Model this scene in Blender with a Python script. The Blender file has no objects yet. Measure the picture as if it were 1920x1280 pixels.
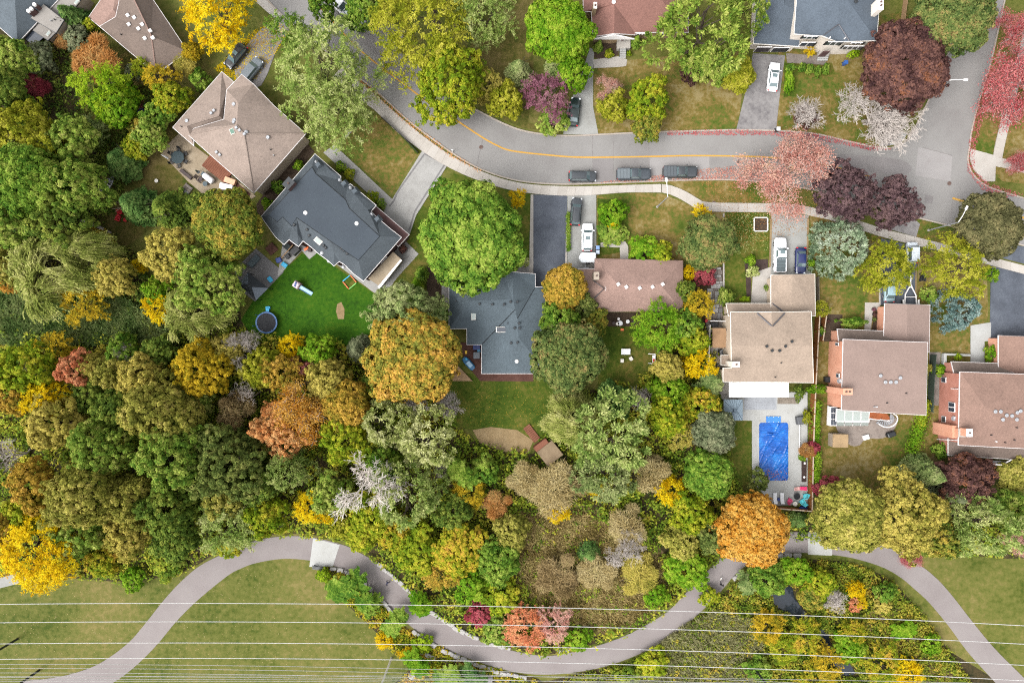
import bpy, bmesh, math, random
import numpy as np
from mathutils import Vector, Matrix
from mathutils.geometry import delaunay_2d_cdt

random.seed(7)
SC = bpy.context.scene
COL = SC.collection
R = math.radians

# ------------------------------------------------------------------ camera
CAMH = 116.4
FPX = 1280.0
cam = bpy.data.cameras.new('camera')
cam.sensor_width = 36.0
cam.lens = 36.0 * FPX / 1920.0
cam.clip_start = 0.5
cam.clip_end = 3000
camo = bpy.data.objects.new('camera', cam)
camo.location = (0, 0, CAMH)
COL.objects.link(camo)
SC.camera = camo

# ------------------------------------------------------------------ sky, sun, exposure
SUN_EL, SUN_AZ = 52.0, 238.0          # compass azimuth the light comes from (0 = up in the picture)
w = bpy.data.worlds.new('World')
SC.world = w
w.use_nodes = True
nt = w.node_tree
bg = nt.nodes['Background']
sky = nt.nodes.new('ShaderNodeTexSky')
sky.sky_type = 'NISHITA'
sky.sun_disc = False
sky.sun_elevation = R(SUN_EL)
sky.sun_rotation = R(SUN_AZ)
sky.dust_density = 4.0
hsv = nt.nodes.new('ShaderNodeHueSaturation')   # thin even cloud: the blue of the sky is mostly gone
hsv.inputs['Saturation'].default_value = 0.1
nt.links.new(sky.outputs[0], hsv.inputs['Color'])
nt.links.new(hsv.outputs[0], bg.inputs[0])
bg.inputs[1].default_value = 0.15
sl = bpy.data.lights.new('sun', 'SUN')
sl.energy = 0.85
sl.angle = R(35)
sl.color = (1.0, 0.965, 0.925)
so = bpy.data.objects.new('sun', sl)
so.rotation_euler = (R(90 - SUN_EL), 0, R(180 - SUN_AZ))
COL.objects.link(so)
SC.view_settings.view_transform = 'Standard'
SC.view_settings.look = 'None'
SC.view_settings.exposure = 1.8
SC.view_settings.gamma = 1.0
SC.view_settings.use_curve_mapping = False
SC.render.engine = 'CYCLES'
SC.cycles.use_denoising = False
SC.cycles.filter_width = 1.15
SC.cycles.max_bounces = 5
SC.cycles.diffuse_bounces = 4
SC.cycles.transparent_max_bounces = 6
SC.cycles.caustics_reflective = False
SC.cycles.caustics_refractive = False

# ------------------------------------------------------------------ helpers
def W(px, py, z=0.0):
    """the point at height z that the photograph shows at pixel (px, py): the picture is a plan seen straight from above"""
    k = (CAMH - z) / FPX
    return Vector(((px - 960) * k, (640 - py) * k, z))

def MPP(z=0.0):
    return (CAMH - z) / FPX

def lin(c):
    return tuple(((v / 255) / 12.92 if v / 255 <= 0.04045 else ((v / 255 + 0.055) / 1.055) ** 2.4) for v in c)

ALB = 0.37
MATS = {}

def nodes_of(name):
    m = bpy.data.materials.new(name)
    m.use_nodes = True
    return m, m.node_tree, m.node_tree.nodes['Principled BSDF']

def ramp(nt, cols, pos=None):
    r = nt.nodes.new('ShaderNodeValToRGB')
    n = len(cols)
    pos = pos or [i / (n - 1) for i in range(n)]
    el = r.color_ramp.elements
    while len(el) < n:
        el.new(0.5)
    for e, p, c in zip(el, pos, cols):
        e.position = p
        e.color = (*c, 1)
    return r

def noise(nt, scale, detail=4, rough=0.6, coord='Object'):
    tc = nt.nodes.new('ShaderNodeTexCoord')
    n = nt.nodes.new('ShaderNodeTexNoise')
    n.inputs['Scale'].default_value = scale
    n.inputs['Detail'].default_value = detail
    n.inputs['Roughness'].default_value = rough
    nt.links.new(tc.outputs[coord], n.inputs['Vector'])
    return n

def mth(nt, op, a, b=None, clamp=False):
    m = nt.nodes.new('ShaderNodeMath')
    m.operation = op
    m.use_clamp = clamp
    for i, v in enumerate((a, b)):
        if v is None:
            continue
        if isinstance(v, (int, float)):
            m.inputs[i].default_value = v
        else:
            nt.links.new(v, m.inputs[i])
    return m.outputs[0]

def bumpit(nt, b, h, strength, dist=0.05):
    bp = nt.nodes.new('ShaderNodeBump')
    bp.inputs['Strength'].default_value = strength
    bp.inputs['Distance'].default_value = dist
    nt.links.new(h, bp.inputs['Height'])
    nt.links.new(bp.outputs[0], b.inputs['Normal'])

def pm(name, cols, scale=0.6, fine=6.0, mix=0.35, rough=0.85, metal=0.0, bump=0.0, alb=None, spec=0.12, contrast=1.0):
    """patchy surface: cols are colours as the eye sees them; broad noise + fine grain choose between them"""
    if name in MATS:
        return MATS[name]
    m, nt, b = nodes_of(name)
    a = ALB if alb is None else alb
    if isinstance(cols[0], (int, float)):
        c = cols
        cols = [tuple(max(0, v * 0.86) for v in c), c, tuple(min(255, v * 1.1) for v in c)]
    lc = [tuple(v * a for v in lin(c)) for c in cols]
    n1 = noise(nt, scale, 4, 0.6)
    n2 = noise(nt, fine, 3, 0.7)
    f = mth(nt, 'ADD', mth(nt, 'MULTIPLY', n1.outputs[0], 1 - mix), mth(nt, 'MULTIPLY', n2.outputs[0], mix))
    f = mth(nt, 'ADD', mth(nt, 'MULTIPLY', mth(nt, 'SUBTRACT', f, 0.5), 2.6 * contrast), 0.5, True)
    r = ramp(nt, lc)
    nt.links.new(f, r.inputs[0])
    nt.links.new(r.outputs[0], b.inputs['Base Color'])
    b.inputs['Roughness'].default_value = rough
    b.inputs['Metallic'].default_value = metal
    b.inputs['Specular IOR Level'].default_value = spec
    if bump:
        bumpit(nt, b, n2.outputs[0], bump)
    MATS[name] = m
    return m

def flat(name, c, rough=0.5, metal=0.0, alb=None, spec=0.5, coat=0.0, emit=None):
    if name in MATS:
        return MATS[name]
    m, nt, b = nodes_of(name)
    a = ALB if alb is None else alb
    lc = tuple(v * a for v in lin(c))
    n = noise(nt, 3.0, 3, 0.6)
    r = ramp(nt, [tuple(v * 0.9 for v in lc), tuple(min(1, v * 1.06) for v in lc)], [0.35, 0.65])
    nt.links.new(n.outputs[0], r.inputs[0])
    nt.links.new(r.outputs[0], b.inputs['Base Color'])
    b.inputs['Roughness'].default_value = rough
    b.inputs['Metallic'].default_value = metal
    b.inputs['Specular IOR Level'].default_value = spec
    if coat:
        b.inputs['Coat Weight'].default_value = coat
        b.inputs['Coat Roughness'].default_value = 0.05
    MATS[name] = m
    return m

def setp(o, label=None, cat=None, group=None, kind=None):
    if label: o['label'] = label
    if cat: o['category'] = cat
    if group: o['group'] = group
    if kind: o['kind'] = kind
    return o

def empty(name, loc=(0, 0, 0), rz=0.0, label=None, cat=None, group=None, kind=None):
    o = bpy.data.objects.new(name, None)
    o.location = loc
    o.rotation_euler = (0, 0, rz)
    o.empty_display_size = 0.3
    COL.objects.link(o)
    return setp(o, label, cat, group, kind)

def link(name, me, mat=None, parent=None, loc=(0, 0, 0), rz=0.0):
    o = bpy.data.objects.new(name, me)
    if mat is not None and len(me.materials) == 0:
        me.materials.append(mat)
    o.location = loc
    o.rotation_euler = (0, 0, rz)
    if parent is not None:
        o.parent = parent
    COL.objects.link(o)
    return o

class MB:
    """collects shapes of ONE piece"""
    def __init__(s):
        s.v = []; s.f = []
    def add(s, vs, fs):
        n = len(s.v)
        s.v += [tuple(p) for p in vs]
        s.f += [tuple(i + n for i in f) for f in fs]
        return s
    def box(s, c, d, rz=0.0, top=1.0, bev=0.0):
        hx, hy, hz = d[0] / 2, d[1] / 2, d[2] / 2
        cs, sn = math.cos(rz), math.sin(rz)
        vs = []
        for z, t in ((-hz, 1.0), (hz, top)):
            for x, y in ((-hx, -hy), (hx, -hy), (hx, hy), (-hx, hy)):
                x, y = x * t, y * t
                vs.append((c[0] + x * cs - y * sn, c[1] + x * sn + y * cs, c[2] + z))
        return s.add(vs, [(3, 2, 1, 0), (4, 5, 6, 7), (0, 1, 5, 4), (1, 2, 6, 5), (2, 3, 7, 6), (3, 0, 4, 7)])
    def loft(s, rings, cap=True):
        n = len(rings[0]); vs = [p for r in rings for p in r]; fs = []
        for i in range(len(rings) - 1):
            for j in range(n):
                a, b = i * n + j, i * n + (j + 1) % n
                fs.append((a, b, b + n, a + n))
        if cap:
            fs.append(tuple(reversed(range(n))))
            fs.append(tuple((len(rings) - 1) * n + j for j in range(n)))
        return s.add(vs, fs)
    def cyl(s, c, r, h, n=14, r2=None, z0=True):
        r2 = r if r2 is None else r2
        a = [2 * math.pi * i / n for i in range(n)]
        zb = c[2] if z0 else c[2] - h / 2
        return s.loft([[(c[0] + r * math.cos(t), c[1] + r * math.sin(t), zb) for t in a],
                       [(c[0] + r2 * math.cos(t), c[1] + r2 * math.sin(t), zb + h) for t in a]])
    def lathe(s, c, prof, n=16, sy=1.0):
        a = [2 * math.pi * i / n for i in range(n)]
        return s.loft([[(c[0] + r * math.cos(t), c[1] + r * sy * math.sin(t), c[2] + z) for t in a] for r, z in prof])
    def prism(s, poly, z0, z1):
        n = len(poly)
        ar = sum(poly[i][0] * poly[(i + 1) % n][1] - poly[(i + 1) % n][0] * poly[i][1] for i in range(n))
        if ar < 0:
            poly = list(reversed(poly))
        return s.loft([[(p[0], p[1], z0) for p in poly], [(p[0], p[1], z1) for p in poly]])
    def tube(s, pts, r, n=6, cap=True):
        pts = [Vector(p) for p in pts]
        rs = r if isinstance(r, (list, tuple)) else [r] * len(pts)
        rings = []
        for i, p in enumerate(pts):
            d = (pts[min(i + 1, len(pts) - 1)] - pts[max(i - 1, 0)]).normalized()
            u = d.cross(Vector((0, 0, 1)))
            if u.length < 1e-3:
                u = d.cross(Vector((0, 1, 0)))
            u.normalize(); v = d.cross(u)
            rings.append([p + (u * math.cos(2 * math.pi * k / n) + v * math.sin(2 * math.pi * k / n)) * rs[i] for k in range(n)])
        return s.loft(rings, cap)
    def mesh(s, name, origin=None, smooth=False):
        me = bpy.data.meshes.new(name)
        if origin is not None:
            ox, oy, oz = origin
            vs = [(a - ox, b - oy, c - oz) for a, b, c in s.v]
        else:
            vs = s.v
        me.from_pydata(vs, [], s.f)
        if smooth:
            for p in me.polygons: p.use_smooth = True
        me.update()
        return me
    def build(s, name, mat, parent=None, origin=None, smooth=False):
        return link(name, s.mesh(name, origin, smooth), mat, parent)

def bevel_mesh(me, w=0.03, seg=2):
    bm = bmesh.new(); bm.from_mesh(me)
    bmesh.ops.recalc_face_normals(bm, faces=bm.faces)
    es = [e for e in bm.edges if len(e.link_faces) == 2 and e.calc_face_angle(0) > 0.5]
    bmesh.ops.bevel(bm, geom=es, offset=w, segments=seg, affect='EDGES', clamp_overlap=True)
    bm.to_mesh(me); bm.free()
    return me

def fixn(me):
    bm = bmesh.new(); bm.from_mesh(me)
    bmesh.ops.recalc_face_normals(bm, faces=bm.faces)
    bm.to_mesh(me); bm.free()
    return me

def smooth_poly(pts, n=6, closed=True):
    out = []
    m = len(pts)
    rng = range(m) if closed else range(m - 1)
    g = (lambda i: pts[i % m]) if closed else (lambda i: pts[min(max(i, 0), m - 1)])
    for i in rng:
        p0, p1, p2, p3 = g(i - 1), g(i), g(i + 1), g(i + 2)
        for k in range(n):
            t = k / n
            out.append(tuple(0.5 * ((2 * b) + (-a + c) * t + (2 * a - 5 * b + 4 * c - d) * t * t + (-a + 3 * b - 3 * c + d) * t ** 3)
                             for a, b, c, d in zip(p0, p1, p2, p3)))
    if not closed:
        out.append(tuple(pts[-1]))
    return out

def cdt(pts3, loops, edges=()):
    """triangulate outline loops (index lists) with inner edges, keep faces inside"""
    v2 = [Vector((p[0], p[1])) for p in pts3]
    r = delaunay_2d_cdt(v2, list(edges), [list(l) for l in loops], 1, 1e-4)
    vs, _, fs, ov = r[0], r[1], r[2], r[3]
    out = []
    for i, v in enumerate(vs):
        if ov[i]:
            z = pts3[ov[i][0]][2]
        else:
            z = sum(p[2] for p in pts3) / len(pts3)
        out.append((v.x, v.y, z))
    return out, [tuple(f) for f in fs]

NSHEET = [0]
def sheet(name, poly_px, z, mat, smooth=0, parent=None, kind='structure', label=None, cat=None):
    NSHEET[0] += 1; z += NSHEET[0] * 0.0012
    if smooth:
        poly_px = smooth_poly(poly_px, smooth)
    pts = [tuple(W(x, y, z)) for x, y in poly_px]
    vs, fs = cdt(pts, [range(len(pts))])
    me = bpy.data.meshes.new(name)
    me.from_pydata([(a, b, z) for a, b, c in vs], [], fs)
    me.update()
    o = link(name, me, mat, parent)
    if parent is None:
        setp(o, label, cat, None, kind)
    return o

def slab_sheet(name, poly_px, z0, z1, mat, parent=None, kind=None, label=None, cat=None, smooth=0, group=None):
    if smooth:
        poly_px = smooth_poly(poly_px, smooth)
    pts = [tuple(W(x, y, z1))[:2] for x, y in poly_px]
    o = MB().prism(pts, z0, z1).build(name, mat, parent)
    if parent is None:
        setp(o, label, cat, group, kind)
    return o

def in_poly(x, y, poly):
    c = False; n = len(poly); j = n - 1
    for i in range(n):
        xi, yi = poly[i]; xj, yj = poly[j]
        if (yi > y) != (yj > y) and x < (xj - xi) * (y - yi) / (yj - yi) + xi:
            c = not c
        j = i
    return c
# ------------------------------------------------------------------ surface materials
G1, G2, G3, T1, T2, T3 = (84, 104, 30), (104, 118, 44), (122, 128, 60), (140, 132, 74), (160, 144, 92), (172, 154, 106)
M_GRASS = pm('grass_park', [(78, 95, 26), (100, 108, 40), (113, 118, 52), (124, 124, 59), (135, 129, 69), (150, 138, 81)], 0.075, 1.1, 0.46, bump=0.6, contrast=1.5)
M_LAWN_DRY = pm('grass_dry', [G1, G2, (118, 115, 50), (138, 121, 61), (152, 131, 74), T2, T3], 0.13, 1.3, 0.42, bump=0.6, contrast=1.75)
M_LAWN_OLIVE = pm('grass_olive', [(78, 92, 28), (94, 98, 38), (114, 108, 50), (132, 120, 66), (144, 128, 78)], 0.14, 1.3, 0.42, bump=0.6, contrast=1.6)
M_LAWN_BRIGHT = pm('grass_watered', [(45, 86, 5), (56, 104, 7), (67, 114, 11), (83, 120, 20)], 0.2, 1.6, 0.5, bump=0.6, contrast=1.5)
M_LAWN_GREEN = pm('grass_green', [(62, 85, 14), (76, 99, 21), (91, 107, 30), (114, 116, 45), (136, 124, 59)], 0.14, 1.3, 0.42, bump=0.6, contrast=1.6)
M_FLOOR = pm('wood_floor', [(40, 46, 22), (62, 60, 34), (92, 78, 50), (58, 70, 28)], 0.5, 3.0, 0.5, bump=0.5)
M_BRUSH = pm('brush_floor', [(86, 76, 46), (124, 104, 70), (146, 124, 88), (100, 98, 50)], 0.4, 4.0, 0.5, bump=0.5)
M_SOIL = pm('garden_soil', [(64, 52, 42), (92, 76, 62), (112, 96, 80)], 1.0, 6.0, 0.5, bump=0.4)
M_MULCH = pm('dark_mulch', [(62, 50, 48), (86, 70, 66), (104, 88, 80)], 1.0, 8.0, 0.5, bump=0.4)
M_SAND = pm('bare_earth', [(150, 128, 92), (178, 152, 112), (190, 168, 130)], 0.6, 5.0, 0.4, bump=0.3)
M_ASPH = pm('road_asphalt', [(151, 146, 144), (167, 164, 161), (178, 175, 172)], 0.12, 5.0, 0.3, rough=0.9, bump=0.08)
M_PATH = pm('path_asphalt', [(157, 147, 145), (168, 159, 157), (177, 169, 166)], 0.15, 6.0, 0.3, rough=0.9, bump=0.06)
M_BLACKTOP = pm('driveway_blacktop', [(86, 91, 100), (108, 114, 125), (132, 139, 149)], 0.25, 5.0, 0.35, rough=0.85, bump=0.08)
M_OLDTOP = pm('driveway_old_asphalt', [(122, 118, 120), (162, 158, 157), (184, 180, 178)], 0.25, 1.6, 0.45, rough=0.9, bump=0.1)
M_CONC = pm('concrete', [(196, 188, 178), (214, 207, 198), (226, 220, 212)], 0.4, 6.0, 0.35, rough=0.9, bump=0.06)
M_CONC_W = pm('concrete_pale', [(199, 198, 192), (212, 212, 208), (220, 221, 218)], 0.4, 6.0, 0.3, rough=0.85, bump=0.05)
M_CONC_D = pm('concrete_drive', [(167, 165, 159), (186, 186, 181), (198, 199, 196)], 0.3, 5.0, 0.4, rough=0.9, bump=0.06)
M_KERB = pm('kerb_concrete', [(176, 160, 144), (206, 194, 182), (216, 206, 196)], 0.5, 6.0, 0.5, rough=0.9)
M_PAVER = pm('grey_pavers', [(170, 167, 163), (193, 191, 187), (210, 208, 204)], 0.5, 5.0, 0.5, rough=0.9, bump=0.1)
M_PAVER_D = pm('dark_pavers', [(128, 126, 126), (146, 144, 144), (158, 156, 156)], 0.5, 5.0, 0.5, rough=0.9, bump=0.1)
M_FLAG = pm('flagstone', [(124, 114, 108), (152, 142, 134), (176, 166, 158)], 0.5, 4.0, 0.4, rough=0.9, bump=0.15)
M_YARDSTONE = pm('patio_stone', [(172, 154, 128), (194, 176, 150), (206, 190, 166)], 0.5, 3.0, 0.4, rough=0.9, bump=0.1)
M_WHITEWOOD = pm('white_dead_wood', [(190, 178, 168), (222, 212, 204), (236, 230, 224)], 1.0, 5.0, 0.5, rough=0.95, alb=0.75)
M_YARDSTONE2 = pm('pale_flagstone', [(150, 136, 128), (178, 164, 154), (192, 178, 168)], 0.5, 2.0, 0.45, rough=0.9, bump=0.15)
M_YELLOW = pm('road_yellow', [(220, 164, 64), (236, 182, 84), (240, 190, 100)], 1.0, 5.0, 0.5, rough=0.8)
M_DECK = pm('deck_board', [(134, 84, 66), (158, 104, 82), (172, 118, 96)], 0.6, 6.0, 0.4, rough=0.8)
M_DECKRED = pm('red_brown_deck', [(92, 62, 54), (112, 78, 68), (128, 92, 80)], 0.6, 6.0, 0.4, rough=0.8)
M_WOODNEW = pm('new_timber', [(176, 140, 104), (200, 164, 126), (212, 178, 142)], 0.8, 6.0, 0.4, rough=0.8)
M_WOODORANGE = pm('cedar_fence', [(140, 88, 48), (170, 110, 62), (188, 130, 80)], 0.6, 5.0, 0.4, rough=0.8)
M_WOODGREY = pm('weathered_timber', [(120, 112, 100), (146, 136, 122), (160, 150, 136)], 0.8, 5.0, 0.4, rough=0.9)
M_WHITE = flat('white_paint', (242, 238, 236), 0.5, alb=0.62)
M_OFFWHITE = flat('off_white', (226, 220, 210), 0.6, alb=0.66)
M_BLACK = flat('black_plastic', (40, 42, 46), 0.5)
M_DARKMETAL = flat('dark_metal', (60, 64, 68), 0.45, metal=0.3)
M_STEEL = flat('galvanised_steel', (186, 188, 192), 0.45, metal=0.3, alb=0.48)
M_ROCK = pm('limestone', [(176, 170, 164), (206, 202, 198), (222, 220, 218)], 0.8, 4.0, 0.5, rough=0.9, bump=0.3)
M_BARK = pm('bark', [(74, 64, 54), (104, 92, 80), (128, 116, 102)], 1.0, 6.0, 0.5, rough=0.95, bump=0.4)
M_GREYWOOD = pm('dead_grey_wood', [(150, 140, 132), (190, 180, 172), (214, 206, 198)], 1.0, 5.0, 0.5, rough=0.95, alb=0.55)

# ------------------------------------------------------------------ ground, lawns
g = MB().add([(-1600, -1600, 0), (1600, -1600, 0), (1600, 1600, 0), (-1600, 1600, 0)], [(0, 1, 2, 3)]).build('ground', M_GRASS)
setp(g, kind='structure')
Z1, Z2, Z3, Z4 = 0.003, 0.004, 0.006, 0.010
WOODS_A = [(-60, 610), (300, 640), (440, 612), (520, 632), (640, 640), (690, 700), (850, 745), (852, 800), (900, 830), (1000, 850), (1056, 740),
           (1130, 730), (1225, 700), (1260, 600), (1340, 620), (1356, 800), (1372, 890), (1400, 930), (1500, 965), (1780, 920), (1960, 960), (1960, 1045), (1700, 1028),
           (1600, 1012), (1400, 1008), (1330, 1060), (1240, 1150), (1150, 1195), (1030, 1226), (960, 1214), (850, 1172), (780, 1110),
           (700, 1045), (640, 1012), (560, 1000), (470, 1008), (400, 1040), (350, 1068), (250, 1090), (150, 1084), (80, 1080), (-60, 1050)]
WOODS_B = [(-60, 80), (40, 70), (70, 62), (150, 60), (170, 110), (270, 150), (330, 180), (310, 250), (240, 330), (190, 440), (250, 470), (300, 550), (430, 560), (452, 600), (440, 620), (300, 650), (-60, 620)]
WOODS_C = [(1392, 1078), (1430, 1056), (1520, 1048), (1600, 1056), (1670, 1088), (1720, 1140), (1780, 1220), (1830, 1300), (1030, 1300), (1060, 1268),
           (1180, 1240), (1240, 1212), (1320, 1148)]
WOODS_D = [(606, 1062), (650, 1078), (700, 1115), (770, 1182), (870, 1236), (960, 1262), (1010, 1272), (1010, 1300), (735, 1300), (770, 1250), (700, 1180), (640, 1120)]
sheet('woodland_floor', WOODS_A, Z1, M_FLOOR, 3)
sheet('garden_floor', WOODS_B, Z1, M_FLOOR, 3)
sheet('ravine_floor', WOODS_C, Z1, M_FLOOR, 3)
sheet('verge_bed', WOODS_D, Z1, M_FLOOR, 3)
sheet('brush_ground', [(930, 960), (1050, 940), (1180, 980), (1260, 1060), (1240, 1140), (1160, 1185), (1060, 1190), (980, 1130), (940, 1050)], Z2, M_BRUSH, 4)
LAWNS = [
    ('grass_green', [(150, 175), (300, 60), (330, 140), (420, 380), (300, 420), (220, 470), (180, 440), (160, 300)], M_LAWN_OLIVE, 3),
    ('dry_lawn', [(640, 250), (712, 212), (742, 246), (782, 290), (735, 362), (620, 268)], M_LAWN_DRY, 0),
    ('lawn_strip', [(706, 204), (712, 200), (790, 285), (782, 290)], M_LAWN_GREEN, 0),
    ('watered_lawn', [(452, 600), (478, 558), (566, 476), (598, 474), (628, 500), (716, 560), (740, 600), (700, 640), (640, 650), (540, 642), (480, 640)], M_LAWN_BRIGHT, 0),
    ('shady_lawn', [(700, 480), (850, 325), (960, 352), (998, 364), (998, 500), (840, 505), (838, 620), (790, 600), (720, 560)], M_LAWN_GREEN, 0),
    ('front_lawn', [(1119, 366), (1200, 361), (1244, 364), (1310, 392), (1360, 396), (1360, 480), (1280, 488), (1118, 488)], M_LAWN_DRY, 0),
    ('verge_lawn', [(1245, 338), (1310, 336), (1440, 340), (1440, 380), (1320, 380), (1275, 354)], M_LAWN_DRY, 0),
    ('side_lawn', [(1360, 398), (1442, 398), (1442, 480), (1412, 490), (1400, 560), (1355, 575), (1350, 500)], M_LAWN_GREEN, 0),
    ('front_yard', [(1518, 400), (1660, 440), (1652, 570), (1640, 640), (1540, 640), (1530, 520)], M_LAWN_DRY, 0),
    ('front_garden', [(1722, 470), (1850, 490), (1855, 680), (1745, 700), (1738, 580), (1720, 560)], M_LAWN_DRY, 0),
    ('boulevard', [(1720, 408), (1790, 428), (1800, 466), (1712, 444)], M_LAWN_DRY, 0),
    ('back_lawn', [(1126, 600), (1240, 600), (1240, 720), (1120, 745)], M_LAWN_GREEN, 0),
    ('deck_lawn', [(838, 700), (1060, 700), (1060, 800), (1030, 822), (960, 815), (850, 800)], M_LAWN_GREEN, 0),
    ('pool_lawn', [(1368, 790), (1412, 790), (1412, 905), (1380, 915), (1360, 880)], M_LAWN_GREEN, 0),
    ('rear_lawn', [(1526, 640), (1780, 640), (1760, 930), (1680, 925), (1528, 925)], M_LAWN_DRY, 0),
    ('upper_lawn', [(900, -20), (1000, -20), (1000, 140), (990, 230), (1056, 250), (980, 240), (900, 206), (880, 100)], M_LAWN_OLIVE, 0),
    ('driveway_lawn', [(1114, 120), (1400, 90), (1384, 242), (1200, 250), (1112, 252)], M_LAWN_DRY, 0),
    ('corner_lawn', [(1460, 70), (1700, 20), (1745, 160), (1690, 265), (1640, 274), (1540, 252), (1455, 243)], M_LAWN_DRY, 0),
    ('far_corner_lawn', [(1842, 180), (1880, 30), (1960, 20), (1960, 350), (1880, 340), (1822, 290)], M_LAWN_DRY, 0),
]
for nm, p, m, s in LAWNS:
    sheet(nm, p, Z2, m, s)
# flower and shrub beds, bare patches
for nm, p, m in [
    ('planting_bed', [(540, 300), (576, 268), (590, 285), (492, 405), (470, 398)], M_SOIL),
    ('planting_bed', [(1120, 372), (1176, 376), (1180, 470), (1122, 480)], M_LAWN_GREEN),
    ('planting_bed', [(1395, 488), (1440, 486), (1440, 512), (1420, 520), (1408, 520), (1408, 560), (1400, 562), (1398, 510)], M_MULCH),
    ('planting_bed', [(1532, 588), (1580, 590), (1575, 640), (1534, 640)], M_SOIL),
    ('planting_bed', [(1642, 575), (1660, 575), (1660, 620), (1634, 620)], M_SOIL),
    ('planting_bed', [(1112, 82), (1158, 74), (1160, 104), (1126, 112), (1114, 108)], M_SOIL),
    ('planting_bed', [(1470, 118), (1560, 118), (1566, 140), (1500, 148), (1492, 180), (1470, 182)], M_LAWN_GREEN),
    ('bare_patch', [(632, 570), (640, 566), (646, 580), (645, 598), (634, 598), (630, 584)], M_SAND),
    ('bare_patch', [(886, 806), (920, 800), (970, 806), (1000, 826), (990, 850), (940, 846), (900, 830)], M_SAND),
    ('shrub_bed', [(800, 500), (836, 500), (836, 610), (800, 590)], M_SOIL),
    ('patio_soil', [(1130, 586), (1215, 586), (1212, 612), (1140, 612)], M_SOIL),
    ('side_yard', [(1742, 660), (1764, 660), (1760, 760), (1744, 760)], M_FLAG),
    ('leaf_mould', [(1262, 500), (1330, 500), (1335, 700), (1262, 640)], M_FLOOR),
]:
    sheet(nm, p, Z3, m, 0)

# ------------------------------------------------------------------ roads
LOW = [(470, -40), (503, 0), (535, 32), (600, 85), (640, 118), (690, 157), (720, 182), (755, 215), (792, 245), (855, 290), (905, 317), (960, 335),
       (1010, 342), (1060, 344), (1100, 343), (1160, 341), (1240, 338), (1300, 336), (1380, 336), (1440, 341), (1500, 350), (1560, 362),
       (1640, 384), (1715, 405), (1790, 424), (1860, 442), (1960, 470)]
COR = [(1960, 384), (1880, 361), (1845, 347), (1822, 325), (1814, 300), (1817, 275), (1822, 240), (1836, 185), (1856, 120), (1872, 50), (1892, -40)]
UP = [(1806, -40), (1792, 50), (1776, 110), (1756, 160), (1735, 205), (1717, 240), (1703, 262), (1690, 272), (1668, 279), (1640, 277), (1580, 264), (1520, 251),
      (1440, 246), (1380, 245), (1300, 247), (1200, 250), (1120, 254), (1060, 256), (1010, 252), (960, 240), (892, 207), (850, 178),
      (800, 142), (745, 85), (687, 30), (630, -40)]
LOWs, CORs, UPs = (smooth_poly(q, 4, False) for q in (LOW, COR, UP))
sheet('road', LOWs + CORs + UPs, Z4, M_ASPH)
Z4 = 0.06

def ribbon(name, a, b, z0, z1, mat, parent=None, kind='structure'):
    """raised strip between two pixel lines of equal length"""
    A = [W(x, y, z1) for x, y in a]; B = [W(x, y, z1) for x, y in b]
    n = len(A); m = MB()
    vs = []
    for p, q in zip(A, B):
        vs += [(p.x, p.y, z1), (q.x, q.y, z1), (q.x, q.y, z0), (p.x, p.y, z0)]
    fs = []
    for i in range(n - 1):
        for k in range(4):
            a_, b_ = i * 4 + k, i * 4 + (k + 1) % 4
            fs.append((a_, b_, b_ + 4, a_ + 4))
    fs += [(3, 2, 1, 0), tuple((n - 1) * 4 + k for k in range(4))]
    m.add(vs, fs)
    me = fixn(m.mesh(name))
    o = link(name, me, mat, parent)
    if parent is None:
        setp(o, kind=kind)
    return o

def offs(line, d):
    out = []
    for i, p in enumerate(line):
        a, b = line[max(i - 1, 0)], line[min(i + 1, len(line) - 1)]
        tx, ty = b[0] - a[0], b[1] - a[1]
        l = math.hypot(tx, ty) or 1
        out.append((p[0] - ty / l * d, p[1] + tx / l * d))
    return out

def resample(line, step):
    out = [line[0]]; need = step
    for a, b in zip(line, line[1:]):
        L = math.hypot(b[0] - a[0], b[1] - a[1]); pos = 0.0
        while L - pos >= need:
            pos += need
            out.append((a[0] + (b[0] - a[0]) * pos / L, a[1] + (b[1] - a[1]) * pos / L))
            need = step
        need -= L - pos
    return out

ribbon('kerb', offs(LOWs, 0), offs(LOWs, 2.6), 0.0, 0.17, M_KERB)
ribbon('kerb', offs(CORs, 0), offs(CORs, 2.6), 0.0, 0.17, M_KERB)
ribbon('kerb', offs(UPs, 0), offs(UPs, 2.8), 0.0, 0.17, M_KERB)
YL = smooth_poly([(560, -30), (588, 2), (612, 27), (660, 80), (700, 115), (760, 160), (800, 190), (850, 222), (900, 255), (930, 272), (960, 283), (1030, 291),
      (1090, 295), (1200, 294), (1300, 292), (1420, 294), (1500, 301), (1560, 312), (1632, 331)], 4, False)
YL2 = [(1786, 371.5), (1823, 382.5)]
YL3 = [(1904, 404), (1960, 420)]
ribbon('centre_line', offs(YL, -1.4), offs(YL, 1.4), 0.03, 0.078, M_YELLOW)
ribbon('centre_line', offs(YL2, -1.8), offs(YL2, 1.8), 0.03, 0.078, M_YELLOW)
ribbon('centre_line', offs(YL3, -1.8), offs(YL3, 1.8), 0.03, 0.078, M_YELLOW)
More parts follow.
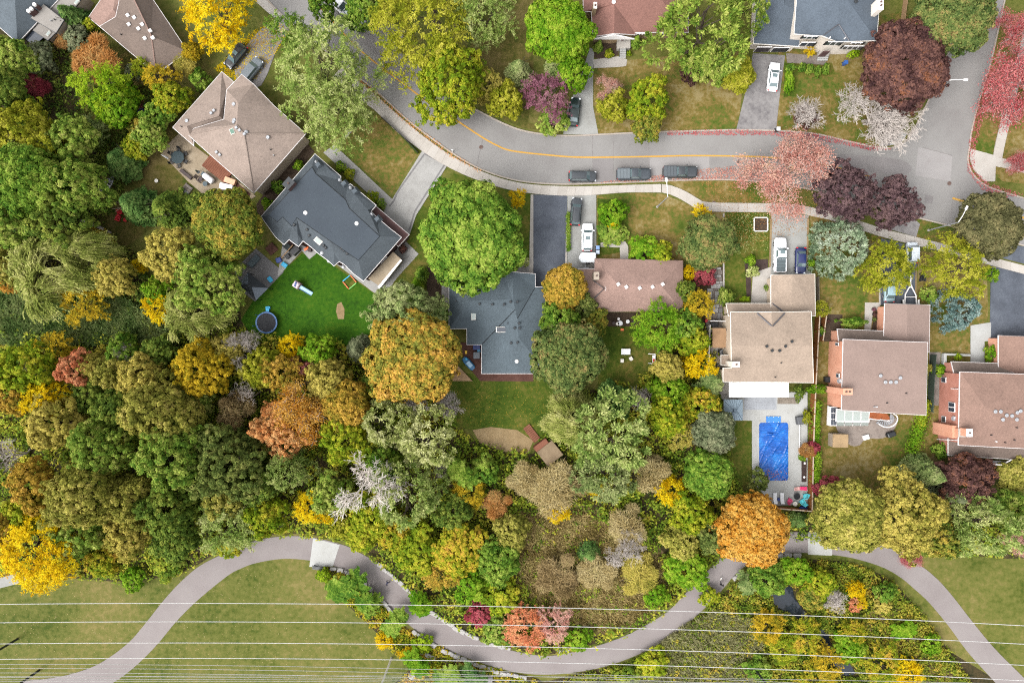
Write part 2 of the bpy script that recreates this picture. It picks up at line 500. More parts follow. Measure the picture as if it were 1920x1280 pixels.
# tar seams, patches and manholes on the road
M_TAR = pm('tar_seam', (160, 155, 153), 1.0, 6.0)
M_PATCH = pm('asphalt_patch', [(147, 142, 140), (158, 153, 152), (166, 161, 159)], 0.4, 6.0)
M_PATCHL = pm('asphalt_patch_pale', [(175, 169, 167), (182, 178, 176), (188, 183, 181)], 0.4, 6.0)
for i, (a, b) in enumerate([((1111, 256), (1111, 342)), ((1150, 255), (1150, 340)), ((1216, 252), (1217, 338)), ((905, 262), (893, 312)), ((1786, 378), (1782, 416)), ((1730, 276), (1786, 292))]):
    ribbon('road_seam', offs([a, b], -0.6), offs([a, b], 0.6), 0.03, 0.0715 + i * .0006, M_TAR)
sheet('road_patch', [(1112, 298), (1149, 298), (1149, 341), (1112, 342)], 0.012, M_PATCH)
sheet('road_patch', [(1218, 296), (1330, 294), (1330, 335), (1218, 337)], 0.012, M_PATCHL)
sheet('road_patch', [(1722, 276), (1786, 292), (1782, 340), (1716, 330)], 0.012, M_PATCHL)
sheet('road_patch', [(1735, 365), (1750, 368), (1748, 382), (1733, 380)], 0.012, M_PATCH)
sheet('road_patch', [(1560, 290), (1690, 300), (1700, 326), (1600, 318)], 0.012, M_PATCH, 4)
sheet('road_patch', [(690, 60), (735, 95), (780, 150), (760, 150), (700, 100), (670, 70)], 0.012, M_PATCH, 4)
M_IRON = pm('rusty_iron', [(104, 84, 76), (128, 106, 98), (140, 120, 112)], 2.0, 8.0)
def manhole(px, py, r, label):
    o = empty('manhole_cover', W(px, py, 0.078), 0, label, 'manhole cover')
    MB().cyl((0, 0, 0.004), r, 0.008, 18).build('rim', M_TAR, o)
    MB().cyl((0, 0, 0.012), r * 0.85, 0.01, 18).build('lid', M_IRON, o)
manhole(902, 276, 0.38, 'rusty round manhole cover in the road below the bend, nearest the centre line')
manhole(1780, 344, 0.4, 'round manhole cover in the middle of the road junction')
manhole(1385, 303, 0.36, 'dark round manhole cover in the road left of the pink leafed tree')
manhole(1338.5, 380.5, 0.34, 'red brown round utility cover at the edge of the sidewalk')

# ------------------------------------------------------------------ sidewalks, slab by slab
def slab_walk(name, A, B, step, mat, gap=0.22, z=0.165):
    """sidewalk bed with its slabs as parts; A and B are pixel edge lines"""
    n = max(2, int(round(sum(math.hypot(b[0] - a[0], b[1] - a[1]) for a, b in zip(A, A[1:])) / step)))
    def at(line, t):
        L = [0.0]
        for a, b in zip(line, line[1:]): L.append(L[-1] + math.hypot(b[0] - a[0], b[1] - a[1]))
        d = t * L[-1]
        for i in range(len(line) - 1):
            if d <= L[i + 1] or i == len(line) - 2:
                f = (d - L[i]) / (L[i + 1] - L[i] or 1)
                return (line[i][0] + (line[i + 1][0] - line[i][0]) * f, line[i][1] + (line[i + 1][1] - line[i][1]) * f)
    aa = [at(A, i / n) for i in range(n + 1)]; bb = [at(B, i / n) for i in range(n + 1)]
    bed = ribbon(name, aa, bb, 0.0, z - 0.02, M_KERB)
    for i in range(n):
        q = [aa[i], aa[i + 1], bb[i + 1], bb[i]]
        cx, cy = sum(p[0] for p in q) / 4, sum(p[1] for p in q) / 4
        q = [(cx + (p[0] - cx) * (1 - gap / step * 2), cy + (p[1] - cy) * (1 - 0.02)) for p in q]
        zz = z + random.uniform(-0.006, 0.006)
        MB().prism([tuple(W(x, y, zz))[:2] for x, y in q], z - 0.06, zz).build('slab', mat[random.randrange(len(mat))], bed)
    return bed
M_SL = [pm('slab_%d' % i, [tuple(v + d - 14 for v in c), tuple(v + d for v in c), tuple(v + d + 8 for v in c)], 0.5, 6.0, 0.4, rough=0.9)
        for i, (c, d) in enumerate([((221, 213, 203), 0), ((218, 210, 200), 0), ((223, 216, 207), 0), ((216, 208, 198), 0)])]
A1 = smooth_poly([(640, 126), (690, 166), (722, 194), (758, 226), (795, 256), (845, 291), (905, 322), (960, 340), (1010, 347), (1060, 349), (1110, 349), (1170, 347), (1240, 345)], 3, False)
B1 = smooth_poly([(622, 146), (668, 182), (704, 208), (738, 242), (778, 274), (830, 308), (890, 336), (955, 356), (1008, 364), (1060, 367), (1110, 366), (1170, 361), (1240, 361)], 3, False)
slab_walk('sidewalk', A1, B1, 16, M_SL)
A2 = [(1241, 345), (1262, 348), (1285, 358), (1318, 378), (1340, 380), (1380, 380.5), (1440, 381), (1500, 384), (1560, 397), (1660, 430), (1765, 456), (1860, 482), (1960, 508)]
B2 = [(1241, 361), (1258, 365), (1278, 374), (1308, 393), (1338, 397), (1380, 397.5), (1440, 398), (1498, 400), (1556, 412), (1656, 445), (1760, 470), (1856, 497), (1960, 524)]
slab_walk('sidewalk', A2, B2, 17, M_SL)
slab_walk('sidewalk', [(1860, 310), (1866, 270), (1880, 215), (1898, 140), (1920, 60)], [(1876, 314), (1884, 272), (1897, 218), (1915, 142), (1938, 62)], 17, M_SL)
slab_walk('sidewalk', [(1876, 296), (1960, 314)], [(1872, 312), (1960, 334)], 17, M_SL)
slab_sheet('corner_ramp', [(1820, 279), (1868, 292), (1866, 340), (1846, 340), (1826, 318), (1819, 298)], 0.0, 0.168, M_CONC, kind='structure')
slab_sheet('corner_ramp', [(1676, 244), (1702, 250), (1690, 268), (1668, 273)], 0.0, 0.168, M_CONC_W, kind='structure')
slab_sheet('walkway', [(1660, 240), (1676, 243), (1668, 273), (1650, 274)], 0.0, 0.12, M_OLDTOP, kind='structure')
slab_sheet('driveway_apron', [(484, -10), (500, 0), (530, 30), (524, 42), (500, 22), (478, 2)], 0.0, 0.11, M_CONC, kind='structure')

# ------------------------------------------------------------------ driveways and yard paving
DR = [
    ('driveway', [(440, 130), (470, 75), (520, 35), (545, 48), (520, 90), (490, 160), (455, 160)], M_OLDTOP, 3),
    ('driveway', [(1000, 365), (1063.5, 366), (1063, 500), (1063, 545), (1000, 545), (999, 500)], M_BLACKTOP, 0),
    ('driveway', [(1064, 366), (1118, 366), (1118, 470), (1119, 512), (1064, 512)], M_CONC_D, 0),
    ('driveway', [(1106, 90), (1114, 92), (1112, 150), (1112, 200), (1122, 252), (1056, 252), (1062, 210), (1090, 140)], M_CONC_D, 0),
    ('driveway', [(1412, 100), (1472, 104), (1462, 180), (1455, 245), (1380, 246), (1396, 180)], M_OLDTOP, 0),
    ('driveway', [(1446, 398), (1517, 404), (1515, 470), (1513, 505), (1527, 516), (1445, 516), (1446, 470)], M_CONC_D, 0),
    ('driveway', [(1652, 447), (1718, 463), (1720, 500), (1717, 570), (1648, 572), (1650, 530)], M_BLACKTOP, 0),
    ('driveway', [(1712, 408), (1725, 420), (1718, 444), (1668, 430), (1676, 402)], M_OLDTOP, 0),
    ('driveway', [(1858, 498), (1960, 520), (1960, 640), (1856, 640)], M_BLACKTOP, 0),
    ('driveway', [(1880, 455), (1960, 470), (1960, 505), (1880, 484)], M_BLACKTOP, 0),
    ('driveway', [(700, 20), (760, 60), (750, 84), (690, 34)], M_OLDTOP, 0),
    ('patio', [(300, 285), (340, 246), (366, 275), (400, 300), (480, 368), (450, 385), (390, 372), (352, 340)], M_YARDSTONE, 0),
    ('patio', [(440, 505), (480, 466), (532, 510), (478, 565), (445, 540)], M_PAVER_D, 0),
    ('terrace', [(520, 520), (566, 470), (580, 486), (604, 466), (632, 496), (716, 560), (745, 520), (785, 476), (760, 452), (640, 470), (530, 455)], M_PAVER, 0),
    ('pool_terrace', [(1356, 735), (1514, 735), (1514, 945), (1450, 948), (1410, 900), (1410, 788), (1356, 788)], M_CONC_W, 0),
    ('side_path', [(1328, 612), (1372, 612), (1372, 740), (1328, 760)], M_CONC, 0),
    ('front_walk', [(1412, 512), (1446, 500), (1446, 568), (1408, 568)], M_CONC, 0),
    ('garden_walk', [(1622, 567), (1650, 567), (1650, 580), (1637, 582), (1633, 618), (1621, 618)], M_CONC, 0),
    ('garden_walk', [(1820, 610), (1858, 604), (1858, 638), (1846, 640), (1846, 682), (1820, 680)], M_CONC_W, 0),
    ('terrace', [(1572, 790), (1676, 780), (1672, 812), (1650, 822), (1624, 822), (1612, 834), (1596, 835), (1582, 822)], M_YARDSTONE2, 4),
    ('garden_walk', [(1126, 455), (1172, 452), (1178, 462), (1178, 486), (1163, 486), (1162, 464), (1126, 463)], M_CONC, 0),
    ('garden_walk', [(1112, 112), (1160, 106), (1176, 112), (1174, 124), (1160, 126), (1114, 128)], M_CONC, 0),
    ('front_terrace', [(1474, 100), (1550, 106), (1548, 122), (1476, 118)], M_FLAG, 0),
    ('side_path', [(828, 530), (842, 530), (842, 568), (828, 568)], M_PAVER, 0),
    ('side_path', [(975, 490), (1000, 490), (1000, 515), (965, 515)], M_PAVER, 0),
    ('side_path', [(995, 365), (1000, 365), (1000, 515), (992, 515)], M_CONC, 0),
    ('deck', [(862, 642), (904, 642), (904, 700), (1000, 700), (1000, 715), (900, 714), (872, 680)], M_DECKRED, 0),
    ('boulevard_strip', [(640, 256), (655, 240), (660, 246), (646, 262)], M_PAVER, 0),
    ('path_apron', [(-40, 1112), (-40, 1092), (30, 1075), (52, 1070), (54, 1082), (40, 1092)], M_CONC_D, 0),
]
for i, (nm, p, m, s) in enumerate(DR):
    o = slab_sheet(nm, p, 0.0, 0.07 + 0.0012 * i, m, kind='structure', smooth=s)
# paver walk and driveway of the slate-roofed house, with darker border bands
sheet_ = slab_sheet('paver_driveway', [(792, 282), (840, 308), (780, 404), (768, 440), (735, 418), (720, 398)], 0.0, 0.112, M_PAVER, kind='structure')
slab_sheet('paver_walk', [(606, 286), (627, 272), (736, 374), (738, 380), (722, 398), (700, 372)], 0.0, 0.110, M_PAVER, kind='structure')
def border(line, wd):
    L = resample(line, 13)
    b = ribbon('paver_border', offs(L, -wd), offs(L, wd), 0.0, 0.115, M_TAR)
    for p, q in zip(L, L[1:]):
        a1, a2 = offs([p, q], -wd * 0.85); b1, b2 = offs([p, q], wd * 0.85)
        dx, dy = (q[0] - p[0]) * 0.03, (q[1] - p[1]) * 0.03
        MB().prism([tuple(W(x, y, .12))[:2] for x, y in ((a1[0] + dx, a1[1] + dy), (a2[0] - dx, a2[1] - dy), (b2[0] - dx, b2[1] - dy), (b1[0] + dx, b1[1] + dy))], 0.06, 0.12).build('paver', M_PAVER_D, b)
border([(795, 290), (745, 360), (738, 378), (722, 396)], 1.6)
border([(834, 308), (778, 396), (766, 436)], 1.6)
border([(795, 288), (836, 308)], 1.6)
# flagstone side walk by the hedge
fw = slab_sheet('flagstone_walk', [(1332, 500), (1356, 500), (1356, 560), (1352, 612), (1322, 612), (1326, 540)], 0.0, 0.115, M_SOIL, kind='structure')
y = 501
while y < 608:
    h = random.choice((5, 7, 9, 12)); x = 1333 if y < 535 else 1326 - (y - 535) * 0.03
    while x < 1352:
        wdt = random.uniform(4, 12); x2 = min(x + wdt, 1355)
        MB().prism([tuple(W(a, b, .11))[:2] for a, b in ((x + .4, y + .4), (x2 - .4, y + .4), (x2 - .4, y + h - .4), (x + .4, y + h - .4))], 0.06, 0.135 + random.uniform(-.008, .008)).build('flagstone', random.choice((M_FLAG, M_PAVER_D, M_PAVER)), fw)
        x = x2
    y += h
# kerb edging strips beside driveways
for a, b, wd, m in [((1064, 398), (1061, 505), 1.6, M_CONC), ((1357, 400), (1357, 545), 1.4, M_CONC), ((1516, 408), (1513, 500), 1.6, M_SAND), ((1446, 410), (1444, 500), 1.6, M_SAND), ((1649, 525), (1650, 572), 1.2, M_CONC), ((1718, 500), (1717, 560), 1.2, M_SAND)]:
    ribbon('edging', offs([a, b], -wd), offs([a, b], wd), 0.0, 0.13, m)

# ------------------------------------------------------------------ park path
PT = [(40, 1276), (100, 1270), (150, 1258), (192, 1240), (240, 1205), (275, 1165), (305, 1127), (337, 1092), (375, 1060), (425, 1035), (475, 1014), (530, 1005), (585, 1007), (640, 1020), (667, 1032), (710, 1057),
      (750, 1095), (775, 1120), (810, 1150), (855, 1180), (905, 1202), (960, 1219), (1030, 1229), (1100, 1215), (1150, 1200), (1195, 1180), (1250, 1147), (1285, 1112),
      (1322, 1075), (1350, 1047), (1382, 1024), (1425, 1004), (1480, 997), (1540, 1000), (1600, 1010), (1675, 1030), (1722, 1057), (1752, 1080), (1782, 1112), (1825, 1167), (1865, 1215), (1915, 1265), (1960, 1310)]
PB = [(40, 1330), (110, 1320), (165, 1300), (212, 1279), (255, 1247), (295, 1207), (330, 1165), (370, 1125), (425, 1080), (450, 1066), (480, 1055), (530, 1047), (580, 1050), (625, 1060), (660, 1075), (680, 1090),
      (705, 1110), (732, 1140), (775, 1177), (817, 1205), (880, 1234), (955, 1257), (1020, 1264), (1090, 1258), (1150, 1244), (1210, 1220), (1265, 1188), (1310, 1150),
      (1350, 1110), (1375, 1080), (1402, 1058), (1440, 1042), (1490, 1036), (1545, 1038), (1600, 1046), (1655, 1063), (1690, 1083), (1715, 1104), (1742, 1129), (1778, 1172), (1815, 1222), (1862, 1274), (1900, 1315)]
ribbon('park_path', smooth_poly(PT, 4, False), smooth_poly(PB, 4, False), 0.0, 0.05, M_PATH)
slab_sheet('path_slab', [(587, 1008), (637, 1021), (624, 1061), (580, 1062)], 0.0, 0.075, M_CONC_W, kind='structure')
slab_sheet('path_slab', [(1515, 997), (1562, 998), (1560, 1041), (1515, 1039)], 0.0, 0.075, M_CONC_W, kind='structure')
# pond in the ravine
M_WATER, nt_, b_ = nodes_of('dark_water')
b_.inputs['Base Color'].default_value = (0.012, 0.016, 0.022, 1)
b_.inputs['Roughness'].default_value = 0.08
bumpit(nt_, b_, noise(nt_, 2.0, 3).outputs[0], 0.1)
sheet('water', [(1446, 1112), (1466, 1102), (1484, 1100), (1490, 1120), (1504, 1140), (1512, 1150), (1514, 1166), (1500, 1160), (1480, 1150), (1455, 1135)], Z3, M_WATER, 4)
sheet('water', [(1538, 1180), (1552, 1186), (1560, 1215), (1590, 1240), (1602, 1262), (1580, 1264), (1560, 1240), (1542, 1210)], Z3, M_WATER, 4)
# ------------------------------------------------------------------ houses
def shingle(name, c, row=0.14, var=0.15):
    """asphalt shingles: courses follow the slope (they are level lines), tabs vary in tone"""
    if name in MATS:
        return MATS[name]
    m, nt, b = nodes_of(name)
    lc = [tuple(v * ALB for v in lin(tuple(min(255, x * k) for x in c))) for k in (1 - var * 1.3, 1 - var * 0.4, 1 + var * 0.25, 1 + var * 0.9)]
    n1 = noise(nt, 0.35, 4, 0.6); n2 = noise(nt, 3.2, 2, 0.7); n3 = noise(nt, 14.0, 2, 0.7)
    f = mth(nt, 'ADD', mth(nt, 'MULTIPLY', n1.outputs[0], 0.35), mth(nt, 'ADD', mth(nt, 'MULTIPLY', n2.outputs[0], 0.4), mth(nt, 'MULTIPLY', n3.outputs[0], 0.25)))
    f = mth(nt, 'ADD', mth(nt, 'MULTIPLY', mth(nt, 'SUBTRACT', f, 0.5), 2.4), 0.5, True)
    r = ramp(nt, lc)
    nt.links.new(f, r.inputs[0])
    nt.links.new(r.outputs[0], b.inputs['Base Color'])
    b.inputs['Roughness'].default_value = 0.92
    b.inputs['Specular IOR Level'].default_value = 0.2
    tc = nt.nodes.new('ShaderNodeTexCoord')
    sp = nt.nodes.new('ShaderNodeSeparateXYZ'); nt.links.new(tc.outputs['Object'], sp.inputs[0])
    saw = mth(nt, 'FRACT', mth(nt, 'DIVIDE', sp.outputs[2], row * 0.42))
    h = mth(nt, 'ADD', mth(nt, 'MULTIPLY', saw, 0.6), mth(nt, 'MULTIPLY', n3.outputs[0], 0.8))
    bumpit(nt, b, h, 0.35, 0.03)
    MATS[name] = m
    return m

S_SLATE = shingle('shingle_slate', (108, 118, 126))
S_DGREY = shingle('shingle_dark_grey', (106, 119, 127))
S_DSLATE = shingle('shingle_dark_slate', (94, 102, 108))
S_TAN = shingle('shingle_tan_brown', (176, 158, 146))
S_BROWN = shingle('shingle_brown', (180, 149, 137))
S_COCOA = shingle('shingle_cocoa', (138, 122, 112))
S_SAND = shingle('shingle_sand', (186, 166, 148))
S_ROSE = shingle('shingle_rose', (170, 147, 137), 0.14, 0.08)
S_ROSE2 = shingle('shingle_rose_brown', (166, 135, 121), 0.14, 0.16)
S_RED = shingle('shingle_red_brown', (161, 118, 107))
S_BLUEGREY = shingle('shingle_blue_grey', (107, 118, 130))
M_MEMB = pm('flat_roof_membrane', [(80, 88, 97), (85, 94, 103), (90, 99, 108)], 0.2, 4.0, 0.3, rough=0.8)
M_GRAVEL = pm('flat_roof_gravel', [(160, 154, 148), (178, 172, 165), (190, 184, 178)], 0.3, 6.0, 0.5)
WL_BRICK = pm('wall_salmon_brick', [(196, 138, 112), (210, 154, 128), (220, 168, 142)], 0.6, 6.0, 0.4, alb=0.62)
WL_BRICK2 = pm('wall_rose_brick', [(168, 112, 96), (184, 128, 112), (196, 142, 126)], 0.6, 6.0, 0.4, alb=0.62)
WL_CREAM = pm('wall_cream', [(216, 204, 190), (228, 218, 206), (234, 226, 214)], 0.4, 5.0, 0.3, alb=0.6)
WL_BEIGE = pm('wall_beige', [(200, 180, 158), (216, 198, 176), (226, 210, 190)], 0.4, 5.0, 0.3, alb=0.5)
WL_STONE = pm('wall_stone', [(180, 162, 144), (200, 184, 166), (212, 198, 182)], 0.5, 4.0, 0.5)
WL_DBRICK = pm('wall_dark_brick', [(96, 74, 72), (118, 92, 90), (134, 108, 104)], 0.6, 6.0, 0.4)
WL_TAN = pm('wall_tan_brick', [(186, 158, 120), (202, 174, 138), (212, 188, 152)], 0.6, 6.0, 0.4)
M_GLASS, nt_, b_ = nodes_of('window_glass')
b_.inputs['Base Color'].default_value = (0.03, 0.035, 0.045, 1); b_.inputs['Roughness'].default_value = 0.05; b_.inputs['Specular IOR Level'].default_value = 0.8
M_GLASSP, nt_, b_ = nodes_of('pale_glazing')
b_.inputs['Base Color'].default_value = (0.22, 0.25, 0.235, 1); b_.inputs['Roughness'].default_value = 0.12
M_VALLEY = flat('valley_flashing', (118, 116, 122), 0.5, metal=0.3)

M_GUTTER = flat('white_gutter', (236, 230, 228), 0.5, alb=0.5)
class House:
    def __init__(s, name, label, cpx, z=0.0):
        s.o = empty(name, W(*cpx, 0), 0, label, 'house')
        s.org = tuple(s.o.location); s.tris = []
    def part(s, name, mb, mat, parent=None, smooth=False):
        o = mb.build(name, mat, parent or s.o, s.org, smooth)
        return o
    def roof(s, outline, inner=(), mat=None, wall=None, over=0.42, thick=0.2, gutter=True, gmat=None, zbase=0.0, name='roof', open_edges=()):
        """outline: (px, py, z) loop; inner: pairs of (px, py, z) ridge / hip / valley lines"""
        idx = {}; pts = []
        def vid(p):
            k = (round(p[0], 2), round(p[1], 2))
            if k not in idx:
                q = W(*p); idx[k] = len(pts); pts.append((q.x, q.y, q.z))
            return idx[k]
        loop = [vid(p) for p in outline]
        if sum(pts[loop[i]][0] * pts[loop[(i + 1) % len(loop)]][1] - pts[loop[(i + 1) % len(loop)]][0] * pts[loop[i]][1] for i in range(len(loop))) < 0:
            loop.reverse()
        ed = [(vid(a), vid(b)) for a, b in inner]
        vs, fs = cdt(pts, [loop], ed)
        s.tris += [[vs[i] for i in f] for f in fs]
        n = len(vs)
        mb = MB().add(list(vs) + [(a, b, c - thick) for a, b, c in vs], [f for f in fs] + [tuple(i + n for i in reversed(f)) for f in fs])
        lp = [pts[i] for i in loop]; L = len(lp)
        for i in range(L):
            a, b = lp[i], lp[(i + 1) % L]
            mb.add([a, b, (b[0], b[1], b[2] - thick), (a[0], a[1], a[2] - thick)], [(3, 2, 1, 0)])
        ro = s.part(name, mb, mat)
        # direction inwards at every outline corner
        def inset(d, dz):
            out = []
            for i in range(L):
                p, q, r = (Vector(lp[(i + k) % L][:2]) for k in (-1, 0, 1))
                t1, t2 = (q - p).normalized(), (r - q).normalized()
                n1, n2 = Vector((-t1.y, t1.x)), Vector((-t2.y, t2.x))
                bis = n1 + n2
                k = max(bis.dot(n1), 0.35)
                q2 = q + bis * (d / k)
                out.append((q2.x, q2.y, lp[i][2] + dz))
            return out
        if wall:
            ins = inset(over, -thick * 0.6)
            wb = MB()
            for i in range(L):
                a, b = ins[i], ins[(i + 1) % L]
                wb.add([(a[0], a[1], zbase), (b[0], b[1], zbase), b, a], [(0, 1, 2, 3)])
            s.part('wall', wb, wall)
            s.walls = ins
        if gutter:
            outr = inset(-0.06, 0.015); inr = inset(0.012, 0.03)
            gb = MB()
            for i in range(L):
                if i in open_edges: continue
                j = (i + 1) % L
                a, b, c, d = inr[i], inr[j], outr[j], outr[i]
                lo = lambda p: (p[0], p[1], p[2] - 0.16)
                gb.add([a, b, c, d, lo(a), lo(b), lo(c), lo(d)], [(0, 3, 2, 1), (4, 5, 6, 7), (3, 7, 6, 2), (0, 1, 5, 4), (0, 4, 7, 3), (1, 2, 6, 5)])
            s.part('gutter', gb, gmat or M_GUTTER)
        return ro
    def at(s, px, py, lift=0.0):
        """roof point seen at this pixel"""
        z = 3.0
        for _ in range(6):
            p = W(px, py, z); best = None
            for t in s.tris:
                (x1, y1, z1), (x2, y2, z2), (x3, y3, z3) = t[:3]
                d = (y2 - y3) * (x1 - x3) + (x3 - x2) * (y1 - y3)
                if abs(d) < 1e-9: continue
                l1 = ((y2 - y3) * (p.x - x3) + (x3 - x2) * (p.y - y3)) / d
                l2 = ((y3 - y1) * (p.x - x3) + (x1 - x3) * (p.y - y3)) / d
                if l1 >= -.01 and l2 >= -.01 and l1 + l2 <= 1.01:
                    zz = l1 * z1 + l2 * z2 + (1 - l1 - l2) * z3
                    best = zz if best is None else max(best, zz)
            if best is None: break
            z = best
        p = W(px, py, z); p.z += lift
        return p
    def vent(s, px, py, d=0.42, mat=None, kind='box'):
        p = s.at(px, py)
        mb = MB()
        if kind == 'box':
            mb.box((p.x, p.y, p.z + 0.12), (d, d, 0.3), 0.6).box((p.x, p.y, p.z + 0.32), (d * 1.25, d * 1.25, 0.08), 0.6, 0.8)
        elif kind == 'pipe':
            mb.cyl((p.x, p.y, p.z - 0.1), 0.09, 0.5, 8)
        elif kind == 'turbine':
            mb.lathe((p.x, p.y, p.z - 0.1), [(0.2, 0), (0.2, 0.2), (0.3, 0.24), (0.3, 0.36), (0.24, 0.4), (0.14, 0.36)], 12)
        elif kind == 'dome':
            mb.lathe((p.x, p.y, p.z - 0.06), [(0.34, 0), (0.34, 0.14), (0.26, 0.26), (0.1, 0.33)], 12)
        s.part('roof_vent', mb, mat or M_STEEL, smooth=kind == 'turbine')
    def skylight(s, px, py, w_, h_, rz=0.0, mat=None):
        p = s.at(px, py)
        f = s.part('skylight', MB().box((p.x, p.y, p.z + 0.06), (w_, h_, 0.26), rz), M_OFFWHITE)
        s.part('pane', MB().box((p.x, p.y, p.z + 0.2), (w_ * 0.84, h_ * 0.84, 0.06), rz), mat or M_GLASSP, f)
    def chimney(s, px, py, sx, sy, zt, mat, rz=0.0, z0=0.0, cap=None, flues=2):
        """px, py: where its top shows"""
        p = W(px, py, zt)
        c = s.part('chimney', MB().box((p.x, p.y, (z0 + zt) / 2), (sx, sy, zt - z0), rz), mat)
        s.part('chimney_cap', MB().box((p.x, p.y, zt + 0.06), (sx * 1.04, sy * 1.04, 0.1), rz), cap or M_CONC, c)
        for k in range(flues):
            o = (k - (flues - 1) / 2) * 0.55
            q = (p.x + (o if sx > sy else 0) , p.y + (0 if sx > sy else o), zt + 0.1)
            s.part('flue', MB().cyl(q, 0.15, 0.25, 10), M_IRON, c)
    def line(s, pts, wd, mat, name='valley_flashing', lift=0.03):
        """strip laid along a roof line"""
        P = [s.at(*p, lift) if len(p) == 2 else W(*p) for p in pts]
        s.part(name, MB().tube(P, wd, 4), mat)
    def ridge(s, pts, mat):
        P = [W(a, b, z) + Vector((0, 0, 0.02)) for a, b, z in pts]
        s.part('ridge_cap', MB().tube(P, 0.11, 5), mat)
    def window_y(s, px0, py0, px1, py1, yw, panes=2, face=-1, frame=None, glass=None, name='window'):
        """window in a wall that runs left-right at world y = yw; pixel corners give its place"""
        z0 = CAMH - yw * FPX / (640 - py1); z1 = CAMH - yw * FPX / (640 - py0)
        zm = (z0 + z1) / 2
        x0 = (px0 - 960) * (CAMH - zm) / FPX; x1 = (px1 - 960) * (CAMH - zm) / FPX
        f = s.part(name, MB().box(((x0 + x1) / 2, yw + face * 0.04, zm), (x1 - x0, 0.12, z1 - z0)), frame or M_WHITE)
        pw = (x1 - x0) / panes
        for k in range(panes):
            s.part('pane', MB().box((x0 + pw * (k + 0.5), yw + face * 0.09, zm), (pw - 0.14, 0.06, (z1 - z0) - 0.16)), glass or M_GLASS, f)
    def window_x(s, xw, py0, py1, zc, h, panes=1, face=-1, frame=None, glass=None, name='window'):
        y0 = (640 - py1) * (CAMH - zc) / FPX; y1 = (640 - py0) * (CAMH - zc) / FPX
        f = s.part(name, MB().box((xw + face * 0.04, (y0 + y1) / 2, zc), (0.12, y1 - y0, h)), frame or M_WHITE)
        pw = (y1 - y0) / panes
        for k in range(panes):
            s.part('pane', MB().box((xw + face * 0.09, y0 + pw * (k + .5), zc), (0.06, pw - 0.14, h - 0.16)), glass or M_GLASS, f)
    def wall_windows(s, i, n, w_, zlo, zhi, frame=None):
        """n windows spread along wall i of the last roof piece"""
        i %= len(s.walls); a = Vector(s.walls[i][:2]); b = Vector(s.walls[(i + 1) % len(s.walls)][:2])
        t = (b - a).normalized(); nn = Vector((t.y, -t.x)); rz = math.atan2(t.y, t.x)
        for k in range(n):
            c = a.lerp(b, (k + 0.5) / n)
            f = s.part('window', MB().box((c.x + nn.x * .03, c.y + nn.y * .03, (zlo + zhi) / 2), (w_, 0.14, zhi - zlo), rz), frame or M_WHITE)
            s.part('pane', MB().box((c.x + nn.x * .09, c.y + nn.y * .09, (zlo + zhi) / 2), (w_ - .18, 0.08, zhi - zlo - .18), rz), M_GLASS, f)

# --- slate hip roof in the top left corner
h = House('house', 'house with slate grey hip roof and pale flat-roofed wings in the top left corner', (40, 20))
h.roof([(33, 81, 3.2), (-48, 10, 3.2), (20, -70, 3.2), (120, -12, 3.2)], [((28, 2, 6.0), (33, 81, 3.2)), ((28, 2, 6.0), (-48, 10, 3.2)), ((28, 2, 6.0), (20, -70, 3.2)), ((28, 2, 6.0), (120, -12, 3.2))], S_SLATE, WL_STONE)
h.roof([(52, 31, 3.9), (76, 4, 3.9), (120, 38, 3.9), (105, 62, 3.9)], (), M_GRAVEL, WL_STONE, 0.1, gmat=M_DARKMETAL, name='flat_roof')
h.roof([(92, 17, 3.0), (112, -4, 3.0), (158, -12, 3.0), (146, 8, 3.0), (121, 37, 3.0)], (), M_GRAVEL, WL_STONE, 0.1, gmat=M_DARKMETAL, name='flat_roof')
h.roof([(61, 57, 2.9), (73, 43, 2.9), (104, 62, 2.9), (90, 76, 2.9)], (), M_GRAVEL, WL_STONE, 0.1, gmat=M_DARKMETAL, name='flat_roof')
h.part('glass_roof', MB().prism([tuple(W(*q, 2.7))[:2] for q in ((46, 72), (60, 58), (82, 70), (64, 86))], 2.6, 2.7), M_GLASS)
for q in ((55, 22), (60, 18), (66, 10)):
    p = W(*q, 5.0)
    c = h.part('chimney', MB().box((p.x, p.y, 4.3), (0.55, 0.55, 1.4), 0.7), WL_DBRICK)
    h.part('chimney_cap', MB().cyl((p.x, p.y, 5.0), 0.3, 0.3, 10), M_WHITE, c)
h.vent(97, 40, kind='pipe'); h.vent(104, 38, kind='pipe', mat=M_BLACK)
h.skylight(145, 5, 0.9, 0.5, 0.9); h.skylight(92, 64, 0.9, 0.5, 0.9)

# --- brown hip roof
h = House('house', 'house with brown hip roof and eight white roof vents left of the big yellow tree', (265, 60))
h.roof([(166, 33, 2.7), (187, 50, 2.7), (224, 34, 2.9), (236, -10, 2.9), (204, -22, 2.7)], [((212, 18, 3.6), (166, 33, 2.7)), ((212, 18, 3.6), (224, 34, 2.9)), ((212, 18, 3.6), (218, -16, 3.4))], S_BROWN, WL_TAN)
h.roof([(187, 50, 3.2), (293, 139, 3.2), (352, 97, 3.2), (287, 0, 3.2), (262, -34, 3.2), (228, -24, 3.4), (222, 10, 3.5), (217, 32, 3.4)],
       [((284, 68, 5.4), (293, 139, 3.2)), ((284, 68, 5.4), (352, 97, 3.2)), ((284, 68, 5.4), (248, -8, 5.4)), ((248, -8, 5.4), (262, -34, 3.2)), ((248, -8, 5.4), (217, 32, 3.4))], S_COCOA, WL_TAN)
for q in ((241, 30), (253, 34), (243, 47), (261, 55), (268, 47), (273, 73), (283, 59), (288, 72)):
    h.vent(*q, d=0.44, mat=M_WHITE)
h.vent(228, 66, kind='pipe', mat=M_BLACK)
